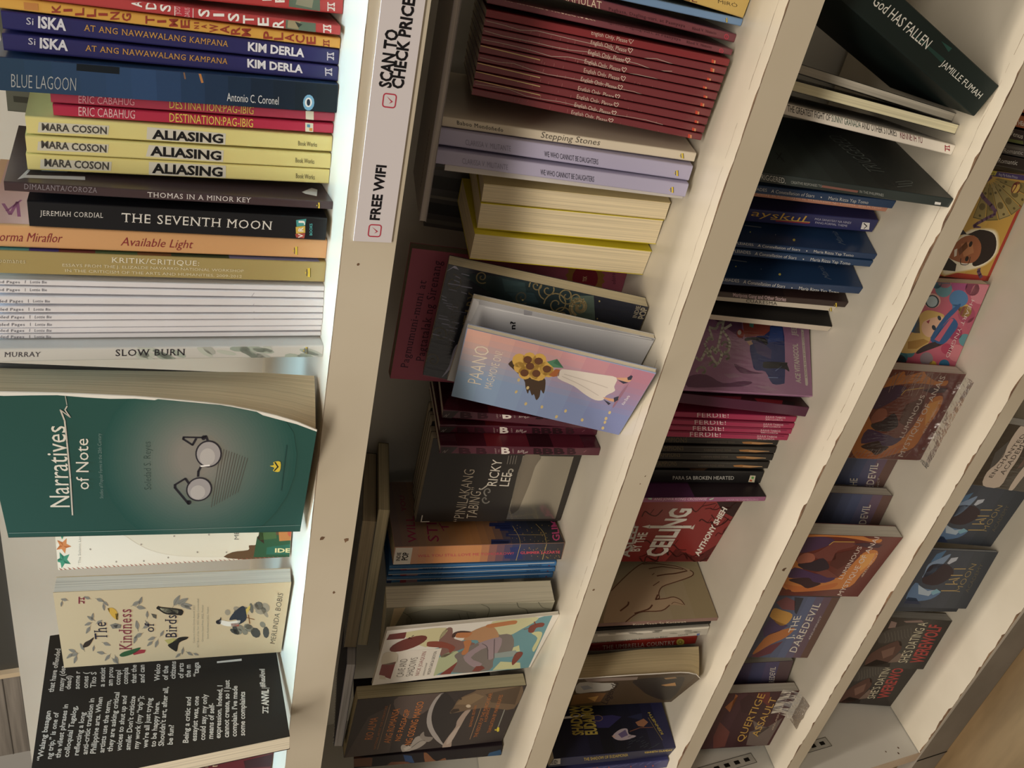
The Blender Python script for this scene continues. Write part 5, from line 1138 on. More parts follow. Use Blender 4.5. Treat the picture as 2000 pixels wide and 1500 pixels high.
   ["P","f","3a3222",2.0,1.2,8.6,1.2,8.3,-2.3,7.2,-2.3,7.5],
   ["P","f","3a3222",1.0,0.5,10.1,0.6,9.7,-2.0,8.9,-2.1,9.2],
   ["E","f","e8c832",2.0,8,-0.9,10.0,0.1,-0.4,-0.3,-0.2]],'e6dcc2',{}),
 ('B17',2,'S',[-124.76,48.66,-0.0901,-0.0433,0.0037,4.42,87.0,142.99],'d9d4d0m','thin white booklet below the two lavender paperbacks',None,
  [],'e6dcc2',{}),
 ('B18',2,'P',[-139.27,61.13,-0.1921,-0.0691,-0.0122,11.89,68.0,115.8],'d8c38am','page-edge-out paperback touching the thin white booklet','cream paperbacks with page edges out',
  [],'f2dfb4',{}),
 ('B19',2,'P',[-154.7,65.49,-0.1922,-0.0624,0.0079,17.69,68.0,115.61],'e6d31em','middle page-edge-out paperback with bright yellow cover line','cream paperbacks with page edges out',
  [],'f2dfb4',{}),
 ('B20',2,'P',[-178.23,70.98,-0.1915,-0.0136,0.0615,18.51,68.0,116.79],'e6d31em','page-edge-out paperback with yellow cover line standing before the pink cover','cream paperbacks with page edges out',
  [],'f2dfb4',{}),
 ('BP',2,'F',[-247.67,100.26,0.0142,0.0144,0.0978,97.33,10.0,151.24],'ad5068m','pink paperback with purple title standing at the back of the second shelf',None,
  [["T","f","Pagmumuni-muni at",[-39.1,140.5],[27.5,138.3],[-38.9,145.7],"4c1f3c","e"],
   ["T","f","Pagtatalak ng Sirenang",[-33.0,130.1],[42.1,130.8],[-32.9,135.9],"4c1f3c","e"],
   ["P","f","9c6a2c",2.0,43.1,16.9,40.7,14.5,38.6,16.3,35.6,14.8,34.4,17.4,31.3,17.0,31.1,20.0,28.2,20.7,29.1,23.8,26.7,25.5,28.6,28.3,27.1,30.8,29.7,32.9,29.2,35.9,32.2,37.1,32.8,40.2,35.8,40.3,37.4,43.2,40.1,42.3,42.5,44.5,44.6,42.7,47.4,44.1,48.6,41.5,51.6,41.9,51.8,39.0,54.5,38.3,53.8,35.3,56.0,33.7,54.3,31.0,55.7,28.6,53.3,26.4,53.8,23.5,50.9,22.3,50.3,19.1,47.3,18.9,45.8,16.0],
   ["E","f","8c2430",3.0,18,41.6,29.6,1.1,-9.3,-9.5,-2.6],
   ["T","f","TOK",[39.5,28.0],[43.4,28.8],[39.2,30.8],"d8b080","b"],
   ["T","f","odoro",[39.9,6.1],[47.8,9.0],[39.6,8.8],"4c1f3c","e"]],'8a7f6a',{}),
 ('BS',2,'F',[-240.63,50.21,-0.1237,0.0257,-0.1057,87.14,12.01,129.54],'2b2f3fw','dark blue shrink-wrapped paperback with golden clouds leaning on its side',None,
  [["P","f","2a3f46",1.0,39.3,122.0,48.7,54.0,43.4,36.4,22.8,29.9,24.3,87.4],
   ["P","f","5f7468",2.0,41.2,45.2,43.4,36.4,26.2,30.0,25.6,46.2,37.7,50.7],
   ["P","f","3a555a",2.0,41.6,95.4,42.1,80.8,35.3,78.1,33.1,91.4],
   ["P","f","33505a",2.0,32.5,89.4,36.4,73.7,29.1,68.0,26.7,82.4],
   ["L","f","b09a66",3.0,0.76,33.5,66.3,34.6,68.4,36.4,70.0,38.6,70.9,40.8,71.1,42.8,70.7,44.4,69.7,45.4,68.3,45.8,66.7,45.5,65.0,44.6,63.6,43.3,62.5,41.8,61.9,40.3,61.8,39.0,62.1,37.9,62.9,37.3,63.8,37.2,64.9,37.5,65.9,38.1,66.7,38.9,67.3,39.8,67.6,40.6,67.5,41.3,67.3,41.7,66.8,41.9,66.3,41.8,65.8,41.5,65.5],
   ["L","f","b09a66",3.0,0.77,30.3,65.3,33.4,65.3,36.1,64.3,38.1,62.6,39.2,60.4,39.4,58.0,38.6,55.7,37.0,53.8,35.0,52.4,32.7,51.8,30.4,51.8,28.5,52.6,27.2,53.8,26.5,55.4,26.5,57.0,27.1,58.6,28.3,59.8,29.6,60.6,31.1,60.9,32.4,60.7,33.5,60.2,34.1,59.4,34.4,58.5,34.2,57.6,33.8,56.9,33.2,56.4,32.5,56.2,31.9,56.3],
   ["L","f","b09a66",3.0,0.77,34.9,48.7,33.8,50.2,33.5,52.0,33.9,53.8,34.9,55.4,36.3,56.6,38.0,57.3,39.7,57.4,41.2,57.0,42.4,56.2,43.1,55.0,43.3,53.8,43.0,52.5,42.2,51.5,41.2,50.7,40.1,50.3,39.0,50.3,38.1,50.6,37.4,51.2,37.0,51.9,37.0,52.7,37.3,53.3,37.7,53.9,38.3,54.2,38.9,54.3,39.4,54.2,39.8,54.0,39.9,53.7],
   ["L","f","b09a66",3.0,0.81,26.7,46.0,28.8,47.8,31.3,48.8,33.8,49.1,36.0,48.5,37.8,47.3,38.9,45.7,39.2,43.8,38.7,42.0,37.7,40.3,36.1,39.1,34.4,38.4,32.6,38.3,31.1,38.7,30.0,39.6,29.3,40.7,29.2,42.0,29.6,43.2,30.3,44.1,31.3,44.8,32.4,45.1,33.4,45.1,34.1,44.8,34.6,44.2,34.8,43.6,34.8,43.0,34.5,42.5,34.1,42.2],
   ["L","f","b09a66",3.0,0.77,40.0,77.5,41.8,77.7,43.4,77.5,44.7,76.7,45.6,75.6,46.0,74.4,45.8,73.0,45.2,71.9,44.2,71.0,43.0,70.4,41.8,70.2,40.7,70.5,39.8,71.0,39.2,71.8,39.0,72.7,39.1,73.5,39.6,74.3,40.3,74.8,41.0,75.1,41.8,75.2,42.4,75.0,42.9,74.6,43.1,74.2,43.2,73.7,43.0,73.3,42.7,72.9,42.4,72.8,42.0,72.7],
   ["L","f","b09a66",3.0,0.82,25.6,56.8,27.8,56.2,29.4,54.9,30.4,53.3,30.6,51.4,30.1,49.6,28.9,48.0,27.4,46.8,25.5,46.2,23.8,46.2,22.2,46.6,21.0,47.6,20.4,48.8,20.3,50.1,20.8,51.3,21.6,52.3,22.7,53.0,23.9,53.4,25.0,53.3,25.9,52.9,26.5,52.3,26.7,51.6,26.7,50.9,26.3,50.3,25.9,49.8,25.3,49.6,24.8,49.5,24.4,49.7],
   ["L","f","b09a66",3.0,0.77,39.8,41.9,38.1,41.8,36.5,42.2,35.3,43.1,34.6,44.3,34.4,45.7,34.8,47.0,35.6,48.2,36.7,49.0,38.0,49.5,39.3,49.5,40.3,49.2,41.1,48.5,41.6,47.7,41.6,46.7,41.3,45.9,40.8,45.1,40.0,44.6,39.2,44.4,38.5,44.5,37.9,44.7,37.5,45.1,37.3,45.6,37.3,46.1,37.6,46.5,37.9,46.8,38.3,47.0,38.6,47.0],
   ["L","f","b09a66",3.0,0.75,36.4,104.6,35.6,105.8,35.3,107.2,35.6,108.5,36.3,109.6,37.4,110.4,38.7,110.8,40.0,110.8,41.2,110.5,42.0,109.8,42.6,108.9,42.7,108.0,42.5,107.1,41.9,106.3,41.2,105.8,40.3,105.6,39.5,105.6,38.8,105.9,38.2,106.3,38.0,106.9,38.0,107.5,38.2,108.0,38.5,108.3,38.9,108.5,39.4,108.6,39.8,108.5,40.0,108.3,40.2,108.1],
   ["L","f","c8b07a",3.0,1.55,26.9,43.2,28.0,45.0,29.6,46.5,31.5,47.3,33.5,47.5,35.2,47.1,36.5,46.2,37.3,44.9,37.5,43.5,37.1,42.2,36.3,41.0,35.2,40.2,33.9,39.8,32.7,39.8,31.7,40.1,31.0,40.8,30.7,41.6,30.8,42.4,31.1,43.1,31.7,43.6,32.3,43.9,32.9,43.9,33.3,43.8,33.6,43.5],
   ["L","f","6f6a58",3.0,0.87,37.5,124.9,37.2,123.1,36.3,121.5,34.8,120.3,33.1,119.7,31.2,119.6,29.6,120.1,28.3,121.0,27.5,122.2,27.2,123.5,27.5,124.7,28.3,125.8,29.3,126.5,30.5,126.9,31.7,126.8,32.7,126.4,33.4,125.8,33.8,125.0,33.8,124.3,33.6,123.6,33.1,123.1,32.5,122.8,31.9,122.7,31.3,122.9,31.0,123.1,30.8,123.4],
   ["L","f","6f6a58",3.0,0.92,-12.1,128.9,-9.8,129.5,-7.6,129.5,-5.6,128.9,-4.1,127.8,-3.2,126.3,-3.0,124.8,-3.4,123.3,-4.4,122.1,-5.7,121.2,-7.3,120.8,-8.8,120.9,-10.1,121.4,-11.1,122.2,-11.5,123.2,-11.6,124.2,-11.2,125.1,-10.5,125.8,-9.6,126.2,-8.7,126.3,-7.9,126.1,-7.3,125.8,-7.0,125.3,-6.9,124.8,-7.0,124.4,-7.3,124.1],
   ["L","f","6f6a58",3.0,0.92,-31.5,129.5,-29.5,129.6,-27.6,129.2,-26.1,128.3,-25.2,127.1,-24.8,125.7,-25.1,124.4,-25.9,123.2,-27.1,122.4,-28.4,121.9,-29.8,121.9,-31.1,122.2,-32.0,122.9,-32.6,123.7,-32.7,124.6,-32.4,125.5,-31.9,126.2,-31.1,126.6,-30.3,126.8,-29.5,126.7,-28.9,126.4,-28.5,126.0,-28.3,125.6,-28.4,125.2,-28.6,124.8,-28.9,124.6],
   ["L","f","6f6a58",3.0,0.91,28.0,76.4,27.1,77.7,26.8,79.1,27.1,80.6,27.9,81.9,29.1,82.8,30.5,83.4,32.0,83.4,33.2,83.0,34.2,82.3,34.7,81.4,34.8,80.4,34.6,79.4,34.0,78.6,33.1,78.1,32.2,77.8,31.3,77.8,30.6,78.1,30.1,78.6,29.9,79.2,29.9,79.7,30.2,80.2,30.6,80.6,31.0,80.7,31.4,80.7,31.7,80.6],
   ["T","f","SOLITARY",[-12.5,103.5],[28.5,105.8],[-13.4,111.0],"8a7644","e"],
   ["T","f","SANTUARYO",[-17.3,114.7],[17.0,117.3],[-17.6,118.7],"6c6a68","e"],
   ["T","f","INDIE",[34.1,4.8],[43.2,5.1],[33.8,7.4],"a89c84","b"],
   ["T","f","POP",[34.3,-0.7],[43.0,0.0],[33.8,3.7],"b0a48a","B"],
   ["Q","f","c4c4e4",4.0,-42.3,116.7,-34.3,114.4,-28.1,113.7,-18.5,113.7,-13.2,112.1,-17.8,110.8,-27.4,110.9,-33.9,112.5],
   ["P","f","c4c4e4",4.0,38.2,129.9,44.1,125.3,41.2,122.4,41.9,126.2],
   ["L","f","b8bce0",4.0,0.56,39.1,120.3,38.8,115.5],
   ["L","f","b8bce0",4.0,0.52,36.5,123.5,35.7,120.5],
   ["L","f","b8bce0",4.0,0.52,33.5,123.7,32.8,120.3],
   ["L","f","b8bce0",4.0,0.56,30.3,126.7,30.7,119.3],
   ["L","f","b8bce0",4.0,0.66,30.4,118.6,30.6,111.9],
   ["L","f","b8bce0",4.0,0.35,26.4,125.7,26.2,120.7],
   ["L","f","b8bce0",4.0,0.5,26.3,117.7,25.7,114.2],
   ["L","f","b8bce0",4.0,0.39,20.6,129.1,19.9,125.9],
   ["L","f","b8bce0",4.0,0.54,18.4,128.2,17.6,125.3],
   ["L","f","b8bce0",4.0,0.39,15.9,127.2,15.9,121.3],
   ["L","f","b8bce0",4.0,0.51,14.3,124.8,14.5,117.7],
   ["L","f","b8bce0",4.0,0.35,12.9,123.5,12.2,120.1],
   ["L","f","b8bce0",4.0,0.24,11.5,119.7,11.9,111.6],
   ["L","f","b8bce0",4.0,0.32,6.2,128.0,5.9,122.5],
   ["L","f","b8bce0",4.0,0.56,3.8,127.7,3.8,121.3],
   ["L","f","b8bce0",4.0,0.46,3.1,120.6,3.0,114.4],
   ["L","f","b8bce0",4.0,0.66,0.3,125.0,0.3,118.9],
   ["L","f","b8bce0",4.0,0.5,-1.1,120.1,-1.3,114.6],
   ["L","f","b8bce0",4.0,0.45,-3.7,121.4,-3.9,115.8],
   ["L","f","b8bce0",4.0,0.57,-9.0,130.2,-9.3,124.9],
   ["L","f","b8bce0",4.0,0.36,-9.7,122.5,-10.1,117.5],
   ["L","f","b8bce0",4.0,0.56,-10.8,117.9,-11.5,114.4],
   ["E","f","d8c070",4.0,14,29.7,79.0,0.1,-0.6,-0.6,-0.2],
   ["E","f","d8c070",4.0,14,40.4,31.7,0.1,-0.5,-0.6,-0.2],
   ["E","f","d8c070",4.0,14,27.6,29.0,0.1,-0.4,-0.6,-0.2]],'d9cfb0',{'wrap': True}),
 ('BQ2',2,'F',[-242.64,31.53,-0.2617,0.0409,-0.0917,72.01,4.3,115.74],'c3c4c8m','pale grey booklet between the golden-cloud cover and the pink and blue one',None,
  [["P","f","d8d8da",1.0,37.6,116.9,33.4,111.4,18.1,113.1,18.2,116.0],
   ["P","f","a9a9ad",1.0,35.9,112.0,38.1,1.2,33.7,-0.3,32.3,111.8],
   ["P","f","8c8c92",2.0,36.5,84.8,39.8,79.8,32.8,78.7,31.9,83.4],
   ["L","f","e8e8ea",3.0,0.4,31.3,107.4,32.1,68.2,35.0,2.1],
   ["P","f","d4d6da",1.0,39.1,11.2,38.0,1.5,34.5,0.4,34.6,10.1],
   ["T","f","n?",[19.4,85.3],[25.7,87.1],[18.5,88.1],"1c1a1e","B"]],'e6dcc2',{}),
 ('BQ',2,'F',[-251.02,11.32,-0.46,-0.0647,-0.1909,76.84,3.31,115.31],'8fa0c8m','thin pink and blue booklet showing a girl with sunflowers, leaning out of the row',None,
  [["X","f",0,[[38.7,114.7],[37.3,-0.9],[-38.5,-0.3],[-39.4,115.3]],["e8b0a0","b87890"],["8fb0d6","7a86c0"]],
   ["T","f","PAANO",[-16.7,98.3],[24.7,99.2],[-17.4,107.2],"f0e2cc","t"],
   ["T","f","MAG-MOVE ON?",[-19.0,90.9],[23.4,90.6],[-19.3,95.8],"f0e2cc","t"],
   ["T","f","Kim Derla",[-2.1,7.6],[9.1,7.0],[-1.5,9.3],"eeeaf0","s"],
   ["Q","f","4c3828",2.0,14.0,85.4,17.4,83.2,9.5,78.1,2.9,72.4,7.2,62.1,-1.9,59.0,-10.4,58.3,-6.8,60.9,-14.6,60.0,-19.6,61.2,-13.6,63.9,-15.4,65.0,-9.7,67.7,-14.6,67.8,-8.2,70.6,-0.1,73.3,8.1,81.4,11.6,85.1],
   ["E","f","dfae48",3.0,12,18.7,79.9,1.7,-4.1,-7.1,-1.4],
   ["E","f","dfae48",3.0,12,22.3,74.2,1.6,-4.0,-7.1,-1.4],
   ["E","f","dfae48",3.0,12,23.6,68.2,1.6,-4.0,-7.1,-1.5],
   ["E","f","dfae48",3.0,12,17.2,62.5,1.7,-4.0,-7.1,-1.6],
   ["E","f","dfae48",3.0,12,15.7,72.2,2.1,-4.9,-8.7,-1.8],
   ["E","f","dfae48",3.0,12,10.7,66.1,2.0,-4.7,-8.5,-1.8],
   ["E","f","dfae48",3.0,12,7.4,74.1,1.6,-3.9,-7.0,-1.4],
   ["E","f","dfae48",3.0,12,14.3,60.5,1.4,-3.3,-5.8,-1.3],
   ["E","f","dfae48",3.0,12,7.2,68.3,1.1,-2.7,-4.7,-1.0],
   ["E","f","dfae48",3.0,12,11.8,78.5,1.4,-3.3,-5.8,-1.1],
   ["E","f","6e4026",4.0,12,21.7,75.2,1.0,-2.5,-3.7,-0.8],
   ["E","f","6e4026",4.0,12,22.8,68.6,1.0,-2.5,-3.6,-0.8],
   ["E","f","6e4026",4.0,12,15.6,72.5,1.0,-2.5,-3.7,-0.8],
   ["E","f","6e4026",4.0,12,16.8,62.1,1.0,-2.5,-3.7,-0.8],
   ["E","f","6e4026",4.0,12,7.2,74.4,1.1,-2.5,-3.8,-0.8],
   ["E","f","6e4026",4.0,12,9.6,67.3,1.0,-2.5,-3.8,-0.8],
   ["P","f","4f8a66",4.0,24.2,63.7,29.3,58.6,21.9,52.8,20.0,58.9],
   ["P","f","3c7454",5.0,24.5,59.9,29.3,58.6,21.9,52.8],
   ["P","f","b4622e",4.0,18.8,57.2,19.3,54.5,12.7,53.6,10.2,56.6,10.8,59.7],
   ["Q","f","dcd2c8",4.0,18.9,54.0,21.2,50.0,23.9,31.5,24.8,20.4,15.2,19.0,10.6,17.3,3.8,20.8,-2.0,21.4,-4.0,26.0,-0.4,33.6,5.8,42.5,10.1,53.7],
   ["S","f","c2b6ae",5.0,0.75,15.8,50.8,14.4,36.1,12.3,22.5],
   ["S","f","c2b6ae",5.0,0.71,13.0,51.5,8.3,38.1,1.8,25.4],
   ["Q","f","d8a078",5.0,24.6,20.3,27.5,14.1,30.3,12.8,28.0,11.4,23.3,12.1,23.1,17.0],
   ["Q","f","d8a078",5.0,1.1,22.2,2.1,15.1,5.1,14.6,3.9,12.6,-0.6,13.6,-1.1,17.9],
   ["P","f","33334a",6.0,27.3,14.4,30.7,13.0,29.8,11.7,26.0,11.5,25.0,13.3],
   ["P","f","33334a",6.0,22.8,19.1,22.6,12.2,20.2,14.7],
   ["P","f","33334a",6.0,3.2,15.8,6.3,13.4,1.9,12.5,-1.5,14.1],
   ["P","f","33334a",6.0,-1.2,21.2,-3.6,15.7,-6.1,16.5],
   ["Q","f","9a6a84",3.0,20.7,12.0,22.7,11.9,14.4,11.5,-6.5,12.6,-5.5,13.6,11.0,13.4],
   ["E","f","d6bc7c",5.0,8,-1.7,76.3,-0.5,-0.9,-2.0,0.2],
   ["E","f","d6bc7c",5.0,8,-7.9,69.2,-0.4,-0.9,-2.0,0.2],
   ["E","f","d6bc7c",5.0,8,-15.5,75.3,-0.4,-0.8,-2.0,0.3],
   ["E","f","d6bc7c",5.0,8,-26.7,66.7,-0.5,-0.9,-2.1,0.2],
   ["E","f","d6bc7c",5.0,8,-26.0,56.0,-0.5,-0.9,-2.1,0.1],
   ["E","f","d6bc7c",5.0,8,-24.2,40.4,-0.5,-0.9,-2.1,0.1],
   ["E","f","d6bc7c",5.0,8,-33.6,44.4,-0.5,-0.9,-2.2,0.2],
   ["E","f","d6bc7c",5.0,8,-30.2,27.6,-0.5,-1.0,-2.1,0.0],
   ["E","f","d6bc7c",5.0,8,-14.2,13.4,-0.4,-0.9,-2.0,0.0],
   ["E","f","d6bc7c",5.0,8,-22.0,13.6,-0.5,-1.0,-2.1,0.0],
   ["E","f","d6bc7c",5.0,8,-26.7,13.0,-0.4,-0.9,-2.0,0.0],
   ["E","f","d6bc7c",5.0,8,-34.2,12.3,-0.5,-1.0,-2.1,0.0]],'e6dcc2',{}),
 ('BB1',2,'S',[-302.39,63.22,0.028,-0.0233,-0.0115,6.9,87.0,113.7],'571f30w','dark maroon shrink-wrapped paperback partly under the pink and blue booklet','dark maroon paperbacks',
  [["T","f","B",[-2.6,100.9],[-2.1,92.4],[2.1,101.7],"3a1420","B"],
   ["T","f","B",[-1.6,88.8],[-1.1,81.4],[3.1,89.6],"3a1420","B"],
   ["T","f","B",[1.9,48.3],[2.3,42.0],[6.6,49.3],"2c1018","B"],
   ["T","f","B",[2.5,41.7],[3.0,34.1],[7.2,42.7],"2c1018","B"],
   ["T","f","B",[3.2,33.6],[3.7,26.0],[7.9,34.6],"2c1018","B"],
   ["T","f","B",[4.0,23.9],[4.4,17.6],[8.8,25.1],"3a1822","B"],
   ["T","f","B",[0.2,71.2],[0.6,65.0],[5.3,72.2],"e8dcd4","B"],
   ["T","f","Ricky",[1.6,59.9],[3.3,55.2],[3.9,60.4],"e0ccc8","i"],
   ["T","f","Lee",[1.6,55.6],[2.8,52.5],[3.4,56.0],"e0ccc8","i"],
   ["T","f","LAHAT",[0.1,74.6],[4.6,75.6],[-0.0,75.8],"c8a8a8","t"],
   ["T","f","NG",[1.5,72.7],[3.5,73.2],[1.4,73.7],"c8a8a8","t"],
   ["T","f","NOBELA",[1.5,62.4],[5.1,63.3],[1.4,63.4],"c8a8a8","t"],
   ["P","f","3c3234",1.0,1.9,113.8,2.9,102.5,-3.6,107.2,-4.2,113.6],
   ["L","f","b0a4a0",3.0,0.2,-2.5,112.4,-0.5,110.9,-2.6,111.0,0.4,108.9],
   ["L","f","9a5a68",3.0,0.24,6.7,12.5,8.3,10.9],
   ["P","r","6a1c30",1,0.2,11.5,86.8,11.5,86.8,34.2,0.2,34.2],
   ["P","r","3c0f1c",1,0.2,34.2,86.8,34.2,86.8,51.2,0.2,51.2],
   ["P","r","7a1c30",1,0.2,51.2,86.8,51.2,86.8,70.4,0.2,70.4],
   ["P","r","8c1e2a",1,0.2,70.4,86.8,70.4,86.8,81.8,0.2,81.8],
   ["P","r","5a1428",1,0.2,81.8,86.8,81.8,86.8,102.2,0.2,102.2],
   ["P","r","3a0d18",2.0,42.9,116.7,45.3,103.7,26.9,106.5,-0.7,114.1,25.7,114.0]],'d0c8bc',{}),
 ('BB2',2,'S',[-309.85,67.41,0.0252,-0.0686,0.0251,6.71,87.0,114.86],'571f30w','middle one of three dark maroon shrink-wrapped paperbacks with white B','dark maroon paperbacks',
  [["T","f","B",[-3.5,102.0],[-3.5,93.3],[0.9,102.5],"3a1420","B"],
   ["T","f","B",[-3.3,89.6],[-3.3,82.1],[1.2,90.2],"3a1420","B"],
   ["T","f","B",[-2.5,48.1],[-2.5,41.7],[2.0,48.9],"2c1018","B"],
   ["T","f","B",[-2.4,41.3],[-2.4,33.6],[2.2,42.2],"2c1018","B"],
   ["T","f","B",[-2.2,33.0],[-2.2,25.2],[2.3,33.9],"2c1018","B"],
   ["T","f","B",[-2.0,23.1],[-2.1,16.6],[2.5,24.0],"3a1822","B"],
   ["T","f","B",[-2.7,71.7],[-2.7,65.3],[2.1,72.4],"e8dcd4","B"],
   ["T","f","Ricky",[-2.1,60.1],[-0.7,55.2],[0.1,60.4],"e0ccc8","i"],
   ["T","f","Lee",[-2.4,55.7],[-1.4,52.5],[-0.6,56.0],"e0ccc8","i"],
   ["T","f","LAHAT",[-2.6,75.2],[1.8,75.9],[-2.6,76.3],"c8a8a8","t"],
   ["T","f","NG",[-1.4,73.1],[0.5,73.5],[-1.4,74.1],"c8a8a8","t"],
   ["T","f","NOBELA",[-2.0,62.6],[1.5,63.3],[-2.1,63.6],"c8a8a8","t"],
   ["P","f","3c3234",1.0,1.6,114.8,1.8,103.3,-4.1,108.4,-4.2,114.9],
   ["L","f","b0a4a0",3.0,0.24,-2.7,113.6,-0.9,112.0,-2.8,112.2,-0.1,110.0],
   ["L","f","9a5a68",3.0,0.3,-0.2,11.2,1.2,9.5],
   ["P","r","6a1c30",1,0.2,11.6,86.8,11.6,86.8,34.5,0.2,34.5],
   ["P","r","3c0f1c",1,0.2,34.5,86.8,34.5,86.8,51.7,0.2,51.7],
   ["P","r","7a1c30",1,0.2,51.7,86.8,51.7,86.8,71.2,0.2,71.2],
   ["P","r","8c1e2a",1,0.2,71.2,86.8,71.2,86.8,82.6,0.2,82.6],
   ["P","r","5a1428",1,0.2,82.6,86.8,82.6,86.8,103.2,0.2,103.2]],'d0c8bc',{}),
 ('BB3',2,'S',[-316.7,51.84,0.0265,-0.0681,0.0255,6.79,87.0,114.55],'571f30w','dark maroon shrink-wrapped paperback standing before the black cover','dark maroon paperbacks',
  [["T","f","B",[-3.3,101.1],[-3.4,92.6],[1.4,101.6],"3a1420","B"],
   ["T","f","B",[-3.2,88.9],[-3.2,81.5],[1.6,89.5],"3a1420","B"],
   ["T","f","B",[-2.5,48.1],[-2.6,41.8],[2.2,48.9],"2c1018","B"],
   ["T","f","B",[-2.4,41.4],[-2.5,33.8],[2.3,42.3],"2c1018","B"],
   ["T","f","B",[-2.3,33.2],[-2.4,25.5],[2.5,34.1],"2c1018","B"],
   ["T","f","B",[-2.2,23.5],[-2.2,17.0],[2.6,24.4],"3a1822","B"],
   ["T","f","B",[-2.6,71.2],[-2.6,65.0],[2.5,72.0],"e8dcd4","B"],
   ["T","f","Ricky",[-2.0,59.8],[-0.6,55.1],[0.3,60.2],"e0ccc8","i"],
   ["T","f","Lee",[-2.3,55.5],[-1.4,52.4],[-0.5,55.8],"e0ccc8","i"],
   ["T","f","LAHAT",[-2.5,74.7],[2.1,75.5],[-2.5,75.8],"c8a8a8","t"],
   ["T","f","NG",[-1.2,72.7],[0.8,73.0],[-1.2,73.7],"c8a8a8","t"],
   ["T","f","NOBELA",[-2.0,62.3],[1.7,63.1],[-2.0,63.4],"c8a8a8","t"],
   ["P","f","3c3234",1.0,2.1,113.7,2.3,102.4,-3.9,107.4,-4.0,113.8],
   ["L","f","b0a4a0",3.0,0.2,-2.4,112.5,-0.5,111.0,-2.6,111.1,0.3,108.9],
   ["L","f","9a5a68",3.0,0.35,-0.3,11.7,1.2,10.1],
   ["P","r","6a1c30",1,0.2,11.6,86.8,11.6,86.8,34.4,0.2,34.4],
   ["P","r","3c0f1c",1,0.2,34.4,86.8,34.4,86.8,51.6,0.2,51.6],
   ["P","r","7a1c30",1,0.2,51.6,86.8,51.6,86.8,71.0,0.2,71.0],
   ["P","r","8c1e2a",1,0.2,71.0,86.8,71.0,86.8,82.4,0.2,82.4],
   ["P","r","5a1428",1,0.2,82.4,86.8,82.4,86.8,102.9,0.2,102.9]],'d0c8bc',{}),
 ('BT',2,'F',[-370.18,83.47,-0.0302,0.0113,0.1174,79.97,8.73,117.97],'2c2826g','black paperback with pale lettering over a silver mirror panel',None,
  [["P","f","b9b4a8s",1.0,26.2,47.1,26.3,6.2,-37.2,4.5,-37.4,45.8],
   ["Q","f","8c857cs",2.0,26.0,46.7,26.0,32.7,16.2,34.9,-1.0,35.4,-19.8,37.2,-27.8,38.5,-27.8,45.0],
   ["T","f","“PINILAKANG",[-39.9,80.5],[12.1,81.5],[-39.4,88.8],"b9ab96","t"],
   ["T","f","TABING”",[-36.8,70.4],[-5.7,72.5],[-35.9,78.8],"b9ab96","t"],
   ["T","f","RICKY",[-3.4,61.6],[21.7,62.3],[-2.8,69.2],"ddd6c8","s"],
   ["T","f","LEE",[-3.6,51.7],[9.5,52.2],[-3.2,59.2],"ddd6c8","s"],
   ["S","f","ddd6c8",3.0,1.14,7.2,51.7,7.7,52.9,8.6,53.9,9.7,54.6,10.8,54.9,11.8,54.9,12.6,54.6,13.0,54.0,13.1,53.4,12.9,52.8,12.6,52.3,12.1,52.0,11.6,51.8,11.2,51.9,11.0,52.1],
   ["S","f","c8c0b4",2.0,1.14,-3.3,69.2,-6.7,72.3,-6.2,74.4],
   ["S","f","a8a49c",3.0,1.14,-13.3,67.5,-12.2,68.6,-10.8,69.5,-9.4,69.9,-8.1,69.8,-7.1,69.5,-6.5,68.8,-6.2,68.0,-6.4,67.2,-6.9,66.4,-7.6,65.9,-8.3,65.6,-9.0,65.5,-9.5,65.6,-9.8,65.9,-9.9,66.3,-9.7,66.6],
   ["S","f","a8a49c",3.0,1.14,-19.0,64.0,-20.0,64.7,-20.5,65.6,-20.6,66.7,-20.1,67.7,-19.3,68.6,-18.4,69.2,-17.3,69.6,-16.4,69.6,-15.7,69.3,-15.3,68.9,-15.1,68.3,-15.3,67.8,-15.6,67.4,-16.0,67.1,-16.4,67.0,-16.8,67.0],
   ["L","f","d8d2c8",2.0,0.79,-39.6,113.7,-33.0,113.8],
   ["L","f","d8d2c8",2.0,0.79,-39.4,113.7,-39.3,107.5],
   ["L","f","8a8278",2.0,0.4,18.1,57.8,25.9,58.3],
   ["L","f","8a8278",2.0,0.39,18.1,55.7,26.0,56.1],
   ["L","f","8a8278",2.0,0.4,18.2,53.6,26.0,54.0],
   ["L","f","8a8278",2.0,0.39,18.2,51.6,26.1,52.0]],'b8ae98',{}),
 ('BW',2,'S',[-420.03,60.71,0.0903,-0.0493,0.0717,16.27,87.0,132.63],'d59a80m','thick sunset-coloured paperback with pink title over a night city',None,
  [["B","f",1,0,0,1,0,1,22,[[0,"3c3a3e"],[0.12,"3a3c48"],[0.3,"3c4270"],[0.42,"8a5a5c"],[0.5,"d08a52"],[0.75,"dc9058"],[1,"b89288"]]],
   ["B","r",1,0,0,1,0,1,22,[[0,"2c2e36"],[0.14,"30343e"],[0.3,"333b66"],[0.42,"a2704e"],[0.55,"c88448"],[0.8,"b08868"],[1,"8a7472"]]],
   ["P","r","2a3570",3.0,6.4,57.9,5.8,42.5,1.5,43.5,2.1,58.8],
   ["P","r","2a3570",3.0,4.0,58.4,3.5,44.6,-0.9,45.6,-0.3,59.3],
   ["P","r","2a3570",3.0,21.7,47.6,21.3,36.5,16.8,37.5,17.2,48.6],
   ["P","r","2a3570",3.0,27.7,55.0,27.2,37.5,22.6,38.6,23.1,56.0],
   ["P","r","2a3570",3.0,14.0,44.5,13.6,32.7,9.1,33.8,9.5,45.5],
   ["P","r","2a3570",3.0,24.4,50.9,24.0,38.3,19.4,39.3,19.8,51.9],
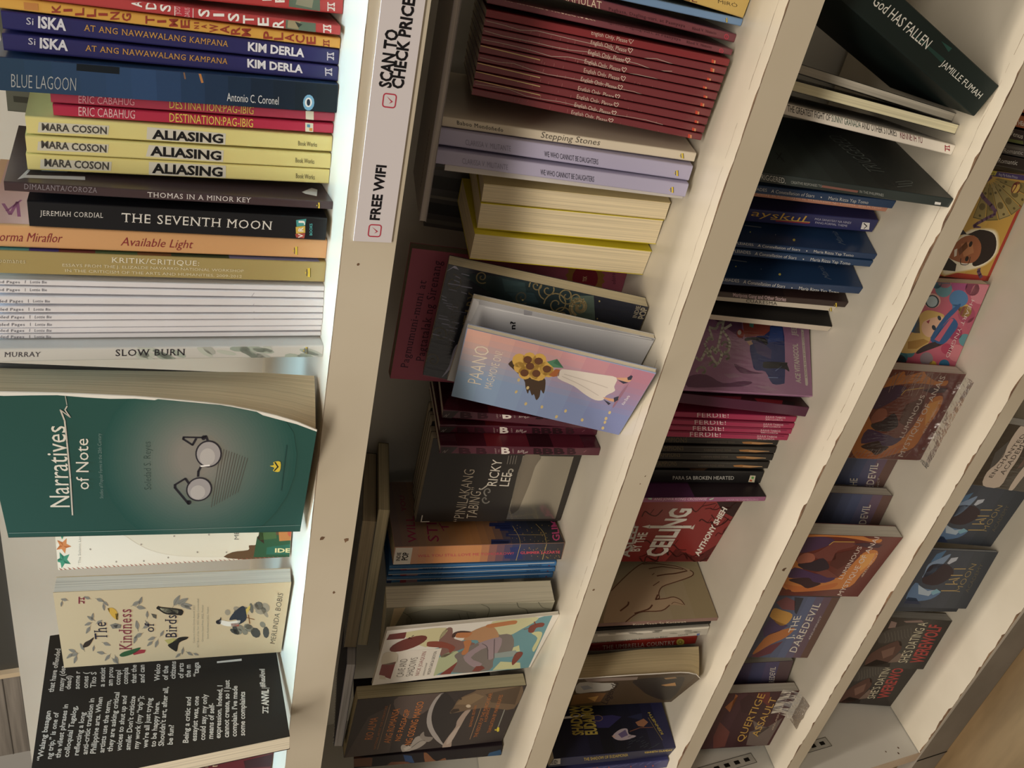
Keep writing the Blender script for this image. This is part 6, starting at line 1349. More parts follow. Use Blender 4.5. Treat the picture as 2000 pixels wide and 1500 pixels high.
   ["P","f","2e3a78",3.0,-1.2,47.9,0.1,33.2,-6.4,32.2,-5.4,46.5],
   ["P","f","2e3a78",3.0,5.0,44.1,5.7,35.7,0.2,34.8,0.4,42.7],
   ["S","r","c2a85c",4.0,0.39,22.9,36.9,8.9,35.1,-0.9,36.3],
   ["S","r","c2a85c",4.0,0.39,24.9,17.0,13.1,13.6,-0.5,15.1],
   ["L","r","c2a85c",4.0,0.39,11.7,42.7,10.6,14.3],
   ["L","f","c2a85c",4.0,0.4,7.5,35.9,-7.6,37.2],
   ["L","f","c2a85c",4.0,0.45,7.3,14.8,-7.4,15.7],
   ["E","f","c8a048",4.0,14,2.8,27.1,0.0,-0.2,-0.3,0.0],
   ["E","r","c8a048",4.0,14,6.7,12.8,0.0,-0.3,-0.4,0.1],
   ["E","f","c8a048",4.0,14,-6.3,5.7,0.0,-0.3,-0.3,-0.1],
   ["E","r","c8a048",4.0,14,2.6,24.0,0.0,-0.2,-0.4,0.1],
   ["E","f","c8a048",4.0,14,-0.1,17.1,0.0,-0.3,-0.3,-0.1],
   ["E","r","c8a048",4.0,14,2.8,13.3,0.0,-0.3,-0.4,0.1],
   ["E","f","c8a048",4.0,14,-1.2,4.3,0.0,-0.3,-0.3,-0.1],
   ["E","r","c8a048",4.0,14,14.1,15.8,0.0,-0.2,-0.5,0.1],
   ["E","f","c8a048",4.0,14,-5.7,2.0,0.0,-0.3,-0.3,0.0],
   ["E","r","c8a048",4.0,14,2.9,34.0,0.0,-0.2,-0.4,0.1],
   ["E","f","c8a048",4.0,14,3.5,28.3,0.0,-0.3,-0.3,-0.1],
   ["E","r","c8a048",4.0,14,16.7,16.8,0.0,-0.3,-0.4,0.1],
   ["E","f","c8a048",4.0,14,-2.3,17.2,0.0,-0.3,-0.3,0.0],
   ["E","r","c8a048",4.0,14,7.4,40.8,0.0,-0.2,-0.5,0.1],
   ["E","f","c8a048",4.0,14,0.1,25.0,-0.1,-0.3,-0.4,-0.1],
   ["E","r","c8a048",4.0,14,7.1,31.3,0.0,-0.2,-0.5,0.1],
   ["E","f","c8a048",4.0,14,1.1,10.9,-0.1,-0.3,-0.4,-0.1],
   ["E","r","c8a048",4.0,14,17.3,36.5,0.0,-0.3,-0.5,0.1],
   ["E","f","c8a048",4.0,14,3.5,21.5,0.0,-0.3,-0.3,-0.1],
   ["E","r","c8a048",4.0,14,6.8,37.4,0.0,-0.2,-0.4,0.1],
   ["E","f","c8a048",4.0,14,-6.0,11.1,0.0,-0.3,-0.3,-0.1],
   ["E","r","c8a048",4.0,14,3.3,12.1,0.0,-0.2,-0.4,0.2],
   ["E","f","c8a048",4.0,14,2.7,22.5,0.0,-0.3,-0.3,-0.1],
   ["E","r","c8a048",4.0,14,13.3,30.8,0.0,-0.2,-0.4,0.1],
   ["E","f","c8a048",4.0,14,-1.3,17.2,0.0,-0.3,-0.3,-0.1],
   ["E","r","c8a048",4.0,14,4.6,31.5,0.0,-0.3,-0.4,0.1],
   ["E","f","c8a048",4.0,14,-0.3,24.6,0.0,-0.3,-0.3,0.0],
   ["E","r","c8a048",4.0,14,5.0,14.7,0.0,-0.3,-0.4,0.1],
   ["E","f","c8a048",4.0,14,2.0,24.6,-0.1,-0.3,-0.4,0.0],
   ["E","r","c8a048",4.0,14,23.2,12.3,0.0,-0.3,-0.5,0.1],
   ["E","f","c8a048",4.0,14,-0.8,29.2,0.0,-0.3,-0.3,-0.1],
   ["E","r","c8a048",4.0,14,19.9,22.0,-0.1,-0.3,-0.5,0.1],
   ["E","f","c8a048",4.0,14,2.6,32.1,0.0,-0.3,-0.3,0.0],
   ["E","r","c8a048",4.0,14,12.8,16.3,-0.1,-0.3,-0.5,0.1],
   ["E","f","c8a048",4.0,14,-4.3,2.8,0.0,-0.3,-0.3,0.0],
   ["E","r","c8a048",4.0,14,22.4,6.9,0.0,-0.3,-0.4,0.1],
   ["E","f","c8a048",4.0,14,4.4,28.4,0.0,-0.3,-0.3,-0.1],
   ["E","r","c8a048",4.0,14,16.0,26.3,0.0,-0.3,-0.4,0.1],
   ["E","f","c8a048",4.0,14,-0.9,31.5,0.0,-0.2,-0.3,0.0],
   ["E","r","c8a048",4.0,14,17.0,36.9,0.0,-0.3,-0.4,0.1],
   ["E","f","c8a048",4.0,14,-3.7,25.2,0.0,-0.3,-0.3,0.0],
   ["E","r","c8a048",4.0,14,17.8,26.3,0.0,-0.3,-0.4,0.1],
   ["E","f","c8a048",4.0,14,0.3,31.9,0.0,-0.2,-0.3,0.0],
   ["E","r","c8a048",4.0,14,8.2,22.1,0.0,-0.3,-0.4,0.1],
   ["E","f","c8a048",4.0,14,-4.5,4.9,0.0,-0.3,-0.3,-0.1],
   ["E","r","c8a048",4.0,14,20.9,31.1,-0.1,-0.3,-0.5,0.1],
   ["E","f","c8a048",4.0,14,-4.1,9.6,0.0,-0.2,-0.3,0.0],
   ["E","r","c8a048",4.0,14,4.9,26.7,0.0,-0.3,-0.4,0.1],
   ["E","f","c8a048",4.0,14,1.3,16.8,0.0,-0.2,-0.3,0.0],
   ["E","r","c8a048",4.0,14,23.7,32.9,0.0,-0.3,-0.5,0.1],
   ["E","f","c8a048",4.0,14,-5.1,13.0,0.0,-0.3,-0.3,-0.1],
   ["E","r","c8a048",4.0,14,12.6,12.0,0.0,-0.3,-0.5,0.1],
   ["E","f","c8a048",4.0,14,-5.4,12.2,0.0,-0.2,-0.4,0.0],
   ["E","r","c8a048",4.0,14,9.6,15.7,0.0,-0.3,-0.4,0.1],
   ["E","f","c8a048",4.0,14,-1.0,20.6,0.0,-0.3,-0.3,0.0],
   ["E","r","c8a048",4.0,14,19.8,33.8,0.0,-0.3,-0.4,0.1],
   ["E","f","c8a048",4.0,14,-6.1,11.6,0.0,-0.3,-0.3,-0.1],
   ["E","r","c8a048",4.0,14,14.3,23.1,0.0,-0.3,-0.4,0.1],
   ["E","f","c8a048",4.0,14,-0.3,22.6,0.0,-0.3,-0.3,0.0],
   ["E","r","c8a048",4.0,14,13.0,15.2,0.0,-0.3,-0.4,0.1],
   ["E","f","c8a048",4.0,14,2.2,4.6,0.0,-0.3,-0.3,-0.1],
   ["E","r","c8a048",4.0,14,12.0,31.1,0.0,-0.3,-0.4,0.1],
   ["E","f","c8a048",4.0,14,-4.4,20.1,0.0,-0.3,-0.3,0.0],
   ["E","r","c8a048",4.0,14,2.3,17.3,0.0,-0.3,-0.4,0.1],
   ["E","f","c8a048",4.0,14,3.8,15.4,0.0,-0.3,-0.3,0.0],
   ["E","r","c8a048",4.0,14,11.1,23.0,0.0,-0.3,-0.4,0.1],
   ["E","f","c8a048",4.0,14,1.4,18.8,0.0,-0.3,-0.3,-0.1],
   ["E","r","c8a048",4.0,14,2.9,20.9,0.0,-0.3,-0.4,0.1],
   ["P","f","dcd8ce",4.0,7.6,131.7,7.2,119.2,-8.1,119.9,-8.4,133.0],
   ["T","f","INDIE",[-4.6,127.9],[3.1,127.5],[-4.5,130.7],"2a2628","b"],
   ["T","f","POP",[-4.1,122.3],[3.1,121.7],[-4.2,126.6],"221e20","B"],
   ["T","f","WILL YOU STILL LOVE ME TOMORROW?",[-1.7,114.7],[-1.9,40.0],[0.7,114.9],"d84860","s"],
   ["T","f","GLIMMER LAZARTE",[-1.5,34.6],[-1.9,2.2],[0.9,34.9],"d84860","b"],
   ["T","r","WILL",[4.7,115.4],[38.1,113.9],[5.0,121.9],"b0285c","s"],
   ["T","r","YOU",[44.8,118.8],[66.5,118.3],[44.9,122.7],"b0285c","s"],
   ["T","r","STILL",[5.2,98.7],[49.6,95.6],[5.6,106.8],"b0285c","s"],
   ["T","r","ME",[92.5,112.6],[112.4,113.2],[92.5,115.8],"b0285c","s"],
   ["T","r","T",[18.2,87.2],[28.4,89.4],[18.5,93.3],"b0285c","s"],
   ["T","r","GLIMMER",[2.7,3.2],[52.9,-7.5],[2.3,9.0],"d84888","b"]],'d8c9a6',{}),
 ('BM0',2,'S',[-439.23,66.41,-0.0087,-0.0893,0.0191,4.73,87.0,132.78],'3f80c4g','thin bright blue paperback with white edge line, touching the sunset-coloured spine','thin bright blue paperbacks',
  [["L","f","dfe3e4",3.0,0.75,-0.7,132.4,-0.5,84.1,1.6,2.0],
   ["P","f","223c74",1.0,-0.9,133.9,-0.8,129.8,-4.8,130.3,-4.9,134.5],
   ["P","f","b04a5c",2.0,-1.0,124.2,-1.0,119.3,-5.0,119.8,-5.0,124.3],
   ["P","f","b08c98",2.0,-1.0,119.3,-0.9,110.3,-4.8,110.8,-5.0,119.8],
   ["T","f","MAY DAY EVE",[-2.6,106.9],[-2.5,90.9],[-0.6,107.1],"1c2a50","i"],
   ["T","f","AND OTHER STORIES",[-2.4,89.9],[-2.2,73.1],[-1.3,90.0],"1c2a50","t"],
   ["T","f","NICK JOAQUIN",[-1.9,30.3],[-1.7,11.8],[0.3,30.6],"284878","i"],
   ["T","f","ж",[-2.2,6.5],[-2.2,4.7],[-0.4,6.8],"8a3848","b"]],'e6dcc2',{}),
 ('BM1',2,'S',[-444.72,65.47,-0.0089,-0.0853,0.0221,4.22,87.0,133.08],'3f80c4g','thin bright blue paperback with white edge line, middle of its row of three','thin bright blue paperbacks',
  [["L","f","dfe3e4",3.0,0.74,-0.1,133.0,0.1,83.5,2.1,2.8],
   ["P","f","223c74",1.0,-0.3,134.1,-0.3,129.7,-4.3,130.2,-4.3,133.9],
   ["P","f","b04a5c",2.0,-0.5,123.7,-0.4,118.8,-4.4,119.3,-4.5,123.8],
   ["P","f","b08c98",2.0,-0.4,118.8,-0.4,110.1,-4.2,110.2,-4.4,119.3],
   ["T","f","MAY DAY EVE",[-2.0,107.3],[-2.0,91.1],[-0.1,107.4],"1c2a50","i"],
   ["T","f","AND OTHER STORIES",[-1.9,90.1],[-1.7,73.3],[-0.7,90.2],"1c2a50","t"],
   ["T","f","NICK JOAQUIN",[-1.4,30.7],[-1.2,12.0],[0.8,31.0],"284878","i"],
   ["T","f","ж",[-1.7,6.7],[-1.7,4.9],[0.1,7.0],"8a3848","b"]],'e6dcc2',{}),
 ('BM2',2,'S',[-451.8,66.5,-0.0093,-0.0722,0.0405,5.46,87.0,133.5],'3f80c4g','thin bright blue paperback with white edge line, beside the page-edge-out comic cover','thin bright blue paperbacks',
  [["L","f","dfe3e4",3.0,0.79,1.0,133.5,0.8,82.7,2.6,2.9],
   ["P","f","223c74",1.0,0.7,134.3,0.7,129.5,-3.8,130.0,-3.9,133.3],
   ["P","f","b04a5c",2.0,0.4,123.1,0.4,118.2,-4.1,118.6,-4.1,123.2],
   ["P","f","b08c98",2.0,0.4,118.2,0.5,109.9,-3.9,109.5,-4.1,118.6],
   ["T","f","MAY DAY EVE",[-1.4,107.5],[-1.5,91.1],[0.8,107.7],"1c2a50","i"],
   ["T","f","AND OTHER STORIES",[-1.3,90.1],[-1.2,73.2],[-0.0,90.2],"1c2a50","t"],
   ["T","f","NICK JOAQUIN",[-1.1,30.5],[-1.1,11.5],[1.3,30.9],"284878","i"],
   ["T","f","ж",[-1.7,6.1],[-1.7,4.3],[0.3,6.5],"8a3848","b"]],'e6dcc2',{}),
 ('BC1',2,'F',[-489.21,43.2,-0.2196,-0.066,0.0564,87.06,18.33,129.09],'a9a48cg','thick paperback with grey-green drawn cover behind the white-framed cover',None,
  [["P","f","8b8874",1.0,45.5,130.3,41.3,-5.3,6.9,-12.7,1.4,127.7],
   ["P","f","c8b48c",2.0,42.8,123.4,43.5,114.8,6.4,123.3,5.9,125.6],
   ["Q","f","7a7868",2.0,33.1,111.3,38.5,88.6,32.1,64.3,25.7,59.5,16.0,70.3,13.4,108.1],
   ["S","f","5a5848",3.0,0.56,33.3,112.8,39.2,96.4,35.9,74.3,31.0,60.2],
   ["S","f","5a5848",3.0,0.57,13.7,111.3,19.8,94.5,22.2,71.0,22.7,59.1],
   ["S","f","5a5848",3.0,0.57,36.4,116.1,25.6,109.1,6.1,112.3],
   ["S","f","5a5848",3.0,0.56,43.3,57.9,36.9,50.7,24.9,50.5],
   ["S","f","5a5848",3.0,0.62,44.0,30.2,36.5,27.3,33.0,21.0,25.2,17.9],
   ["S","f","5a5848",3.0,0.53,42.7,13.0,34.9,8.2,31.3,0.9],
   ["L","f","5a5848",3.0,0.57,31.4,73.7,22.2,71.0],
   ["L","f","5a5848",3.0,0.56,32.4,67.5,23.2,64.7]],'d8d2b8',{}),
 ('BC2',2,'F',[-501.61,41.43,-0.2486,0.0068,0.1435,90.25,3.0,134.69],'e9e5dcm','white-framed cover with a running figure in cartoon clouds, curled forward',None,
  [["P","f","5f9aa8",1.0,8.1,94.2,45.8,10.9,45.7,5.8,-46.2,1.5,-39.1,85.0],
   ["Q","f","d6cf9c",2.0,32.8,119.1,40.3,119.1,41.3,89.9,24.0,91.4,12.8,100.6,29.0,115.8],
   ["Q","f","d0d09c",2.0,44.1,54.5,45.2,20.9,39.0,17.5,27.6,26.3,18.5,35.1,25.0,46.7],
   ["Q","f","cfcf96",2.0,19.0,16.3,19.0,7.6,6.6,5.0,-14.8,4.5,-8.6,8.0,8.9,8.3],
   ["P","f","cbcf98",2.0,-7.2,31.3,-0.5,21.6,-11.9,17.8,-11.7,26.7],
   ["P","f","cbcf98",2.0,-42.1,34.5,-27.1,30.9,-33.3,12.2,-44.5,8.9],
   ["Q","f","b8c496",2.0,-38.9,85.9,-7.3,86.5,1.4,74.9,-7.4,70.2,-19.9,69.9,-30.1,73.0,-35.6,80.5],
   ["Q","f","8a6058",2.0,24.2,92.2,39.6,89.6,39.5,84.8,21.7,79.7,11.2,61.1,5.6,66.6,0.5,74.7,-7.7,84.8],
   ["Q","f","7c726e",3.0,-6.6,74.2,2.4,67.6,18.9,49.5,18.9,32.6,-10.3,25.3,-18.1,38.3,-41.4,37.3,-37.3,69.9,-18.3,69.3],
   ["P","f","7a2c2c",3.0,30.9,133.3,39.3,132.2,40.4,119.7,32.9,119.5,30.6,119.9],
   ["P","f","8a2f2e",3.0,-26.7,131.5,-9.1,131.5,-6.4,120.9,-36.6,121.0],
   ["Q","f","d8ceb8",3.0,-7.2,132.2,9.7,132.4,10.5,124.8,3.8,120.6,-10.0,120.3,-10.1,127.4],
   ["P","f","d8ceb8",4.0,-34.2,130.3,-26.9,130.8,-29.8,126.4,-36.6,124.7],
   ["E","f","7a3028",4.0,18,21.6,115.5,7.6,-13.2,-8.6,-2.7],
   ["Q","f","96402f",4.0,17.8,100.7,21.7,99.7,19.4,89.0,9.5,77.3,2.6,76.8,-1.6,79.3,7.3,82.7,13.1,98.3],
   ["P","f","8a3028",4.0,-39.3,80.7,-27.9,74.3,-18.3,69.3,-25.4,69.6,-39.8,71.1],
   ["S","f","2a1c1c",4.0,0.87,29.0,116.2,31.4,116.2,28.6,113.8],
   ["L","f","2a1c1c",4.0,0.89,32.7,114.5,34.1,113.5],
   ["P","f","e8e2d6",3.0,10.5,120.8,8.3,87.3,-39.0,85.5,-36.1,119.4],
   ["T","f","CAVE AND",[-34.5,111.0],[-3.3,112.0],[-34.4,116.8],"3a3030","t"],
   ["T","f","SHADOWS",[-35.1,103.4],[-3.0,104.0],[-35.0,109.1],"3a3030","t"],
   ["T","f","NICK JOAQUIN",[-35.9,98.3],[5.8,99.0],[-35.7,101.2],"9c3a44","e"],
   ["T","f","INTRODUCTION BY",[-36.5,93.5],[-14.2,94.6],[-36.7,94.8],"5a5050","s"],
   ["T","f","VICENTE GARCIA GROYON",[-36.3,88.9],[4.2,90.2],[-36.6,91.4],"5a5050","s"],
   ["Q","f","c08a5c",5.0,20.1,72.1,30.8,68.6,38.4,58.1,35.7,51.7,20.2,43.5,14.8,46.0,11.2,57.0,16.1,60.5,17.9,69.2],
   ["Q","f","c87840",6.0,28.3,80.2,32.3,80.2,31.8,69.7,28.1,67.2,22.2,70.1,23.9,78.5],
   ["Q","f","4a2a24",7.0,25.5,82.5,31.9,82.5,34.1,77.4,31.8,69.7,30.2,69.3,31.3,79.2,25.0,80.0],
   ["Q","f","c87840",6.0,39.9,57.6,42.8,40.3,41.7,34.2,37.1,33.9,36.3,38.3,34.6,54.8],
   ["Q","f","c87840",6.0,16.7,71.4,16.2,65.1,5.1,64.4,-5.3,63.9,-7.2,67.3,-3.3,69.1,5.9,68.4],
   ["Q","f","a08a94",6.0,10.6,58.1,17.5,42.4,2.9,37.7,-18.0,38.8,-19.6,43.6,1.8,49.0,-13.4,59.3,-27.1,46.8,-32.2,52.7,-11.0,66.1,6.9,56.9],
   ["P","f","8fa0a0",7.0,-10.6,40.1,-8.8,22.1,-16.8,20.1,-20.0,21.9,-19.1,38.1],
   ["S","f","5a4a54",8.0,0.66,9.1,54.8,1.8,49.0,-19.6,43.6],
   ["L","f","5a4a54",8.0,0.69,14.8,46.0,-18.0,38.8],
   ["Q","f","86342a",7.0,-13.9,20.8,-13.2,15.7,-20.0,13.9,-35.5,17.1,-34.4,19.2,-25.7,21.0],
   ["P","f","86342a",7.0,-39.6,52.8,-30.6,51.2,-31.0,45.9,-36.5,42.2,-41.1,46.3],
   ["Q","f","86342a",5.0,21.3,19.5,31.4,20.6,34.9,13.0,32.5,8.9,27.7,9.2,26.9,14.2,19.6,14.8],
   ["L","f","86342a",5.0,0.95,26.4,24.3,27.3,20.3],
   ["L","f","86342a",5.0,0.97,37.6,18.8,32.3,16.5]],'e6e0d0',{}),
 ('BR',2,'F',[-610.61,55.04,-0.1212,0.0215,0.1235,92.74,12.15,144.74],'3b3230m','dark brown paperback with orange title, moon and bear, facing out',None,
  [["Q","f","5c4c46",1.0,46.3,111.0,50.4,77.4,46.6,72.3,22.9,81.0,9.4,96.3,27.9,111.5],
   ["P","f","4a3c36",1.0,-45.6,143.9,18.8,132.3,31.9,117.2,-1.9,106.8,-44.9,105.5],
   ["T","f","RIO ALMA",[-18.7,124.1],[16.5,123.9],[-17.7,130.6],"cf7430","s"],
   ["T","f","NATIONAL ARTIST FOR LITERATURE",[-36.0,118.7],[33.3,118.3],[-35.8,120.7],"b46a36","s"],
   ["T","f","ANG ROMANSA",[-27.9,107.2],[27.5,107.1],[-27.1,113.1],"cf7430","s"],
   ["T","f","NG PAGSAGIP",[-25.6,98.7],[24.9,98.0],[-25.2,103.5],"cf7430","s"],
   ["T","f","NG OSONG MARSO",[-34.4,87.5],[35.4,88.1],[-34.1,93.5],"cf7430","s"],
   ["T","f","BILINGUAL EDITION",[-13.8,36.4],[20.9,38.9],[-13.6,38.9],"c06c30","s"],
   ["T","f","THE RESCUE OF THE MARCH BEAR:",[-33.6,26.7],[39.4,28.9],[-33.3,30.1],"c06c30","s"],
   ["T","f","A ROMANCE",[-8.0,23.4],[15.5,25.5],[-7.8,26.3],"c06c30","s"],
   ["T","f","TRANSLATION BY MARNE KILATES",[-28.1,15.3],[34.7,18.5],[-27.8,18.7],"c06c30","s"],
   ["L","f","a8805a",2.0,0.41,-36.9,116.8,34.9,116.4],
   ["L","f","a8805a",2.0,0.51,-36.3,32.9,41.1,34.8],
   ["L","f","8a8a80",2.0,1.08,-19.4,10.0,32.6,11.8],
   ["Q","f","a49c98",3.0,47.5,72.9,39.9,78.8,21.4,81.6,-0.1,79.6,-18.2,72.9,-31.8,65.2,-41.3,57.7,-44.9,53.2,-24.9,64.6,-8.1,72.5,9.3,77.1,25.6,77.9,37.9,76.3],
   ["Q","f","2e2828",3.0,47.0,72.8,37.9,76.3,25.6,77.9,9.3,77.1,-8.1,72.5,-24.9,64.6,-41.1,53.9,-5.4,49.9,25.8,59.1],
   ["Q","f","6e6868",2.0,47.5,72.9,33.8,69.7,14.4,68.6,-1.5,71.9,12.5,76.3,31.8,77.3],
   ["Q","f","a89284",4.0,-45.9,56.8,-31.9,55.8,-11.9,51.4,-1.6,52.1,13.5,48.3,15.1,43.2,3.9,45.4,-12.7,47.0,-33.0,49.9,-47.5,48.8],
   ["Q","f","b8a69a",5.0,-28.6,54.5,-15.5,50.6,-10.8,47.8,-19.4,47.9,-36.5,50.1,-41.1,53.9],
   ["Q","f","705840",4.0,14.1,61.7,21.1,60.0,35.1,57.5,44.3,45.9,49.6,45.3,51.2,40.3,49.4,4.9,10.1,2.3,15.7,26.5,15.1,43.2,13.3,52.0,11.7,59.9],
   ["P","f","866c4c",5.0,25.8,59.1,36.3,55.0,41.1,45.2,34.9,35.6,23.5,45.0],
   ["P","f","54402e",5.0,38.0,35.4,46.2,5.0,16.9,3.1,23.9,26.6],
   ["P","f","3a2c22",5.0,14.1,61.7,18.7,59.9,18.7,54.9,15.1,53.3,11.6,59.4],
   ["E","f","cdb89c",6.0,8,21.4,46.8,-0.4,-2.4,-2.7,-0.6],
   ["E","f","3a2c22",6.0,8,34.1,56.4,-0.2,-1.3,-1.6,-0.4],
   ["Q","f","9c938a",3.0,-38.0,96.1,-33.0,94.6,-37.8,88.3,-22.7,85.4,-22.4,78.1,-31.9,73.6,-41.6,78.4,-46.1,86.9,-47.6,92.2],
   ["P","f","b4aba0",4.0,-40.3,93.4,-35.8,89.5,-40.0,86.1,-44.4,90.9],
   ["Q","f","8a8078",4.0,-21.7,81.9,-14.4,79.5,-22.6,77.1,-25.8,69.1,-32.5,70.7,-31.6,75.5],
   ["S","f","5a524c",5.0,0.8,-40.0,86.1,-30.6,80.3,-29.7,75.8],
   ["P","f","e2cc2a",5.0,-24.5,10.7,-19.3,10.5,-20.5,8.5,-26.9,7.2,-28.1,8.4],
   ["E","f","e2cc2a",5.0,14,-24.0,11.5,-0.2,-0.7,-1.3,-0.3]],'cfc39a',{}),
 ('BZ',2,'S',[-664.01,56.36,0.0099,-0.1073,0.0256,14.09,87.0,135.0],'2a2026g','dark paperback with bronze coils on its cover at the bottom edge of the photo',None,
  [["B","f",1,0,0,1,0,1,1,[[0,"1a1418"],[1,"1a1418"]]],
   ["P","f","6a3f28",2.0,5.4,145.4,11.6,138.2,5.9,118.4,-5.8,119.2,-3.7,143.7],
   ["P","r","6a3f28",2.0,-1.2,145.4,3.2,138.3,-0.8,118.5,-8.8,119.5,-7.3,143.6],
   ["P","f","6a3f28",2.0,-7.6,106.4,-2.3,101.9,-3.7,87.1,-11.6,79.4],
   ["P","r","6a3f28",2.0,-10.0,107.0,-6.5,102.4,-7.4,87.9,-12.7,80.9],
   ["Q","f","7a4a2c",2.0,6.8,72.7,4.8,68.9,-6.8,60.8,-3.5,52.5,-13.0,49.2,-6.0,34.4,-15.2,33.7,-16.6,66.0],
   ["Q","r","7a4a2c",2.0,-0.2,72.7,-1.6,69.1,-9.4,62.4,-7.2,53.8,-13.6,51.7,-9.0,36.3,-15.0,37.0,-15.9,68.4],
   ["P","f","223e6a",2.0,6.4,91.1,3.9,83.7,-6.9,80.5,-4.2,88.9],
   ["P","r","223e6a",2.0,-0.4,91.2,-2.2,83.9,-9.6,81.6,-7.7,89.7],
   ["P","f","1f4a74",2.0,-1.7,11.7,1.4,1.4,-4.9,-0.1,-17.8,16.2],
   ["P","r","1f4a74",2.0,-6.0,13.3,-3.9,2.6,-8.2,2.3,-16.7,20.5],
   ["P","f","2f6a8c",2.0,-18.2,39.3,-19.4,10.2,-26.3,10.6,-22.1,39.0],
   ["P","r","2f6a8c",2.0,-17.0,42.8,-17.8,15.0,-22.2,16.6,-19.5,43.1]],'e6dcc2',{}),
 ('C0',3,'S',[-40.29,9.79,0.046,0.366,0.0525,20.57,87.0,143.0],'12211fm','thick black-green paperback tilted far over with white hand lettering',None,
  [["T","f","God HAS FALLEN",[-2.0,104.7],[-1.1,57.9],[3.4,104.3],"dcdcd4","s"],
   ["T","f","JAMILLE FUMAH",[-2.2,43.5],[-1.9,5.6],[1.3,43.3],"d0d2ca","s"],
   ["P","f","1f4a42",1.0,7.1,52.7,8.0,43.7,5.5,44.1],
   ["P","f","1a3c36",1.0,0.6,79.5,1.7,43.0,-0.8,43.4]],'cfc8b8',{}),
 ('C1',3,'P',[-55.66,35.18,0.0649,0.0781,0.0026,5.37,87.0,135.0],'1b1f1ew','black paperback with grey page edge out, under the tilted book',None,
  [["L","r","3c4440",2.0,0.3,-363.0,303.0,-379.2,308.1],
   ["L","r","3c4440",2.0,0.3,-362.2,300.4,-376.7,305.1],
   ["L","r","3c4440",2.0,0.2,-358.8,296.6,-370.2,299.9],
   ["S","r","58605c",2.0,4.25,-264.1,251.6,-254.6,244.0,-170.1,198.6],
   ["S","r","38403c",2.0,5.22,-239.3,233.4,-220.9,218.7,-109.3,156.9],
   ["E","r","1f4a3c",2.0,10,-354.9,287.2,3.4,-4.3,8.0,-5.1]],'c9c1ae',{}),
 ('C2',3,'P',[-61.33,27.1,0.0661,0.0476,-0.0034,6.15,87.0,135.0],'1b1f1ew','black paperback with cream page edge out, next to the white lettered spine',None,
  [],'ebe3b8',{}),
 ('C3',3,'S',[-73.09,22.33,0.0524,0.0374,0.0006,6.32,87.0,135.0],'ece4d6m','white paperback with black, green and red hand-drawn spine title',None,
  [["T","f","THE GREATEST FIGHT OF",[-1.0,118.4],[-0.6,89.3],[2.5,119.9],"2c2a28","s"],
   ["T","f","SUNNY GRANADA",[-0.6,88.5],[-0.3,67.9],[2.9,90.1],"2f5a4a","s"],
   ["T","f","AND OTHER STORIES",[-0.4,67.1],[-0.1,42.2],[3.2,68.9],"2c2a28","s"],
   ["T","f","KENNETH YU",[-0.4,39.4],[-0.4,23.1],[3.4,41.4],"7c2838","s"],
   ["L","f","b03040",2.0,0.57,1.7,7.2,-1.6,5.3],
   ["L","f","b03040",2.0,0.57,1.0,6.8,1.0,5.3,1.7,4.1],
   ["L","f","b03040",2.0,0.57,2.0,4.2,0.9,3.6],
   ["L","f","b03040",2.0,0.57,-0.5,6.0,-0.1,4.6,-0.5,2.8],
   ["L","f","b03040",2.0,0.57,0.2,3.2,-0.9,2.6]],'e6dcc2',{}),
 ('C4',3,'S',[-101.32,2.67,-0.1728,-0.0358,-0.0,6.49,95.0,150.0],'2f3a3ag','large dark grey paperback with faded lettering, broad side showing',None,
  [["B","r",1,0,0,1,0,1,9,[[0,"161d1d"],[0.3,"1c2423"],[0.7,"3a4847"],[1,"36403e"]]],
   ["T","r","TRIGGERED.",[23.4,35.3],[76.8,44.1],[23.1,48.3],"5f6966","t"],
   ["S","r","141a1a",3.0,0.87,31.1,110.1,24.0,109.2,19.5,109.1],
   ["L","r","141a1a",3.0,0.65,32.3,106.0,22.1,112.6],
   ["S","r","6a7674",3.0,0.52,12.6,34.5,17.5,22.4,14.4,22.1,10.1,33.9],
   ["L","r","6a7674",3.0,0.6,5.8,37.0,11.0,24.0],
   ["T","f","RIGGERED.",[-1.4,129.3],[-1.8,113.3],[1.9,130.7],"b9bcb8","s"],
   ["T","f","CREATIVE RESPONSES TO",[-1.3,109.9],[-1.1,89.3],[0.3,110.7],"9aa09c","s"],
   ["T","f","IN THE PHILIPPINES",[-1.2,63.6],[-1.5,46.9],[0.5,64.5],"9aa09c","s"],
   ["L","f","8a5a50",2.0,1.42,-0.4,89.2,-0.7,65.5],
   ["P","f","d8d8d4",2.0,-0.2,11.2,-0.3,6.9,-1.9,6.4,-2.0,10.6]],'e6dcc2',{}),
 ('C5',3,'S',[-120.63,54.18,-0.256,-0.0536,0.0097,6.51,87.0,127.0],'20406cg','dark blue paperback with white slanted title under the large dark grey book','dark blue star paperbacks',
  [["T","f","A Constellation of Stars",[-1.2,92.2],[-1.2,60.0],[1.3,93.4],"dfe0dc","i"],
   ["T","f","Maria Rizza Yap Tomo",[-1.5,49.5],[-1.5,19.1],[1.0,50.8],"dfe0dc","i"],
   ["E","f","dfe0dc",2.0,14,-0.4,55.3,0.0,-0.5,-0.5,-0.3],
   ["T","f","PLEIADES",[-0.9,108.4],[-0.9,95.3],[1.4,109.3],"c2c6c8","s"]],'e6dcc2',{}),
 ('C6',3,'S',[-125.77,59.5,-0.2595,-0.0527,0.0022,4.45,87.0,127.0],'c9866cm','salmon paperback with pale serif title between dark blue spines',None,
  [["T","f","Buhay at Kamatayan ni Wenceslao Q. Vinzons",[-0.2,98.0],[-0.1,24.5],[2.0,99.3],"ecc4ac","e"],
   ["T","f","Efren M. Tamad",[-0.4,21.8],[0.0,4.0],[1.1,22.9],"ecc4ac","i"]],'e6dcc2',{}),
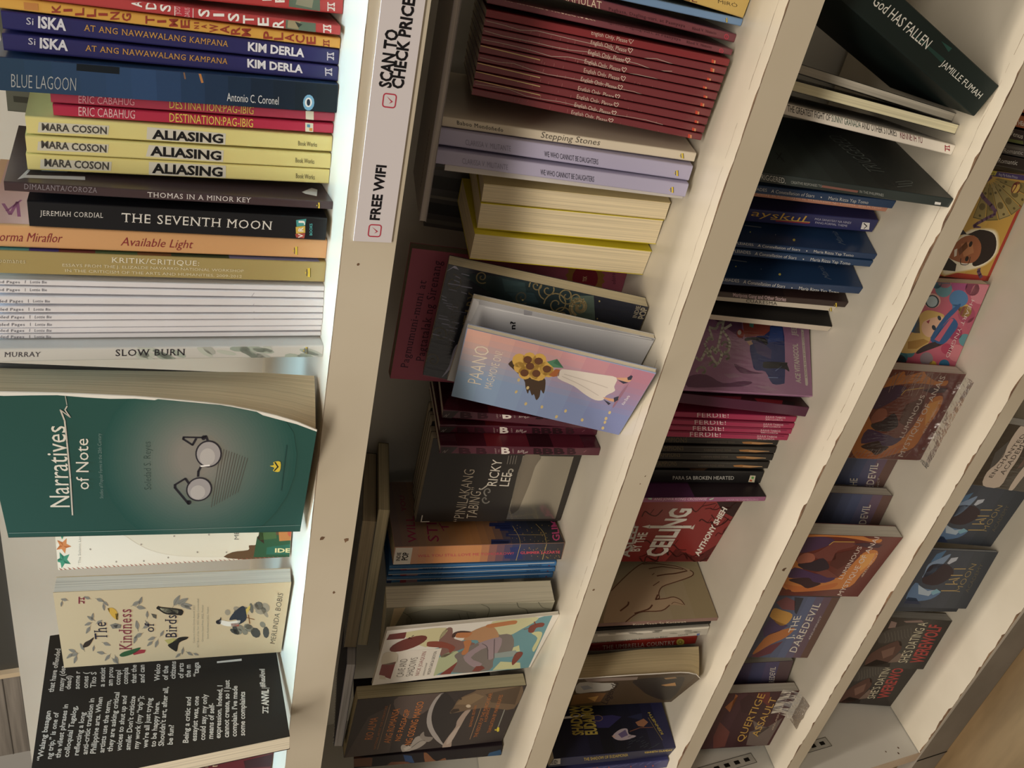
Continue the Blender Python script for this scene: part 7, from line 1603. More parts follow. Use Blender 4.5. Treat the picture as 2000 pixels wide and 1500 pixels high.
 ('C7',3,'S',[-138.98,59.62,-0.311,-0.1032,-0.0282,10.77,87.01,127.0],'2c2f66g','violet-blue paperback with big slanted yellow title',None,
  [["T","f","ayskul",[0.0,92.3],[-1.6,50.3],[5.4,94.7],"d8a840","i"],
   ["L","f","a83040",3.0,0.8,-2.6,73.0,-2.1,48.6],
   ["L","f","d8a840",3.0,0.57,-1.6,77.4,-1.2,48.6],
   ["T","f","MGA SANAYSAY NA HINDI",[1.1,45.9],[0.4,18.3],[2.9,46.8],"b8b8d0","i"],
   ["T","f","PANG-FORMAL THEME",[-1.8,44.3],[-2.4,19.7],[0.0,45.3],"b8b8d0","i"],
   ["P","f","e0dedc",2.0,2.7,10.9,2.7,5.4,-3.1,3.1,-3.3,9.4],
   ["L","f","1c1a20",3.0,0.68,1.8,9.4,-0.3,6.2,-2.5,7.2],
   ["P","f","d8a840",2.0,7.9,76.1,7.6,66.3,6.7,66.1,6.8,75.8]],'e6dcc2',{}),
 ('C8',3,'S',[-157.58,48.64,-0.3287,-0.066,0.007,5.03,87.0,127.0],'1d3a66g','dark blue paperback with white slanted title, just below the violet-blue spine','dark blue star paperbacks',
  [["T","f","A Constellation of Stars",[-0.2,89.9],[-0.5,57.8],[2.1,91.1],"dfe0dc","i"],
   ["T","f","Maria Rizza Yap Tomo",[-0.7,47.5],[-1.2,16.4],[1.6,49.0],"dfe0dc","i"],
   ["E","f","dfe0dc",2.0,14,0.1,53.1,0.1,-0.5,-0.4,-0.3],
   ["T","f","PLEIADES",[0.4,106.4],[0.1,93.0],[2.4,107.5],"c2c6c8","s"],
   ["E","r","d2c24a",2.0,6,7.6,61.5,0.1,-1.1,-1.5,0.5],
   ["E","r","c8c46a",2.0,6,11.8,93.2,0.1,-0.6,-0.9,0.3],
   ["E","r","9aa0a8",2.0,6,11.5,74.3,0.1,-0.4,-0.6,0.2],
   ["L","r","8a909a",2.0,0.96,18.6,95.3,18.2,83.4],
   ["T","r","Maria",[7.2,21.9],[21.4,24.0],[8.0,26.7],"5f7088","i"]],'e6dcc2',{}),
 ('C9',3,'S',[-163.38,49.51,-0.3218,-0.0739,0.0016,5.65,87.0,127.0],'20406cg','dark blue paperback with white slanted title, sandwiched between its blue twins','dark blue star paperbacks',
  [["T","f","A Constellation of Stars",[-0.6,88.9],[-1.3,57.1],[2.1,90.1],"dfe0dc","i"],
   ["T","f","Maria Rizza Yap Tomo",[-1.4,46.6],[-2.2,15.4],[1.4,48.0],"dfe0dc","i"],
   ["E","f","dfe0dc",2.0,14,-0.6,52.2,0.1,-0.5,-0.5,-0.3],
   ["T","f","PLEIADES",[0.2,105.4],[-0.2,92.0],[2.7,106.5],"c2c6c8","s"]],'e6dcc2',{}),
 ('C10',3,'S',[-183.73,47.86,-0.3769,-0.0669,0.025,6.68,87.0,127.0],'1d3a66g','dark blue paperback with white slanted title, touching the dark brown spine','dark blue star paperbacks',
  [["T","f","A Constellation of Stars",[-0.5,91.5],[-2.3,58.5],[2.8,92.9],"dfe0dc","i"],
   ["T","f","Maria Rizza Yap Tomo",[-2.9,47.6],[-4.6,15.2],[0.5,49.3],"dfe0dc","i"],
   ["E","f","dfe0dc",2.0,14,-1.6,53.5,0.1,-0.4,-0.6,-0.3],
   ["T","f","PLEIADES",[0.8,108.6],[-0.0,94.7],[3.9,109.8],"c2c6c8","s"],
   ["E","r","d2c24a",2.0,6,7.5,63.0,0.1,-1.1,-1.3,0.4],
   ["E","r","c8c46a",2.0,6,12.3,95.3,0.1,-0.6,-0.8,0.3],
   ["E","r","9aa0a8",2.0,6,11.5,76.2,0.1,-0.4,-0.5,0.2],
   ["L","r","8a909a",2.0,0.92,18.7,97.8,17.9,85.7],
   ["T","r","Maria",[6.0,22.9],[19.1,25.8],[6.8,27.8],"5f7088","i"]],'e6dcc2',{}),
 ('C11',3,'S',[-199.27,56.31,-0.4115,-0.0686,0.0038,6.05,87.0,127.0],'33211fg','dark brown paperback with pale title and purple cover patch',None,
  [["T","f","Mariposa Gang and Other Stories",[-0.8,89.3],[-1.2,47.9],[3.3,91.0],"b89ca0","b"],
   ["P","f","e8c832",1.0,1.3,9.7,1.6,8.7,-3.5,5.9,-3.4,7.2,-1.1,8.0],
   ["P","f","3a3222",2.0,1.6,8.7,1.6,8.4,-3.5,5.7,-3.5,5.9],
   ["P","f","3a3222",1.0,0.8,9.9,0.8,9.6,-3.0,7.5,-3.0,7.8],
   ["E","f","e8c832",2.0,8,-1.2,9.1,0.0,-0.3,-0.5,-0.2],
   ["P","r","2a1c1e",1,0.2,50.8,86.8,50.8,86.8,126.8,0.2,126.8],
   ["P","r","5c3c5c",2,8.9,63.5,86.8,63.5,86.8,95.2,8.9,95.2],
   ["P","r","6a5a34",2,26.2,101.5,86.8,101.5,86.8,120.5,26.2,120.5]],'e6dcc2',{}),
 ('C12',3,'S',[-208.42,67.55,-0.4605,-0.0613,0.0018,5.55,87.0,127.0],'e2d6c2m','thin cream paperback with black spaced capitals',None,
  [["T","f","CUARESMA",[-1.2,71.3],[-1.2,46.3],[2.2,72.9],"2a2422","e"],
   ["P","f","e8c832",1.0,1.5,4.6,1.8,3.5,-3.4,0.4,-3.3,1.8,-0.9,2.8],
   ["P","f","3a3222",2.0,1.8,3.5,1.8,3.2,-3.4,0.1,-3.4,0.4],
   ["P","f","3a3222",1.0,1.0,4.8,1.0,4.5,-2.9,2.2,-2.9,2.6],
   ["E","f","e8c832",2.0,8,-1.1,4.0,0.0,-0.4,-0.5,-0.3]],'e6dcc2',{}),
 ('C13',3,'S',[-222.37,61.87,-0.4912,-0.0538,-0.0059,6.15,87.0,127.0],'1a1818m','black-covered booklet with cream spine edge beside the purple cover',None,
  [["P","f","d6c8b4",2,-2.9,0.2,2.9,0.2,2.9,126.8,-2.9,126.8]],'e6dcc2',{}),
 ('C14',3,'F',[-242.18,76.54,0.7173,-0.0541,0.0086,86.86,5.83,127.0],'b078a4g','purple shrink-wrapped cover with white script and a blue sofa',None,
  [["Q","f","7c4a74",1.0,-33.0,104.2,-31.0,90.3,-36.8,76.4,-34.1,59.5,-34.9,51.7,-38.3,59.7,-39.8,77.8,-41.2,105.7],
   ["Q","f","7c4a74",1.0,-21.4,66.8,-24.5,57.8,-26.5,51.4,-27.2,41.5,-28.3,51.5,-27.7,61.9],
   ["P","f","7c4a74",1.0,12.5,82.4,12.9,58.9,-1.6,58.2,4.9,69.7],
   ["P","f","b48aa8",1.0,-29.7,76.2,-28.6,67.1,-30.5,59.4,-32.9,71.1],
   ["P","f","b48aa8",1.0,-37.1,49.2,-37.2,38.7,-39.7,28.9,-40.8,38.9],
   ["P","f","b48aa8",1.0,-24.3,96.4,-20.4,89.9,-21.1,82.3,-26.4,91.4],
   ["Q","f","2c3a7c",3.0,-4.9,52.4,3.6,43.4,10.4,34.4,10.5,23.3,-16.4,22.7,-32.2,23.8,-34.6,25.3,-35.1,34.6,-25.9,40.2,-25.1,48.7,-19.3,51.1],
   ["P","f","36509c",4.0,9.8,33.8,10.2,23.7,-0.5,23.2,-2.7,37.1],
   ["P","f","a8483c",4.0,12.4,58.2,11.6,34.4,6.7,34.9,2.6,40.1,0.3,56.8],
   ["P","f","5aa090",5.0,12.8,52.3,12.5,48.3,8.1,49.2,9.1,52.4],
   ["E","f","b8382f",5.0,12,2.8,60.3,0.2,-3.3,-3.7,0.1],
   ["E","f","d8d0c8",6.0,10,3.6,61.2,0.2,-1.7,-2.0,0.1],
   ["Q","f","26242c",5.0,-2.7,56.6,0.1,54.8,0.8,40.2,-3.3,37.1,-5.3,40.5,-1.6,48.3],
   ["P","f","d0a888",6.0,-3.2,55.3,-2.1,51.6,-4.7,49.8,-6.1,53.1],
   ["P","f","4c4078",5.0,-1.7,50.3,-0.7,44.3,-8.6,34.0,-15.9,35.0,-11.8,46.8],
   ["Q","f","20222a",6.0,-19.9,41.9,-18.1,39.8,-17.6,21.7,-19.0,21.0,-24.7,19.4,-22.6,24.7,-23.2,40.7],
   ["L","f","7a90c8",6.0,0.6,-30.3,38.4,-30.1,29.7],
   ["L","f","7a90c8",6.0,0.5,-24.8,31.5,-20.8,25.9],
   ["S","f","d9d4c4",3.0,1.79,-28.9,98.1,-27.4,97.4,-26.3,96.2,-25.7,94.9,-25.6,93.5,-25.9,92.3,-26.6,91.5,-27.5,91.1,-28.3,91.1,-29.1,91.5,-29.6,92.0,-29.8,92.6,-29.7,93.1,-29.5,93.4],
   ["S","f","d9d4c4",3.0,1.79,-23.6,87.5,-22.4,86.9,-21.5,85.9,-21.0,84.8,-20.9,83.7,-21.2,82.8,-21.8,82.1,-22.5,81.8,-23.2,81.8,-23.7,82.1,-24.1,82.5,-24.3,83.0,-24.3,83.4,-24.1,83.7],
   ["S","f","d9d4c4",3.0,1.9,-17.0,77.6,-15.6,76.9,-14.6,75.8,-14.0,74.5,-13.9,73.2,-14.2,72.1,-14.9,71.3,-15.7,71.0,-16.5,71.0,-17.2,71.3,-17.7,71.8,-17.9,72.4,-17.8,72.9,-17.6,73.2],
   ["S","f","d9d4c4",3.0,1.84,-7.4,76.6,-6.2,76.0,-5.3,75.1,-4.8,73.9,-4.7,72.8,-5.0,71.9,-5.6,71.2,-6.3,70.9,-7.0,70.9,-7.5,71.2,-8.0,71.6,-8.1,72.1,-8.1,72.5,-7.9,72.8],
   ["S","f","d9d4c4",7.0,1.95,-18.5,98.1,-20.0,94.4,-12.0,89.6,-16.7,87.9,-9.3,84.4,-14.0,82.0,-6.6,79.2,4.4,76.2,13.1,73.9],
   ["S","f","d9d4c4",7.0,1.99,6.1,86.5,5.3,81.3,9.7,78.6,10.5,76.0],
   ["S","f","d9d4c4",7.0,2.0,-5.5,89.4,-2.3,86.8,-3.3,84.2,4.3,86.5],
   ["S","f","d9d4c4",7.0,1.95,-7.3,90.8,-12.0,88.4,-22.2,81.0,-13.6,76.9,-10.4,81.9],
   ["L","f","d9d4c4",7.0,1.99,5.8,73.6,9.2,68.2],
   ["S","f","d9d4c4",7.0,1.94,4.5,75.6,-3.6,70.0,-10.9,70.9,-12.9,74.3],
   ["T","f","ACE VITANGCOL",[-33.4,9.7],[-2.1,10.9],[-33.2,14.0],"d8ccc4","B"],
   ["T","f","JEEVES",[4.0,11.1],[20.1,11.6],[4.0,15.5],"cfc2bc","b"],
   ["P","f","ddd4c8",4.0,9.8,7.2,9.6,5.0,-33.6,3.4,-35.3,4.2,-34.6,5.8],
   ["T","f","A NOVEL IN SIX OF LOVE COMEDY",[-29.0,4.1],[8.1,5.3],[-29.1,5.5],"7a4a5c","s"]],'a89a90',{'wrap': True}),
 ('C15',3,'S',[-288.01,45.69,0.0199,0.0028,-0.0015,8.92,87.0,115.0],'54203cg','dark maroon paperback patterned with red shapes under the purple cover',None,
  [["B","r",1,0,0,1,0,1,1,[[0,"3a1018"],[1,"3a1018"]]],
   ["P","r","7a2030",2.0,0.4,85.9,5.2,56.3,-7.5,63.5,-17.4,75.8,-19.7,87.9],
   ["P","r","a0586a",2.0,-0.6,79.9,0.2,70.0,-5.2,74.7,-5.1,79.8],
   ["P","r","8a1c28",2.0,4.9,45.9,6.6,19.9,-8.8,29.8,-11.2,42.6],
   ["P","r","6a2434",2.0,-3.0,108.6,-1.9,97.5,-21.3,108.2,-16.6,111.4],
   ["P","r","241418",2.0,6.6,19.9,6.4,9.2,-6.5,17.5,-2.3,24.7],
   ["P","r","241418",2.0,-2.0,98.2,-1.7,93.7,-23.4,107.7,-25.3,118.1]],'e6dcc2',{}),
 ('CF0',3,'S',[-300.6,53.83,0.0081,-0.0706,-0.0082,5.18,87.0,127.0],'b02a54g','thin pink-red paperback with white slab lettering, topmost in the photo of its four','thin pink-red paperbacks',
  [["T","f","FERDIE!",[-1.6,83.9],[-0.6,57.5],[2.5,85.0],"e8ccd0","E"],
   ["T","f","JULIUS TABIOS",[0.7,26.6],[0.5,9.3],[2.3,27.1],"dca8b4","b"],
   ["T","f","JERI LLORCA",[-1.6,25.9],[-1.6,10.7],[-0.1,26.4],"dca8b4","b"]],'e6dcc2',{}),
 ('CF1',3,'S',[-306.91,53.57,0.0071,-0.065,0.0056,5.1,87.0,127.0],'b02a54g','thin pink-red paperback with white slab lettering, second from the top of its four','thin pink-red paperbacks',
  [["T","f","FERDIE!",[-1.5,85.2],[-0.7,58.7],[2.4,86.4],"e8ccd0","E"],
   ["T","f","JULIUS TABIOS",[0.4,27.1],[0.1,9.5],[2.0,27.6],"dca8b4","b"],
   ["T","f","JERI LLORCA",[-1.8,26.3],[-1.8,11.0],[-0.4,26.8],"dca8b4","b"],
   ["L","f","7a1c3c",2.0,0.65,2.1,102.7,1.9,5.3]],'e6dcc2',{}),
 ('CF2',3,'S',[-312.32,53.5,0.0071,-0.0668,0.0047,4.86,87.0,127.0],'b02a54g','thin pink-red paperback with white slab lettering, third from the top of its four','thin pink-red paperbacks',
  [["T","f","FERDIE!",[-1.9,84.8],[-1.1,58.4],[2.2,86.0],"e8ccd0","E"],
   ["T","f","JULIUS TABIOS",[-0.1,27.2],[-0.4,9.6],[1.5,27.7],"dca8b4","b"],
   ["T","f","JERI LLORCA",[-2.3,26.4],[-2.4,11.1],[-0.9,26.9],"dca8b4","b"],
   ["L","f","7a1c3c",2.0,0.65,1.9,102.3,1.4,4.8]],'e6dcc2',{}),
 ('CF3',3,'S',[-318.85,54.4,0.0063,-0.0611,0.0158,5.69,87.0,127.0],'b02a54g','thin pink-red paperback with white slab lettering, lowest in the photo of its four','thin pink-red paperbacks',
  [["T","f","FERDIE!",[-1.7,85.3],[-0.9,58.8],[2.6,86.5],"e8ccd0","E"],
   ["T","f","JULIUS TABIOS",[0.0,27.6],[-0.4,9.7],[1.7,28.1],"dca8b4","b"],
   ["T","f","JERI LLORCA",[-2.3,26.8],[-2.5,11.2],[-0.8,27.3],"dca8b4","b"],
   ["L","f","7a1c3c",2.0,0.67,2.4,102.3,1.5,4.0]],'e6dcc2',{}),
 ('CH0',3,'S',[-329.1,62.22,0.0088,-0.0918,-0.0157,6.78,87.01,127.0],'25211eg','black paperback with faint gold title and sword tip, touching the pink-red spines','black sword paperbacks',
  [["T","f","CHAMPIONS",[-2.8,106.7],[-1.8,78.4],[1.6,107.6],"6a5a3c","e"],
   ["T","f","KARREN RENZ SENA",[-2.2,61.1],[-1.8,37.1],[-0.2,61.6],"5a5044","e"],
   ["P","f","a06a34",2.0,-0.3,31.3,0.2,24.4,-1.0,3.5,-2.7,15.7,-2.0,30.0],
   ["L","f","d0a878",3.0,0.45,-1.3,22.4,-1.2,4.2],
   ["L","f","4a4a44",2.0,0.5,1.2,81.8,1.5,51.2,2.0,10.7]],'e6dcc2',{}),
 ('CH1',3,'S',[-337.06,62.1,0.0071,-0.085,0.0083,6.49,87.0,127.0],'25211eg','black paperback with faint gold title and sword tip, second from the pink-red spines','black sword paperbacks',
  [["T","f","CHAMPIONS",[-1.5,107.2],[-0.8,81.3],[2.7,108.2],"6a5a3c","e"],
   ["T","f","KARREN RENZ SENA",[-1.4,63.3],[-1.3,39.4],[0.6,63.8],"5a5044","e"],
   ["P","f","a06a34",2.0,0.1,33.0,0.5,26.0,-0.9,5.2,-2.4,17.1,-1.5,31.7],
   ["L","f","d0a878",3.0,0.46,-0.9,23.9,-1.1,5.9],
   ["L","f","4a4a44",2.0,0.45,2.1,82.0,2.0,50.9,2.1,12.1]],'e6dcc2',{}),
 ('CH2',3,'S',[-344.19,61.66,0.0071,-0.0846,0.0082,6.75,87.0,127.0],'25211eg','black paperback with faint gold title and sword tip, third from the pink-red spines','black sword paperbacks',
  [["T","f","CHAMPIONS",[-0.8,105.3],[-0.2,82.1],[3.5,106.3],"6a5a3c","e"],
   ["T","f","KARREN RENZ SENA",[-0.9,63.5],[-0.8,40.0],[1.2,64.1],"5a5044","e"],
   ["P","f","a06a34",2.0,0.7,33.2,1.1,26.1,-0.4,5.7,-1.9,17.2,-1.0,31.9],
   ["L","f","d0a878",3.0,0.52,-0.4,24.0,-0.6,6.5],
   ["L","f","4a4a44",2.0,0.5,2.8,80.1,2.7,48.8,2.6,12.2]],'e6dcc2',{}),
 ('CH3',3,'S',[-353.3,62.67,0.0058,-0.0721,0.026,7.13,87.0,127.0],'25211eg','black paperback with faint gold title and sword tip, touching the thick black spine','black sword paperbacks',
  [["T","f","CHAMPIONS",[-1.2,103.4],[-0.7,82.6],[3.3,104.4],"6a5a3c","e"],
   ["T","f","KARREN RENZ SENA",[-1.4,63.3],[-1.4,39.9],[0.7,63.9],"5a5044","e"],
   ["P","f","a06a34",2.0,0.1,32.4,0.6,25.3,-1.1,4.9,-2.6,16.1,-1.6,31.1],
   ["L","f","d0a878",3.0,0.55,-1.0,23.1,-1.2,5.7],
   ["L","f","4a4a44",2.0,0.5,2.5,77.8,2.3,46.0,2.1,11.1]],'e6dcc2',{}),
 ('C24',3,'S',[-367.04,63.65,-0.0168,-0.0803,0.0051,12.94,87.0,127.0],'1c1b1cg','thick black paperback with white capitals and a small square logo',None,
  [["T","f","PARA SA BROKEN HEARTED",[-3.1,79.5],[-2.4,25.1],[0.6,80.4],"b9b8b2","s"],
   ["P","f","cfc6a8",2.0,2.3,11.5,2.0,6.5,-5.2,5.6,-4.8,11.3],
   ["P","f","5a9a4a",3.0,1.2,9.9,0.9,7.5,-1.6,7.4,-1.2,9.6],
   ["P","f","c05a3a",3.0,-2.2,10.5,-2.3,8.4,-4.4,8.1,-4.1,10.4],
   ["P","r","2a221e",1,17.5,38.2,86.8,38.2,86.8,126.8,17.5,126.8],
   ["P","r","6a4a34",2.0,6.1,66.9,4.5,48.3,-1.6,56.9,-0.1,65.9]],'e6dcc2',{}),
 ('C25',3,'S',[-377.18,48.0,-0.0227,-0.0979,0.0105,4.95,87.0,127.0],'4a2a40g','paperback with thin pink-purple spine and dark cover above the red cover',None,
  [["P","f","9c5a80",1,-2.3,0.2,2.3,0.2,2.3,126.8,-2.3,126.8],
   ["T","f","ANG JOWA KONG CROSSWISE",[-0.3,98.6],[-0.9,51.9],[2.4,99.2],"e0c8d4","i"],
   ["T","f","LIKHA NI TSAMBOLERO",[-1.5,34.7],[-1.8,6.1],[0.6,35.3],"d0a8c0","t"],
   ["P","r","2a2026",1,0.2,0.2,86.8,0.2,86.8,63.5,0.2,63.5],
   ["P","r","5a2c58",1,0.2,63.5,86.8,63.5,86.8,126.8,0.2,126.8],
   ["P","f","a8c0b0",2.0,2.2,104.2,2.8,100.6,0.1,100.4,0.8,103.2],
   ["P","f","a8c0b0",2.0,0.2,50.6,1.9,46.5,0.1,47.0,-0.9,49.4]],'e6dcc2',{}),
 ('C26',3,'F',[-445.19,81.59,-0.1797,-0.0158,0.0559,87.85,8.0,127.0],'8e1d20g','red paperback with black branches and big white torn capitals',None,
  [["S","f","4a0e10",1.0,1.26,-12.2,74.8,-12.5,70.9,-20.7,61.5,-15.2,58.2,-9.4,53.6],
   ["L","f","3a0a0c",2.0,0.59,-20.7,61.5,-13.2,60.1],
   ["S","f","4a0e10",1.0,1.7,16.5,19.7,8.7,13.1,12.0,7.6,15.9,5.1,20.3,4.2],
   ["L","f","3a0a0c",2.0,0.59,12.0,7.6,19.3,6.5],
   ["S","f","4a0e10",1.0,1.14,21.8,88.4,28.8,87.9,24.9,82.1,22.9,75.3,31.2,72.4],
   ["L","f","3a0a0c",2.0,0.59,24.9,82.1,31.9,80.6],
   ["S","f","4a0e10",1.0,1.63,35.6,15.4,36.0,12.2,35.3,8.6,39.7,8.2,45.8,4.0],
   ["L","f","3a0a0c",2.0,0.59,35.3,8.6,42.3,7.5],
   ["S","f","4a0e10",1.0,1.61,-39.0,58.8,-41.8,52.3,-33.4,52.4,-27.3,48.6,-33.3,43.4],
   ["L","f","3a0a0c",2.0,0.63,-33.4,52.4,-25.6,51.1],
   ["S","f","4a0e10",1.0,1.12,-36.3,71.6,-34.1,67.6,-32.0,65.7,-27.9,60.0,-21.4,59.6],
   ["L","f","3a0a0c",2.0,0.63,-32.0,65.7,-24.3,64.3],
   ["S","f","4a0e10",1.0,1.37,-32.4,44.9,-26.6,44.5,-35.9,34.2,-31.1,28.8,-39.7,21.6],
   ["L","f","3a0a0c",2.0,0.63,-35.9,34.2,-28.1,32.9],
   ["S","f","4a0e10",1.0,1.37,16.5,31.1,19.2,30.0,14.5,22.3,15.2,17.7,16.2,13.3],
   ["L","f","3a0a0c",2.0,0.59,14.5,22.3,21.7,21.2],
   ["S","f","4a0e10",1.0,1.1,25.4,22.9,18.1,14.9,23.7,10.8,18.0,1.5,22.1,0.3],
   ["L","f","3a0a0c",2.0,0.59,23.7,10.8,30.9,9.8],
   ["S","f","4a0e10",1.0,1.41,-37.8,70.7,-44.8,64.2,-35.6,64.7,-41.2,56.3,-44.7,47.8],
   ["L","f","3a0a0c",2.0,0.63,-35.6,64.7,-27.9,63.3],
   ["S","f","4a0e10",1.0,1.18,33.4,32.1,34.5,27.9,32.9,24.5,32.9,20.9,36.0,18.3],
   ["L","f","3a0a0c",2.0,0.59,32.9,24.5,39.9,23.4],
   ["S","f","4a0e10",1.0,1.61,-37.9,19.5,-44.9,9.7,-40.8,4.7,-36.4,-0.9,-36.4,-3.7],
   ["L","f","3a0a0c",2.0,0.63,-40.8,4.7,-32.8,3.6],
   ["S","f","4a0e10",1.0,1.37,-10.2,54.0,-18.6,47.5,-18.1,43.3,-25.0,35.9,-25.5,28.6],
   ["L","f","3a0a0c",2.0,0.59,-18.1,43.3,-10.6,42.0],
   ["S","f","4a0e10",1.0,1.1,34.9,45.9,29.2,39.6,36.6,36.7,38.7,31.3,41.1,25.4],
   ["L","f","3a0a0c",2.0,0.59,36.6,36.7,43.6,35.5],
   ["S","f","4a0e10",1.0,1.51,-29.7,27.6,-36.6,20.6,-34.0,15.7,-34.1,12.0,-31.7,8.7],
   ["L","f","3a0a0c",2.0,0.65,-34.0,15.7,-26.2,14.6],
   ["S","f","4a0e10",1.0,0.98,-4.7,6.7,0.3,6.0,-1.7,1.1,5.8,1.5,9.7,-0.6],
   ["L","f","3a0a0c",2.0,0.59,-1.7,1.1,5.8,0.1],
   ["P","f","2e1214",1.0,43.3,25.1,44.7,-0.3,21.4,-2.2,29.6,13.5],
   ["P","f","5a1214",1.0,-24.0,39.4,-36.4,13.8,-17.6,0.2,-42.8,0.6,-42.8,43.0],
   ["T","f","ASLEEP",[-36.5,81.6],[13.9,88.3],[-36.5,90.2],"b9b4ac","B"],
   ["T","f","BY THE",[-27.5,74.5],[0.0,75.4],[-28.0,83.1],"dcd6cc","b"],
   ["T","f","CEILING",[-35.2,47.3],[33.8,44.9],[-35.2,66.3],"dcd6cc","B"],
   ["T","f","ANTHONY SHIEH",[-35.2,11.7],[33.9,11.0],[-32.0,17.4],"e0dad0","B"],
   ["L","f","d0cac0",4.0,3.66,7.7,75.9,8.3,37.3],
   ["P","f","d0cac0",4.0,8.0,83.9,10.6,76.9,5.3,75.1],
   ["P","f","c4beb4",4.0,6.1,36.4,12.0,33.7,4.7,32.9],
   ["S","f","5a1416",5.0,0.55,-36.5,62.8,-30.2,57.8,-34.9,50.0],
   ["S","f","5a1416",5.0,0.49,-25.6,60.4,-19.5,55.9,-23.4,48.7],
   ["S","f","5a1416",5.0,0.49,-14.9,58.0,-8.9,54.1,-12.1,47.5],
   ["S","f","5a1416",5.0,0.49,-4.4,55.7,1.5,52.4,-1.1,46.3],
   ["S","f","5a1416",5.0,0.49,5.9,53.5,11.7,50.6,9.8,45.1],
   ["S","f","5a1416",5.0,0.49,16.0,51.2,21.8,48.9,20.5,43.9]],'e6dcc2',{}),
 ('C27',3,'S',[-510.48,38.42,-0.1195,-0.1284,0.0111,5.22,90.0,127.0],'8c6a60m','tan paperback showing a drawing of an open hand on its broad side',None,
  [["B","r",1,0,0,1,0,1,6,[[0,"a09068"],[0.5,"a8987a"],[1,"8c7d5a"]]],
   ["Q","r","b59a78",2.0,34.6,92.5,43.4,81.6,65.1,54.2,65.5,34.6,58.3,16.1,53.6,8.3,49.3,8.6,44.9,17.1,40.8,30.4,35.6,43.9,28.8,48.8,24.1,47.1,24.7,37.1,20.9,29.3,16.2,27.2,14.6,29.2,15.8,40.6,10.2,50.9,9.6,70.4,4.6,79.3,-0.5,84.4,-1.1,92.1,-0.3,106.9,14.7,101.7],
   ["S","r","6a3f2c",3.0,0.85,34.6,92.5,53.7,71.2,65.1,54.2,65.8,41.7],
   ["S","r","6a3f2c",3.0,1.06,-0.8,88.2,6.7,77.8,10.1,68.4,10.2,50.9,15.8,41.6],
   ["S","r","6a3f2c",3.0,0.99,22.7,52.9,24.2,49.0,29.9,48.0,36.7,42.6,40.8,30.4,44.9,17.1,48.2,9.5,51.8,7.8,54.3,10.1],
   ["S","r","6a3f2c",3.0,0.95,22.7,52.9,23.3,43.4,24.6,35.1,20.9,29.3,15.6,27.4],
   ["S","r","6a3f2c",3.0,1.31,49.3,44.2,50.7,35.7,51.4,25.3,53.9,13.3],
   ["S","r","6a3f2c",3.0,0.99,58.1,49.9,60.0,37.2,58.3,28.4,55.9,16.8],
   ["S","r","6a3f2c",3.0,0.89,63.9,54.5,63.9,42.2,59.9,22.8,55.1,14.0],
   ["S","r","6a3f2c",3.0,1.41,12.3,88.9,18.0,80.8,21.3,79.1],
   ["S","r","6a3f2c",3.0,1.4,8.9,76.3,12.5,62.9,16.8,57.9],
   ["L","r","6a3f2c",3.0,0.85,38.3,51.1,42.7,44.0],
   ["S","r","6a3f2c",3.0,0.5,16.9,39.3,18.9,35.8,15.7,28.9],
   ["L","r","6a3f2c",3.0,0.71,50.8,48.8,52.5,46.3],
   ["L","r","6a3f2c",3.0,1.51,22.7,52.9,27.7,49.6],
   ["T","f","Kung Saan Sa Katawan",[-3.4,79.3],[-2.6,29.4],[0.3,80.0],"d8c8b0","e"]],'e6dcc2',{}),
 ('C28',3,'S',[-522.29,45.5,0.0003,-0.1183,0.021,3.46,87.0,127.0],'1a1716m','very thin black booklet below the tan hand drawing',None,
  [["P","f","161312",1,-1.5,0.2,1.5,0.2,1.5,126.8,-1.5,126.8]],'e6dcc2',{}),
 ('C29',3,'S',[-530.95,43.33,-0.0,-0.1144,0.0292,11.74,87.0,135.0],'b9b3a6m','grey-white paperback with small black serif title',None,
  [["T","f","Makamis na Literatura sa mga Tuoromon na Bikol",[-5.4,110.6],[-4.8,39.2],[-3.6,110.8],"3a3834","e"],
   ["T","f","SANIIB",[-4.1,28.5],[-3.7,18.9],[-2.5,28.9],"6a6860","e"],
   ["P","f","5a6aa0",2.0,-2.9,10.5,-2.5,7.5,-5.2,7.4,-5.3,10.1],
   ["P","f","dcd6c8",1.0,5.6,107.5,6.6,-0.5,3.3,-1.3,2.9,107.0],
   ["E","f","9a968a",1.0,8,5.6,49.3,-0.4,-4.0,-1.1,-0.2],
   ["E","f","9a968a",1.0,8,4.6,49.6,-0.4,-4.1,-1.0,-0.2],
   ["E","f","9a968a",1.0,8,2.4,19.9,-0.4,-4.1,-1.1,-0.3],
   ["E","f","9a968a",1.0,8,-0.6,10.7,-0.3,-4.1,-1.0,-0.3],
   ["E","f","9a968a",1.0,8,-0.1,33.9,-0.4,-4.1,-1.0,-0.2],
   ["E","f","9a968a",1.0,8,-0.6,14.0,-0.4,-4.1,-1.1,-0.2],
   ["E","f","9a968a",1.0,8,6.0,55.6,-0.4,-4.0,-1.1,-0.2],
   ["E","f","9a968a",1.0,8,4.0,73.7,-0.3,-4.0,-1.0,-0.2],
   ["E","f","9a968a",1.0,8,1.2,20.1,-0.4,-4.1,-1.1,-0.3],
   ["E","f","9a968a",1.0,8,5.0,93.5,-0.3,-4.0,-1.0,-0.2],
   ["E","f","9a968a",1.0,8,2.5,67.1,-0.4,-4.0,-1.1,-0.2],
   ["E","f","9a968a",1.0,8,-1.2,18.7,-0.4,-4.1,-1.0,-0.3],
   ["E","f","9a968a",1.0,8,5.2,75.2,-0.4,-4.0,-1.1,-0.2],
   ["E","f","9a968a",1.0,8,3.2,51.5,-0.4,-4.0,-1.1,-0.2]],'e6dcc2',{}),
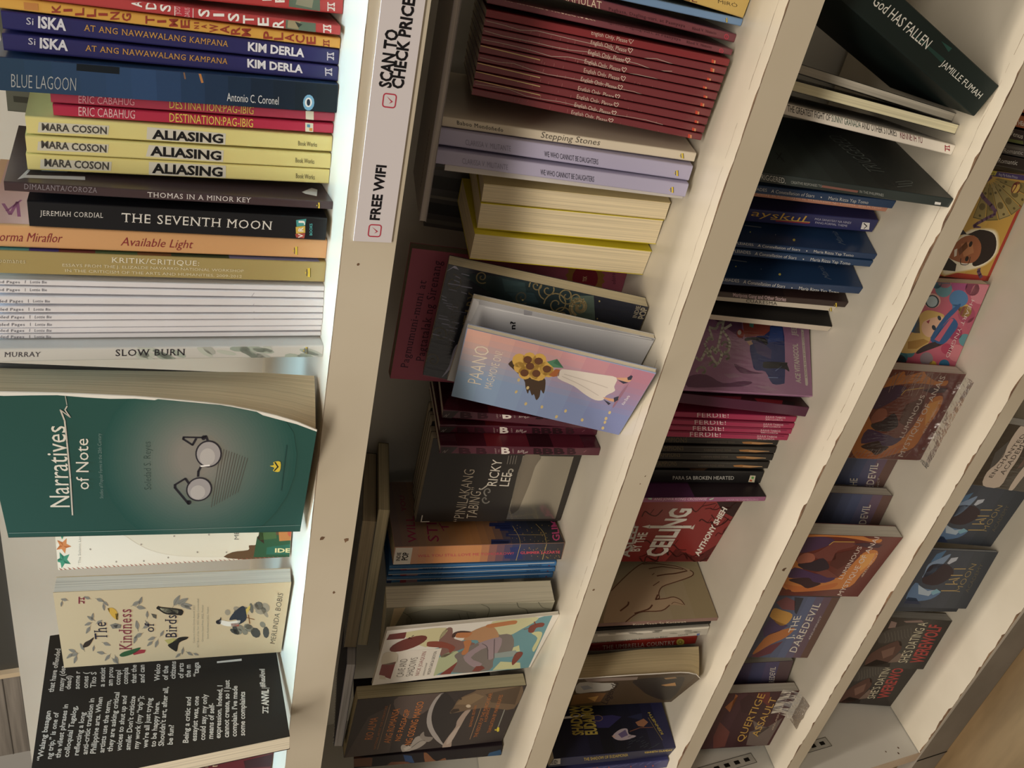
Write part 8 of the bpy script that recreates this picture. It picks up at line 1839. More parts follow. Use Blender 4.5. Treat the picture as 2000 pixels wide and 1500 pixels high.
 ('C30',3,'S',[-555.19,53.73,0.0006,-0.1248,0.024,10.43,87.0,127.0],'b32a1eg','bright red paperback with white serif title and round yellow badge',None,
  [["T","f","THE UMBRELLA COUNTRY",[-3.0,92.2],[-3.7,21.0],[2.4,93.0],"ecd8cc","e"],
   ["T","f","BINO A. REALUYO",[-2.5,127.8],[-3.1,95.8],[1.4,128.2],"d07a4a","e"],
   ["E","f","dcc84a",3.0,14,-1.1,15.8,-0.4,-4.1,-4.8,-1.0],
   ["E","f","a8942a",4.0,14,-1.1,15.8,-0.2,-2.2,-2.5,-0.5],
   ["E","f","e6d66a",5.0,14,-1.1,15.8,-0.1,-1.1,-1.2,-0.3]],'e6dcc2',{}),
 ('C31',3,'F',[-600.65,32.84,-0.4106,-0.0734,0.0402,87.34,26.19,127.0],'54412cm','worn paperback with fanned pages and its painted cover curled outwards',None,
  [["Q","f","4a3822",1.0,-45.0,106.4,4.3,113.2,42.4,116.1,54.1,114.7,52.7,64.5,53.7,29.7,57.3,13.2,53.7,8.3,-0.2,5.5,-42.6,0.5],
   ["Q","f","b0aca2",2.0,7.1,110.3,41.8,116.0,37.4,93.3,33.9,80.0,11.7,79.2,8.0,96.2],
   ["P","f","8c9098",3.0,29.6,112.2,31.7,105.7,21.1,97.8,15.9,105.3],
   ["P","f","7a5228",2.0,0.7,111.5,5.2,99.1,2.1,80.3,-28.9,77.5,-38.1,105.2],
   ["P","f","b8863c",3.0,-12.1,94.8,-7.0,85.1,-27.9,83.4],
   ["Q","f","2a211a",2.0,43.9,65.3,47.4,27.5,36.4,14.7,-34.8,4.1,-16.3,30.4,13.6,50.8],
   ["P","f","c08848",3.0,21.9,32.5,28.7,21.1,17.2,16.0,17.8,26.6],
   ["P","f","a07848",3.0,45.9,37.7,47.4,27.5,43.4,24.3,40.8,34.2],
   ["P","f","8a766a",2.0,54.1,114.7,52.7,64.5,43.5,62.6,42.8,108.5],
   ["T","f","Legends",[-41.4,67.6],[36.6,77.3],[-36.3,75.6],"241a14","i"]],'cdb88a',{'custom': 'fan'}),
 ('C32',3,'S',[-671.05,15.96,-0.2108,0.0192,0.0924,19.43,87.0,127.0],'262a58g','navy and purple paperback with yellow titles and two small figures',None,
  [["B","r",1,0,0,1,0,1,10,[[0,"2c2c5c"],[0.2,"1c1c34"],[0.55,"14151f"],[0.75,"1c1c36"],[1,"191b2c"]]],
   ["P","r","2e2a5e",2.0,36.3,80.5,36.5,57.0,34.1,47.9,24.3,64.5,25.1,75.9],
   ["P","r","262a4c",2.0,33.6,42.0,36.2,25.2,28.8,26.6],
   ["T","r","SHADOW",[19.4,92.3],[48.0,89.1],[19.9,103.0],"b09a3a","B"],
   ["T","r","EUDAIMONIA",[18.9,78.1],[56.6,76.0],[19.2,89.9],"b09a3a","B"],
   ["T","r","KENNETH",[13.8,8.6],[36.5,16.0],[13.5,11.4],"b09a3a","b"],
   ["L","r","8a7a3a",3.0,0.45,8.2,12.0,31.1,19.8],
   ["Q","r","b4a4b0",3.0,16.1,63.0,21.7,53.6,22.0,45.6,16.6,45.4,14.2,38.2,11.5,48.9,11.8,58.5],
   ["P","r","6a5a88",4.0,17.4,56.8,21.2,47.8,15.7,46.6,13.6,54.1],
   ["P","r","a06a4a",3.0,27.6,35.0,30.6,25.0,26.6,21.3,22.5,27.6,23.8,33.2],
   ["L","r","7a4a3a",4.0,0.72,19.1,43.6,21.9,31.8,21.3,18.0],
   ["E","r","7a5a4c",3.0,14,34.5,73.3,-0.4,-5.3,-3.1,0.8],
   ["E","r","2a2858",4.0,14,34.5,73.3,-0.3,-4.4,-2.5,0.7],
   ["P","r","c8a090",4.0,16.2,64.0,16.8,59.9,13.7,60.8],
   ["P","r","d8d4c8",4.0,38.4,109.7,39.0,79.8,37.2,80.3,36.2,110.8],
   ["L","r","3c4450",3.0,0.4,5.2,31.6,6.6,27.2],
   ["L","r","3c4450",3.0,0.35,12.0,35.6,13.4,31.2],
   ["L","r","3c4450",3.0,0.41,3.9,20.6,5.4,16.2],
   ["L","r","3c4450",3.0,0.4,9.0,48.0,10.4,43.6],
   ["L","r","3c4450",3.0,0.35,1.1,28.9,2.5,24.5],
   ["L","r","3c4450",3.0,0.35,13.9,47.0,15.3,42.6],
   ["L","r","3c4450",3.0,0.35,8.2,35.4,9.6,31.0],
   ["L","r","3c4450",3.0,0.35,2.6,23.8,4.0,19.4],
   ["L","r","3c4450",3.0,0.35,8.6,40.1,10.0,35.7],
   ["L","r","3c4450",3.0,0.4,2.8,33.9,4.2,29.5],
   ["L","r","3c4450",3.0,0.41,9.2,44.1,10.7,39.7],
   ["L","r","3c4450",3.0,0.35,6.7,48.5,8.1,44.2],
   ["L","r","3c4450",3.0,0.3,3.6,51.5,5.0,47.1],
   ["L","r","3c4450",3.0,0.35,6.4,34.6,7.8,30.2],
   ["L","r","3c4450",3.0,0.41,11.3,47.2,12.8,42.8],
   ["L","r","3c4450",3.0,0.41,3.4,37.4,4.8,33.0],
   ["P","f","22244a",1,-9.5,0.2,9.5,0.2,9.5,126.8,-9.5,126.8],
   ["T","f","THE SHADOW OF EUDAIMONIA",[-2.1,92.9],[-0.7,47.5],[5.1,95.8],"d2b23c","s"],
   ["T","f","KENNETH OLANDAY",[2.6,30.6],[2.5,0.5],[6.7,32.6],"d2b23c","b"],
   ["P","f","dcd8d0",2.0,9.1,132.9,8.7,120.3,-4.7,116.4,-5.0,129.2],
   ["T","f","POP",[-3.2,119.7],[6.5,122.4],[-3.1,123.4],"2a2628","B"],
   ["T","f","INDIE",[-3.4,123.8],[5.9,126.7],[-3.4,125.9],"2a2628","b"]],'e6dcc2',{}),
 ('C33',3,'S',[-687.06,13.7,0.0097,-0.1078,0.0292,12.49,87.0,127.0],'3d3f74g','blue-violet map-patterned paperback at the bottom edge of the photo',None,
  [["E","f","a8504a",3.0,14,4.1,61.4,-0.1,-0.8,-1.2,-0.2],
   ["L","f","6a70a8",2.0,0.55,5.2,112.0,4.9,104.7],
   ["E","f","a8504a",3.0,14,-0.1,46.9,-0.1,-0.9,-1.2,-0.3],
   ["L","f","6a70a8",2.0,0.48,5.0,104.7,8.0,97.8],
   ["E","f","a8504a",3.0,14,2.2,87.9,-0.1,-0.9,-1.2,-0.2],
   ["L","f","6a70a8",2.0,0.58,4.8,97.3,8.3,90.6],
   ["E","f","a8504a",3.0,14,1.1,61.7,-0.1,-0.8,-1.2,-0.2],
   ["L","f","6a70a8",2.0,0.58,4.5,90.0,7.5,83.1],
   ["E","f","a8504a",3.0,14,-5.4,33.6,-0.1,-0.9,-1.2,-0.2],
   ["L","f","6a70a8",2.0,0.52,4.3,82.5,5.5,75.3],
   ["E","f","a8504a",3.0,14,1.7,38.5,-0.1,-0.8,-1.2,-0.2],
   ["L","f","6a70a8",2.0,0.58,4.0,75.1,8.7,68.5],
   ["E","f","a8504a",3.0,14,5.5,73.5,-0.1,-0.8,-1.2,-0.2],
   ["L","f","6a70a8",2.0,0.52,3.8,67.6,8.2,60.9],
   ["E","f","a8504a",3.0,14,-0.5,22.9,-0.1,-0.9,-1.2,-0.3],
   ["L","f","6a70a8",2.0,0.58,3.5,60.1,5.7,53.0],
   ["E","f","a8504a",3.0,14,-0.6,15.2,-0.2,-0.9,-1.3,-0.2],
   ["L","f","6a70a8",2.0,0.52,3.3,52.6,5.4,45.4],
   ["E","f","a8504a",3.0,14,7.0,77.8,-0.1,-0.9,-1.2,-0.2],
   ["L","f","6a70a8",2.0,0.58,3.0,45.0,8.3,38.5],
   ["E","f","a8504a",3.0,14,9.8,117.7,-0.1,-0.9,-1.1,-0.2],
   ["L","f","6a70a8",2.0,0.57,2.8,37.4,7.5,30.8],
   ["E","f","a8504a",3.0,14,-6.0,24.0,-0.1,-0.9,-1.2,-0.3],
   ["L","f","6a70a8",2.0,0.55,2.5,29.7,8.8,23.5],
   ["E","f","a8504a",3.0,14,5.3,77.0,-0.1,-0.8,-1.2,-0.2],
   ["L","f","6a70a8",2.0,0.57,2.3,22.1,8.4,15.8],
   ["E","f","a8504a",3.0,14,8.7,94.2,-0.1,-0.8,-1.1,-0.2],
   ["L","f","6a70a8",2.0,0.55,2.0,14.4,6.3,7.7]],'e6dcc2',{}),
 ('D00',4,'S',[-35.76,30.0,0.0,0.0102,-0.0001,9.94,87.0,127.0],'b5613am','orange-brown spine, uppermost at the right edge of the photo','spines at the right edge',
  [],'e6dcc2',{}),
 ('D0',4,'S',[-46.51,30.03,-0.0002,0.023,-0.0005,7.44,87.0,127.0],'b5613am','orange-brown spine with white capitals, second from the top at the right edge','spines at the right edge',
  [["T","f","ON HEAT",[-1.6,92.3],[-1.1,81.5],[0.8,93.9],"e0d4c8","B"]],'e6dcc2',{}),
 ('D1',4,'S',[-54.47,30.03,-0.0003,0.0042,-0.0002,7.59,87.0,127.0],'b5613am','orange-brown spine with white capitals, touching the dark scripted spine','spines at the right edge',
  [["T","f","ON HEAT",[-2.6,93.6],[-2.0,79.5],[0.2,95.4],"e0d4c8","B"]],'e6dcc2',{}),
 ('D2',4,'S',[-63.28,30.01,-0.0002,-0.0073,0.0001,9.17,87.0,127.0],'2a2228g','dark spine with white script and green patch at the right edge','spines at the right edge',
  [["T","f","In Venus",[0.3,95.0],[-0.8,78.6],[3.5,96.9],"d4d0c4","i"],
   ["P","f","54602e",1.0,-2.3,93.1,-2.1,77.5,-4.3,76.1,-4.2,92.6]],'e6dcc2',{}),
 ('D3',4,'S',[-72.81,30.04,-0.0006,-0.0025,-0.0001,7.48,87.0,127.0],'3f3d3dg','dark grey spine with thin white script at the right edge','spines at the right edge',
  [["T","f","Romantic",[-2.7,88.3],[-1.9,72.1],[0.1,90.0],"b4b2ac","i"],
   ["P","f","56544f",1.0,2.2,93.4,2.4,74.0,0.7,73.0,0.6,91.7]],'e6dcc2',{}),
 ('D4',4,'S',[-81.34,30.03,-0.0005,-0.0004,-0.0001,8.13,87.0,127.0],'211d1fg','black spine with thin white script above the yellow comic cover','spines at the right edge',
  [["T","f","Romantic",[-1.8,88.6],[-1.0,72.3],[1.3,90.4],"c4c2bc","i"]],'e6dcc2',{}),
 ('D5',4,'F',[-141.44,82.04,0.0568,-0.0363,0.0275,89.42,7.99,127.0],'dba945g','yellow red-framed cover with banknotes and a smiling man',None,
  [["B","f",1,0,0,1,0,1,5,[[0,"c89838"],[0.5,"d6ac4c"],[1,"c89c42"]]],
   ["P","f","b8382a",1,-44.5,0.2,-40.1,0.2,-40.1,126.8,-44.5,126.8],
   ["P","f","b8382a",1,-44.5,0.2,44.5,0.2,44.5,3.0,-44.5,3.0],
   ["P","f","4c3a78",1,40.5,0.2,44.5,0.2,44.5,126.8,40.5,126.8],
   ["P","f","d8c83a",2.0,45.4,46.5,46.1,36.1,41.2,36.6,41.1,44.4],
   ["T","f","ang",[41.7,40.9],[41.4,37.0],[44.2,42.2],"3a3a2a","i"],
   ["T","f","Ang My Robot Prince",[41.6,33.8],[41.2,15.4],[43.7,34.9],"d8d4e4","i"],
   ["P","f","a08c4c",2.0,35.6,41.1,6.3,40.2,5.2,28.4,33.2,38.8],
   ["E","f","6e5e30",4.0,10,16.1,36.3,-2.8,-0.1,0.7,3.1],
   ["L","f","5f5128",4.0,0.5,31.3,41.0,6.9,40.2],
   ["L","f","5f5128",4.0,0.47,6.9,40.2,5.7,28.6],
   ["E","f","5f5128",4.0,14,8.8,34.8,0.1,-1.2,-1.0,-0.6],
   ["E","f","5f5128",4.0,14,26.7,38.5,0.1,-1.2,-1.0,-0.5],
   ["P","f","8c7a3e",2.3,35.4,39.5,5.2,27.2,6.9,16.4,33.6,36.6],
   ["E","f","6e5e30",4.3,10,16.4,27.6,-2.9,-1.2,-0.1,3.0],
   ["L","f","5f5128",4.3,0.5,31.1,37.7,5.8,27.4],
   ["L","f","5f5128",4.3,0.5,5.8,27.4,7.5,16.8],
   ["E","f","5f5128",4.3,14,9.2,23.4,0.1,-1.2,-1.1,-0.5],
   ["E","f","5f5128",4.3,14,26.9,33.7,0.1,-1.1,-1.0,-0.5],
   ["P","f","a8945a",2.6,35.7,38.0,7.3,15.3,11.7,6.7,34.5,34.7],
   ["E","f","6e5e30",4.6,10,18.8,20.2,-2.7,-2.2,-0.8,2.5],
   ["L","f","5f5128",4.6,0.52,31.6,34.7,7.8,15.8],
   ["L","f","5f5128",4.6,0.5,7.8,15.8,12.2,7.2],
   ["E","f","5f5128",4.6,14,12.3,13.6,0.2,-1.2,-1.0,-0.5],
   ["E","f","5f5128",4.6,14,28.2,29.6,0.1,-1.2,-1.0,-0.5],
   ["P","f","93824a",2.9,36.3,36.8,12.3,5.9,19.1,0.1,35.9,33.5],
   ["E","f","6e5e30",4.9,10,23.2,14.6,-2.4,-3.0,-1.5,1.9],
   ["L","f","5f5128",4.9,0.52,32.9,32.3,12.8,6.4],
   ["L","f","5f5128",4.9,0.47,12.8,6.4,19.4,0.8],
   ["E","f","5f5128",4.9,14,18.0,6.4,0.1,-1.2,-1.0,-0.6],
   ["E","f","5f5128",4.9,14,30.6,26.5,0.1,-1.1,-1.0,-0.5],
   ["P","f","a08c4c",3.2,37.3,36.0,19.9,-0.3,28.2,-2.6,37.6,32.9],
   ["E","f","6e5e30",5.2,10,29.0,11.6,-1.7,-3.6,-2.0,1.0],
   ["L","f","5f5128",5.2,0.52,34.8,30.7,20.2,0.4],
   ["L","f","5f5128",5.2,0.47,20.2,0.4,28.4,-1.9],
   ["E","f","5f5128",5.2,14,25.7,2.4,0.1,-1.2,-1.1,-0.6],
   ["E","f","5f5128",5.2,14,33.8,24.8,0.1,-1.2,-1.0,-0.5],
   ["P","f","8c7a3e",3.5,38.5,35.7,29.2,-2.7,38.4,-1.3,39.5,33.1],
   ["E","f","6e5e30",5.5,10,35.8,11.2,-0.9,-3.7,-2.4,0.1],
   ["L","f","5f5128",5.5,0.52,37.1,30.1,29.4,-1.9],
   ["L","f","5f5128",5.5,0.52,29.4,-1.9,38.4,-0.6],
   ["E","f","5f5128",5.5,14,34.5,1.9,0.1,-1.2,-1.0,-0.5],
   ["E","f","5f5128",5.5,14,37.5,24.6,0.2,-1.2,-0.9,-0.5],
   ["S","f","6c4a66",6.0,2.76,39.4,39.7,27.9,44.8,14.0,22.6,7.4,27.7,0.5,36.0,-1.3,30.2],
   ["S","f","6c4a66",6.0,2.92,-16.5,4.9,-33.2,14.4,-41.6,8.7],
   ["E","f","7a2a22",5.0,14,33.9,12.9,5.1,-0.7,-1.3,-4.3],
   ["E","f","d6ac4c",6.0,14,33.9,12.9,4.1,-0.6,-0.9,-3.1],
   ["S","f","7a2a22",7.0,0.95,30.2,14.4,36.1,13.4,36.9,16.6,37.5,12.0],
   ["Q","f","d8b464",7.0,-23.2,52.3,-4.8,41.5,-0.9,29.8,-0.6,14.7,-9.1,6.5,-19.6,2.7,-29.7,7.6,-35.5,17.2,-40.7,34.8,-43.3,47.4],
   ["Q","f","dfc484",7.1,-23.1,51.6,-5.2,41.1,-1.4,29.7,-1.2,15.1,-9.4,7.1,-19.6,3.4,-29.5,8.2,-35.1,17.5,-40.1,34.6,-42.6,46.9],
   ["Q","f","e7d6a8",7.2,-23.0,50.9,-5.6,40.8,-1.9,29.7,-1.7,15.4,-9.7,7.7,-19.6,4.1,-29.2,8.8,-34.6,17.8,-39.5,34.5,-42.0,46.4],
   ["Q","f","efe6cc",7.3,-22.9,50.3,-6.0,40.4,-2.4,29.7,-2.2,15.8,-10.0,8.3,-19.6,4.8,-28.9,9.4,-34.2,18.1,-38.9,34.3,-41.3,45.8],
   ["Q","f","2a1e1a",8.0,-8.0,47.7,-7.0,38.5,-2.4,29.7,-3.5,16.5,-10.1,9.2,-19.7,6.1,-27.6,9.3,-33.0,18.7,-30.2,22.9,-23.6,19.1,-11.7,25.0,-7.7,34.0],
   ["Q","f","a8603a",9.0,-22.8,49.0,-11.2,43.4,-7.6,32.7,-13.9,22.5,-23.6,19.1,-30.2,22.9,-31.3,33.7,-27.7,48.0],
   ["P","f","c07a4c",10.0,-15.8,41.2,-12.4,31.7,-21.7,25.7,-26.2,33.4],
   ["P","f","7a4428",10.0,-20.8,41.6,-13.0,37.0,-17.5,33.4,-25.4,37.9],
   ["P","f","e8dccc",11.0,-21.2,44.9,-19.7,42.8,-25.7,40.6,-27.1,42.4],
   ["E","f","241812",11.0,9,-14.9,32.1,-0.3,-1.7,-2.5,-0.1],
   ["E","f","241812",11.0,9,-27.4,29.7,-0.3,-1.8,-2.3,-0.2],
   ["S","f","3a2a20",11.0,0.65,-27.7,35.5,-32.5,33.1,-31.8,26.4,-25.6,27.3],
   ["P","f","e8e0d8",8.0,-31.2,33.0,-31.3,27.4,-34.3,28.0],
   ["P","f","2c2622",9.0,-39.1,49.0,-27.7,48.0,-32.9,37.2,-39.0,35.6],
   ["P","f","2a2430",9.0,-1.9,47.9,-7.1,39.8,-9.1,47.2]],'e6dcc2',{}),
 ('D6',4,'F',[-224.96,67.02,0.0278,-0.093,0.0,80.53,9.99,127.0],'c4556fg','pink cover with coloured balloons and a blonde girl in a blue hat',None,
  [["E","f","d07890",1.0,16,41.7,42.4,0.3,-6.8,-6.5,-2.7],
   ["E","f","a84a80",1.0,16,39.2,28.0,0.4,-7.6,-7.3,-3.1],
   ["E","f","d88090",1.0,16,31.9,4.6,0.5,-10.0,-9.6,-4.2],
   ["E","f","5a90a0",1.0,16,34.7,40.8,0.4,-7.8,-7.6,-3.1],
   ["E","f","3a6a90",1.0,16,39.4,49.4,0.3,-5.2,-5.0,-2.1],
   ["E","f","8a3a58",1.0,16,36.0,14.5,0.3,-6.6,-6.4,-2.7],
   ["E","f","b04a68",1.0,16,12.5,9.8,0.4,-8.1,-7.9,-3.4],
   ["E","f","c05a74",1.0,16,2.3,-2.9,0.3,-8.2,-8.1,-3.5],
   ["E","f","4a8a98",1.0,16,-24.4,49.7,0.1,-5.4,-5.6,-2.1],
   ["E","f","3a7a8c",1.0,16,-30.2,54.4,0.2,-5.4,-5.5,-2.1],
   ["E","f","8a7a84",1.0,16,-30.8,30.6,0.2,-6.3,-6.5,-2.5],
   ["E","f","c8a030",1.0,16,-36.2,22.2,0.1,-3.6,-3.7,-1.5],
   ["E","f","2a6a98",1.0,16,-35.9,11.1,0.2,-5.1,-5.1,-2.1],
   ["E","f","d87a88",1.0,16,-24.3,3.9,0.3,-8.3,-8.4,-3.5],
   ["E","f","b83a5c",1.0,16,-20.5,15.3,0.2,-5.2,-5.2,-2.2],
   ["E","f","5a98a4",1.0,16,-11.6,0.9,0.2,-6.1,-6.1,-2.6],
   ["E","f","a83a60",1.0,16,-5.2,13.3,0.3,-6.8,-6.8,-2.8],
   ["E","f","7a4a50",1.0,16,17.5,17.5,0.2,-2.7,-2.6,-1.2],
   ["E","f","d0a850",1.0,16,15.8,12.6,0.2,-6.2,-6.1,-2.6],
   ["E","f","5a3a44",1.0,16,-34.4,55.6,0.2,-6.9,-7.0,-2.7],
   ["E","f","d8a8a0",2.0,16,23.5,46.9,0.3,-7.9,-6.7,-2.7],
   ["E","f","2a3a4a",3.0,16,22.8,46.7,0.3,-6.4,-5.9,-2.4],
   ["E","f","a8c0cc",4.0,16,22.8,46.7,0.3,-5.0,-4.9,-2.0],
   ["E","f","4a80b8",3.0,16,26.5,23.3,0.4,-8.8,-7.7,-3.3],
   ["P","f","4a80b8",3.0,21.1,27.1,20.8,18.8,15.9,24.9],
   ["Q","f","d8b060",4.0,9.4,53.4,14.9,47.5,11.6,31.3,6.3,31.8,5.8,43.9,-2.4,46.0,-10.1,34.8,-21.2,37.2,-25.7,46.5,-24.8,59.2,-16.4,58.3,-4.0,53.5],
   ["P","f","b8883c",5.0,-14.9,54.8,-11.7,41.0,-14.2,34.5,-21.5,44.0,-21.7,52.2],
   ["P","f","2f6ca0",4.0,-5.5,57.0,7.9,56.8,9.4,53.4,-6.4,46.5,-6.6,51.2],
   ["Q","f","e8b898",6.0,4.3,47.3,9.5,35.8,7.7,29.7,-3.1,30.7,-10.1,36.1,-5.0,45.0],
   ["Q","f","2c5c98",7.0,-10.1,34.8,10.4,29.4,22.0,20.7,17.5,19.5,2.4,27.5,-14.0,29.1],
   ["Q","f","2c5c98",7.0,-5.8,29.6,8.6,23.3,3.0,14.0,-6.6,15.5,-15.8,20.0,-14.0,29.1],
   ["Q","f","3c2e34",6.0,-24.2,42.9,-18.5,38.3,-14.0,29.1,-15.8,20.0,-22.5,32.6,-26.2,40.8],
   ["P","f","c85a74",8.0,-12.0,30.6,8.6,23.3,7.4,20.0,-13.9,25.0],
   ["P","f","a83a4c",8.0,4.4,44.9,6.5,42.1,2.5,41.9],
   ["E","f","2a3a4a",8.0,9,-0.9,35.5,0.7,-1.5,-2.4,-2.0],
   ["E","f","2a3a4a",8.0,9,8.2,34.0,0.6,-1.3,-2.2,-1.8],
   ["T","f","HEART YNGRID",[26.4,11.4],[-28.1,13.3],[25.2,7.8],"e6d4d0","t"]],'e6dcc2',{}),
 ('D7',4,'F',[-306.4,48.48,-0.0019,-0.0261,0.051,92.5,14.0,127.0],'7c3430g','shrink-wrapped dark red cover with orange flames, next to the pink balloon cover',None,
  [["Q","f","d07a34",1.0,10.4,117.7,20.0,107.2,28.9,108.5,40.8,78.4,37.3,75.4,45.2,62.7,41.2,58.5,46.1,43.7,43.0,38.9,37.6,25.0,39.2,14.9,34.1,14.6,33.8,22.6,34.5,44.4,30.9,66.0,23.8,84.3,17.0,88.9,-23.2,54.6,-20.8,29.8,17.6,22.2,23.0,11.7,8.7,8.4,-12.2,11.8,-31.7,14.2,-40.3,31.5,-49.2,57.9,-45.5,63.0,-42.8,72.2],
   ["Q","f","4a2c54",2.0,25.3,77.9,31.3,64.4,29.8,52.3,22.2,53.8,14.9,59.9,6.1,72.6,14.5,81.0],
   ["Q","f","7a3a34",3.0,6.9,69.4,8.7,61.2,22.2,53.8,27.0,52.1,30.7,35.7,23.8,33.8,15.6,44.1,4.2,41.4,-0.0,47.0,2.2,56.9],
   ["Q","f","a85c48",4.0,-1.3,72.6,6.9,69.4,7.0,62.3,0.5,58.0,-6.2,60.9,-8.1,69.2],
   ["P","f","5c241f",3.0,12.5,44.7,22.1,28.6,7.8,25.5,-9.4,34.3,-5.3,43.2],
   ["Q","f","2e2030",4.0,-9.6,69.6,-4.4,59.8,3.4,51.9,-8.1,42.1,-15.2,46.7,-15.4,61.2],
   ["Q","f","4a2c5c",4.0,-29.8,70.4,-14.4,70.5,-19.2,50.6,-21.2,31.5,-30.4,37.2,-31.1,48.0,-26.3,54.4],
   ["P","f","7a3a34",5.0,-17.8,51.2,-11.3,42.7,-20.5,28.0,-22.7,38.3],
   ["Q","f","3a1e26",5.0,-32.7,69.4,-26.3,54.4,-31.1,48.0,-32.6,40.1,-41.6,48.7,-37.8,56.6],
   ["L","f","e0b04a",6.0,0.7,22.2,53.8,27.0,52.1,30.6,35.2],
   ["Q","f","c8682c",2.0,-39.4,71.5,-40.3,61.1,-38.1,43.5,-28.1,26.9,-38.4,30.3,-48.5,58.2],
   ["P","f","e29a48",2.0,14.3,23.6,19.9,12.2,5.1,10.6,-8.1,14.4],
   ["P","f","4a2c3a",5.0,27.9,35.5,31.3,27.0,32.0,10.9,27.2,12.5,25.4,23.6],
   ["T","f","LUMINOUS",[-21.8,30.2],[23.2,30.0],[-21.3,34.7],"e0cfc4","s"],
   ["T","f","MYSTIQUE OF ANAIS",[-42.7,20.5],[42.8,19.1],[-41.8,26.0],"e0cfc4","s"],
   ["T","f","4REUMINCT",[-16.8,11.0],[17.5,10.6],[-16.3,13.3],"d8b8a0","s"],
   ["L","f","a08078",8.0,0.5,46.7,58.0,32.7,57.4],
   ["L","f","a08078",8.0,0.5,46.8,45.1,36.6,51.9],
   ["L","f","a08078",8.0,0.5,45.2,38.2,25.3,33.9],
   ["L","f","a08078",8.0,0.48,44.6,53.8,26.7,55.7],
   ["L","f","a08078",8.0,0.47,47.4,52.5,25.1,54.3],
   ["L","f","a08078",8.0,0.5,44.7,48.4,22.0,43.9],
   ["L","f","a08078",8.0,0.47,47.4,38.5,22.6,39.2],
   ["L","f","a08078",8.0,0.5,41.9,55.2,32.5,60.0],
   ["L","f","a08078",8.0,0.48,46.9,36.4,29.7,40.0],
   ["L","f","a08078",8.0,0.48,43.6,69.7,28.4,75.9],
   ["L","f","a08078",8.0,0.5,43.3,44.8,28.1,46.2],
   ["L","f","a08078",8.0,0.45,43.7,42.5,36.1,44.8],
   ["L","f","a08078",8.0,0.48,45.9,33.3,23.1,29.0],
   ["L","f","a08078",8.0,0.42,46.4,26.4,24.2,30.3],
   ["L","f","a08078",8.0,0.42,47.3,34.8,28.8,29.2],
   ["L","f","a08078",8.0,0.47,46.9,35.3,30.2,36.2],
   ["L","f","a08078",8.0,0.45,43.2,61.4,29.9,65.1],
   ["L","f","a08078",8.0,0.5,43.4,69.5,24.1,67.6],
   ["L","f","a08078",8.0,0.5,44.5,66.5,31.2,66.0],
   ["L","f","a08078",8.0,0.47,47.6,44.9,32.9,41.9],
   ["L","f","a08078",8.0,0.42,44.0,64.6,36.3,66.5],
   ["L","f","a08078",8.0,0.45,43.0,44.8,27.0,50.6],
   ["L","f","a08078",8.0,0.5,47.2,54.9,35.5,56.1],
   ["L","f","a08078",8.0,0.48,49.0,24.4,33.6,31.4],
   ["L","f","a08078",8.0,0.45,46.2,52.4,36.4,62.3],
   ["L","f","a08078",8.0,0.5,45.4,44.0,35.4,45.1],
   ["L","f","a08078",8.0,0.5,45.4,19.9,22.1,20.2],
   ["L","f","a08078",8.0,0.45,42.6,69.7,32.2,77.0],
   ["L","f","a08078",8.0,0.47,42.4,49.1,22.1,46.6],
   ["L","f","a08078",8.0,0.5,43.0,66.1,27.7,65.6],
   ["L","f","a08078",8.0,0.5,-36.4,75.2,-44.9,77.3],
   ["L","f","a08078",8.0,0.55,-38.3,70.4,-44.7,73.4],
   ["L","f","a08078",8.0,0.5,-37.6,66.7,-44.6,69.5],
   ["L","f","a08078",8.0,0.55,-36.4,63.3,-44.4,65.6],
   ["L","f","a08078",8.0,0.5,-37.0,59.0,-44.3,61.7],
   ["L","f","a08078",8.0,0.55,-35.8,55.6,-44.1,57.7],
   ["L","f","a08078",8.0,0.5,-37.2,51.0,-44.0,53.8],
   ["L","f","a08078",8.0,0.5,-34.7,48.1,-43.8,49.9],
   ["L","f","a08078",8.0,0.52,-35.8,43.6,-43.7,45.9],
   ["L","f","a08078",8.0,0.5,-35.8,39.6,-43.5,41.9],
   ["L","f","a08078",8.0,0.55,-34.8,36.0,-43.3,38.0],
   ["L","f","a08078",8.0,0.5,-33.2,32.7,-43.2,34.0],
   ["L","f","a08078",8.0,0.55,-33.5,28.5,-43.0,30.0],
   ["L","f","a08078",8.0,0.5,-35.3,23.6,-42.9,26.0],
   ["L","f","a08078",8.0,0.5,-33.4,20.5,-42.7,22.0],
   ["L","f","a08078",8.0,0.53,-35.5,15.3,-42.6,18.0]],'cfc9ba',{'wrap': True}),
 ('D8',4,'F',[-357.85,71.82,-0.0111,-0.0215,0.0028,90.0,12.0,127.0],'5b4a58g','violet-brown cover partly hidden below the shrink-wrapped flame cover',None,
  [["B","f",1,0,0,1,0,1,12,[[0,"6a4a34"],[0.12,"6a5468"],[0.25,"4a5478"],[0.45,"3f4660"],[0.6,"3a3644"],[0.75,"7a4a40"],[1,"7a4434"]]],
   ["T","f","DAREDEVIL",[-67.3,5.5],[-17.0,18.2],[-67.6,13.4],"d8cfc0","e"],
   ["T","f","J, THE",[-55.7,24.8],[-36.0,32.2],[-56.2,32.6],"d8cfc0","s"],
   ["T","f","4REUMINCT",[-62.9,-2.1],[-33.6,9.3],[-63.0,-0.1],"b8b0ac","s"]],'c9c3b4',{}),
 ('D9',4,'F',[-442.66,51.89,0.0293,-0.0366,0.0,90.01,12.0,127.0],'5b4a58g','violet-brown cover seen as a narrow strip above the unwrapped flame cover',None,
  [["B","f",1,0,0,1,0,1,12,[[0,"6a4a34"],[0.12,"6a5468"],[0.25,"4a5478"],[0.45,"3f4660"],[0.6,"3a3644"],[0.75,"7a4a40"],[1,"7a4434"]]],
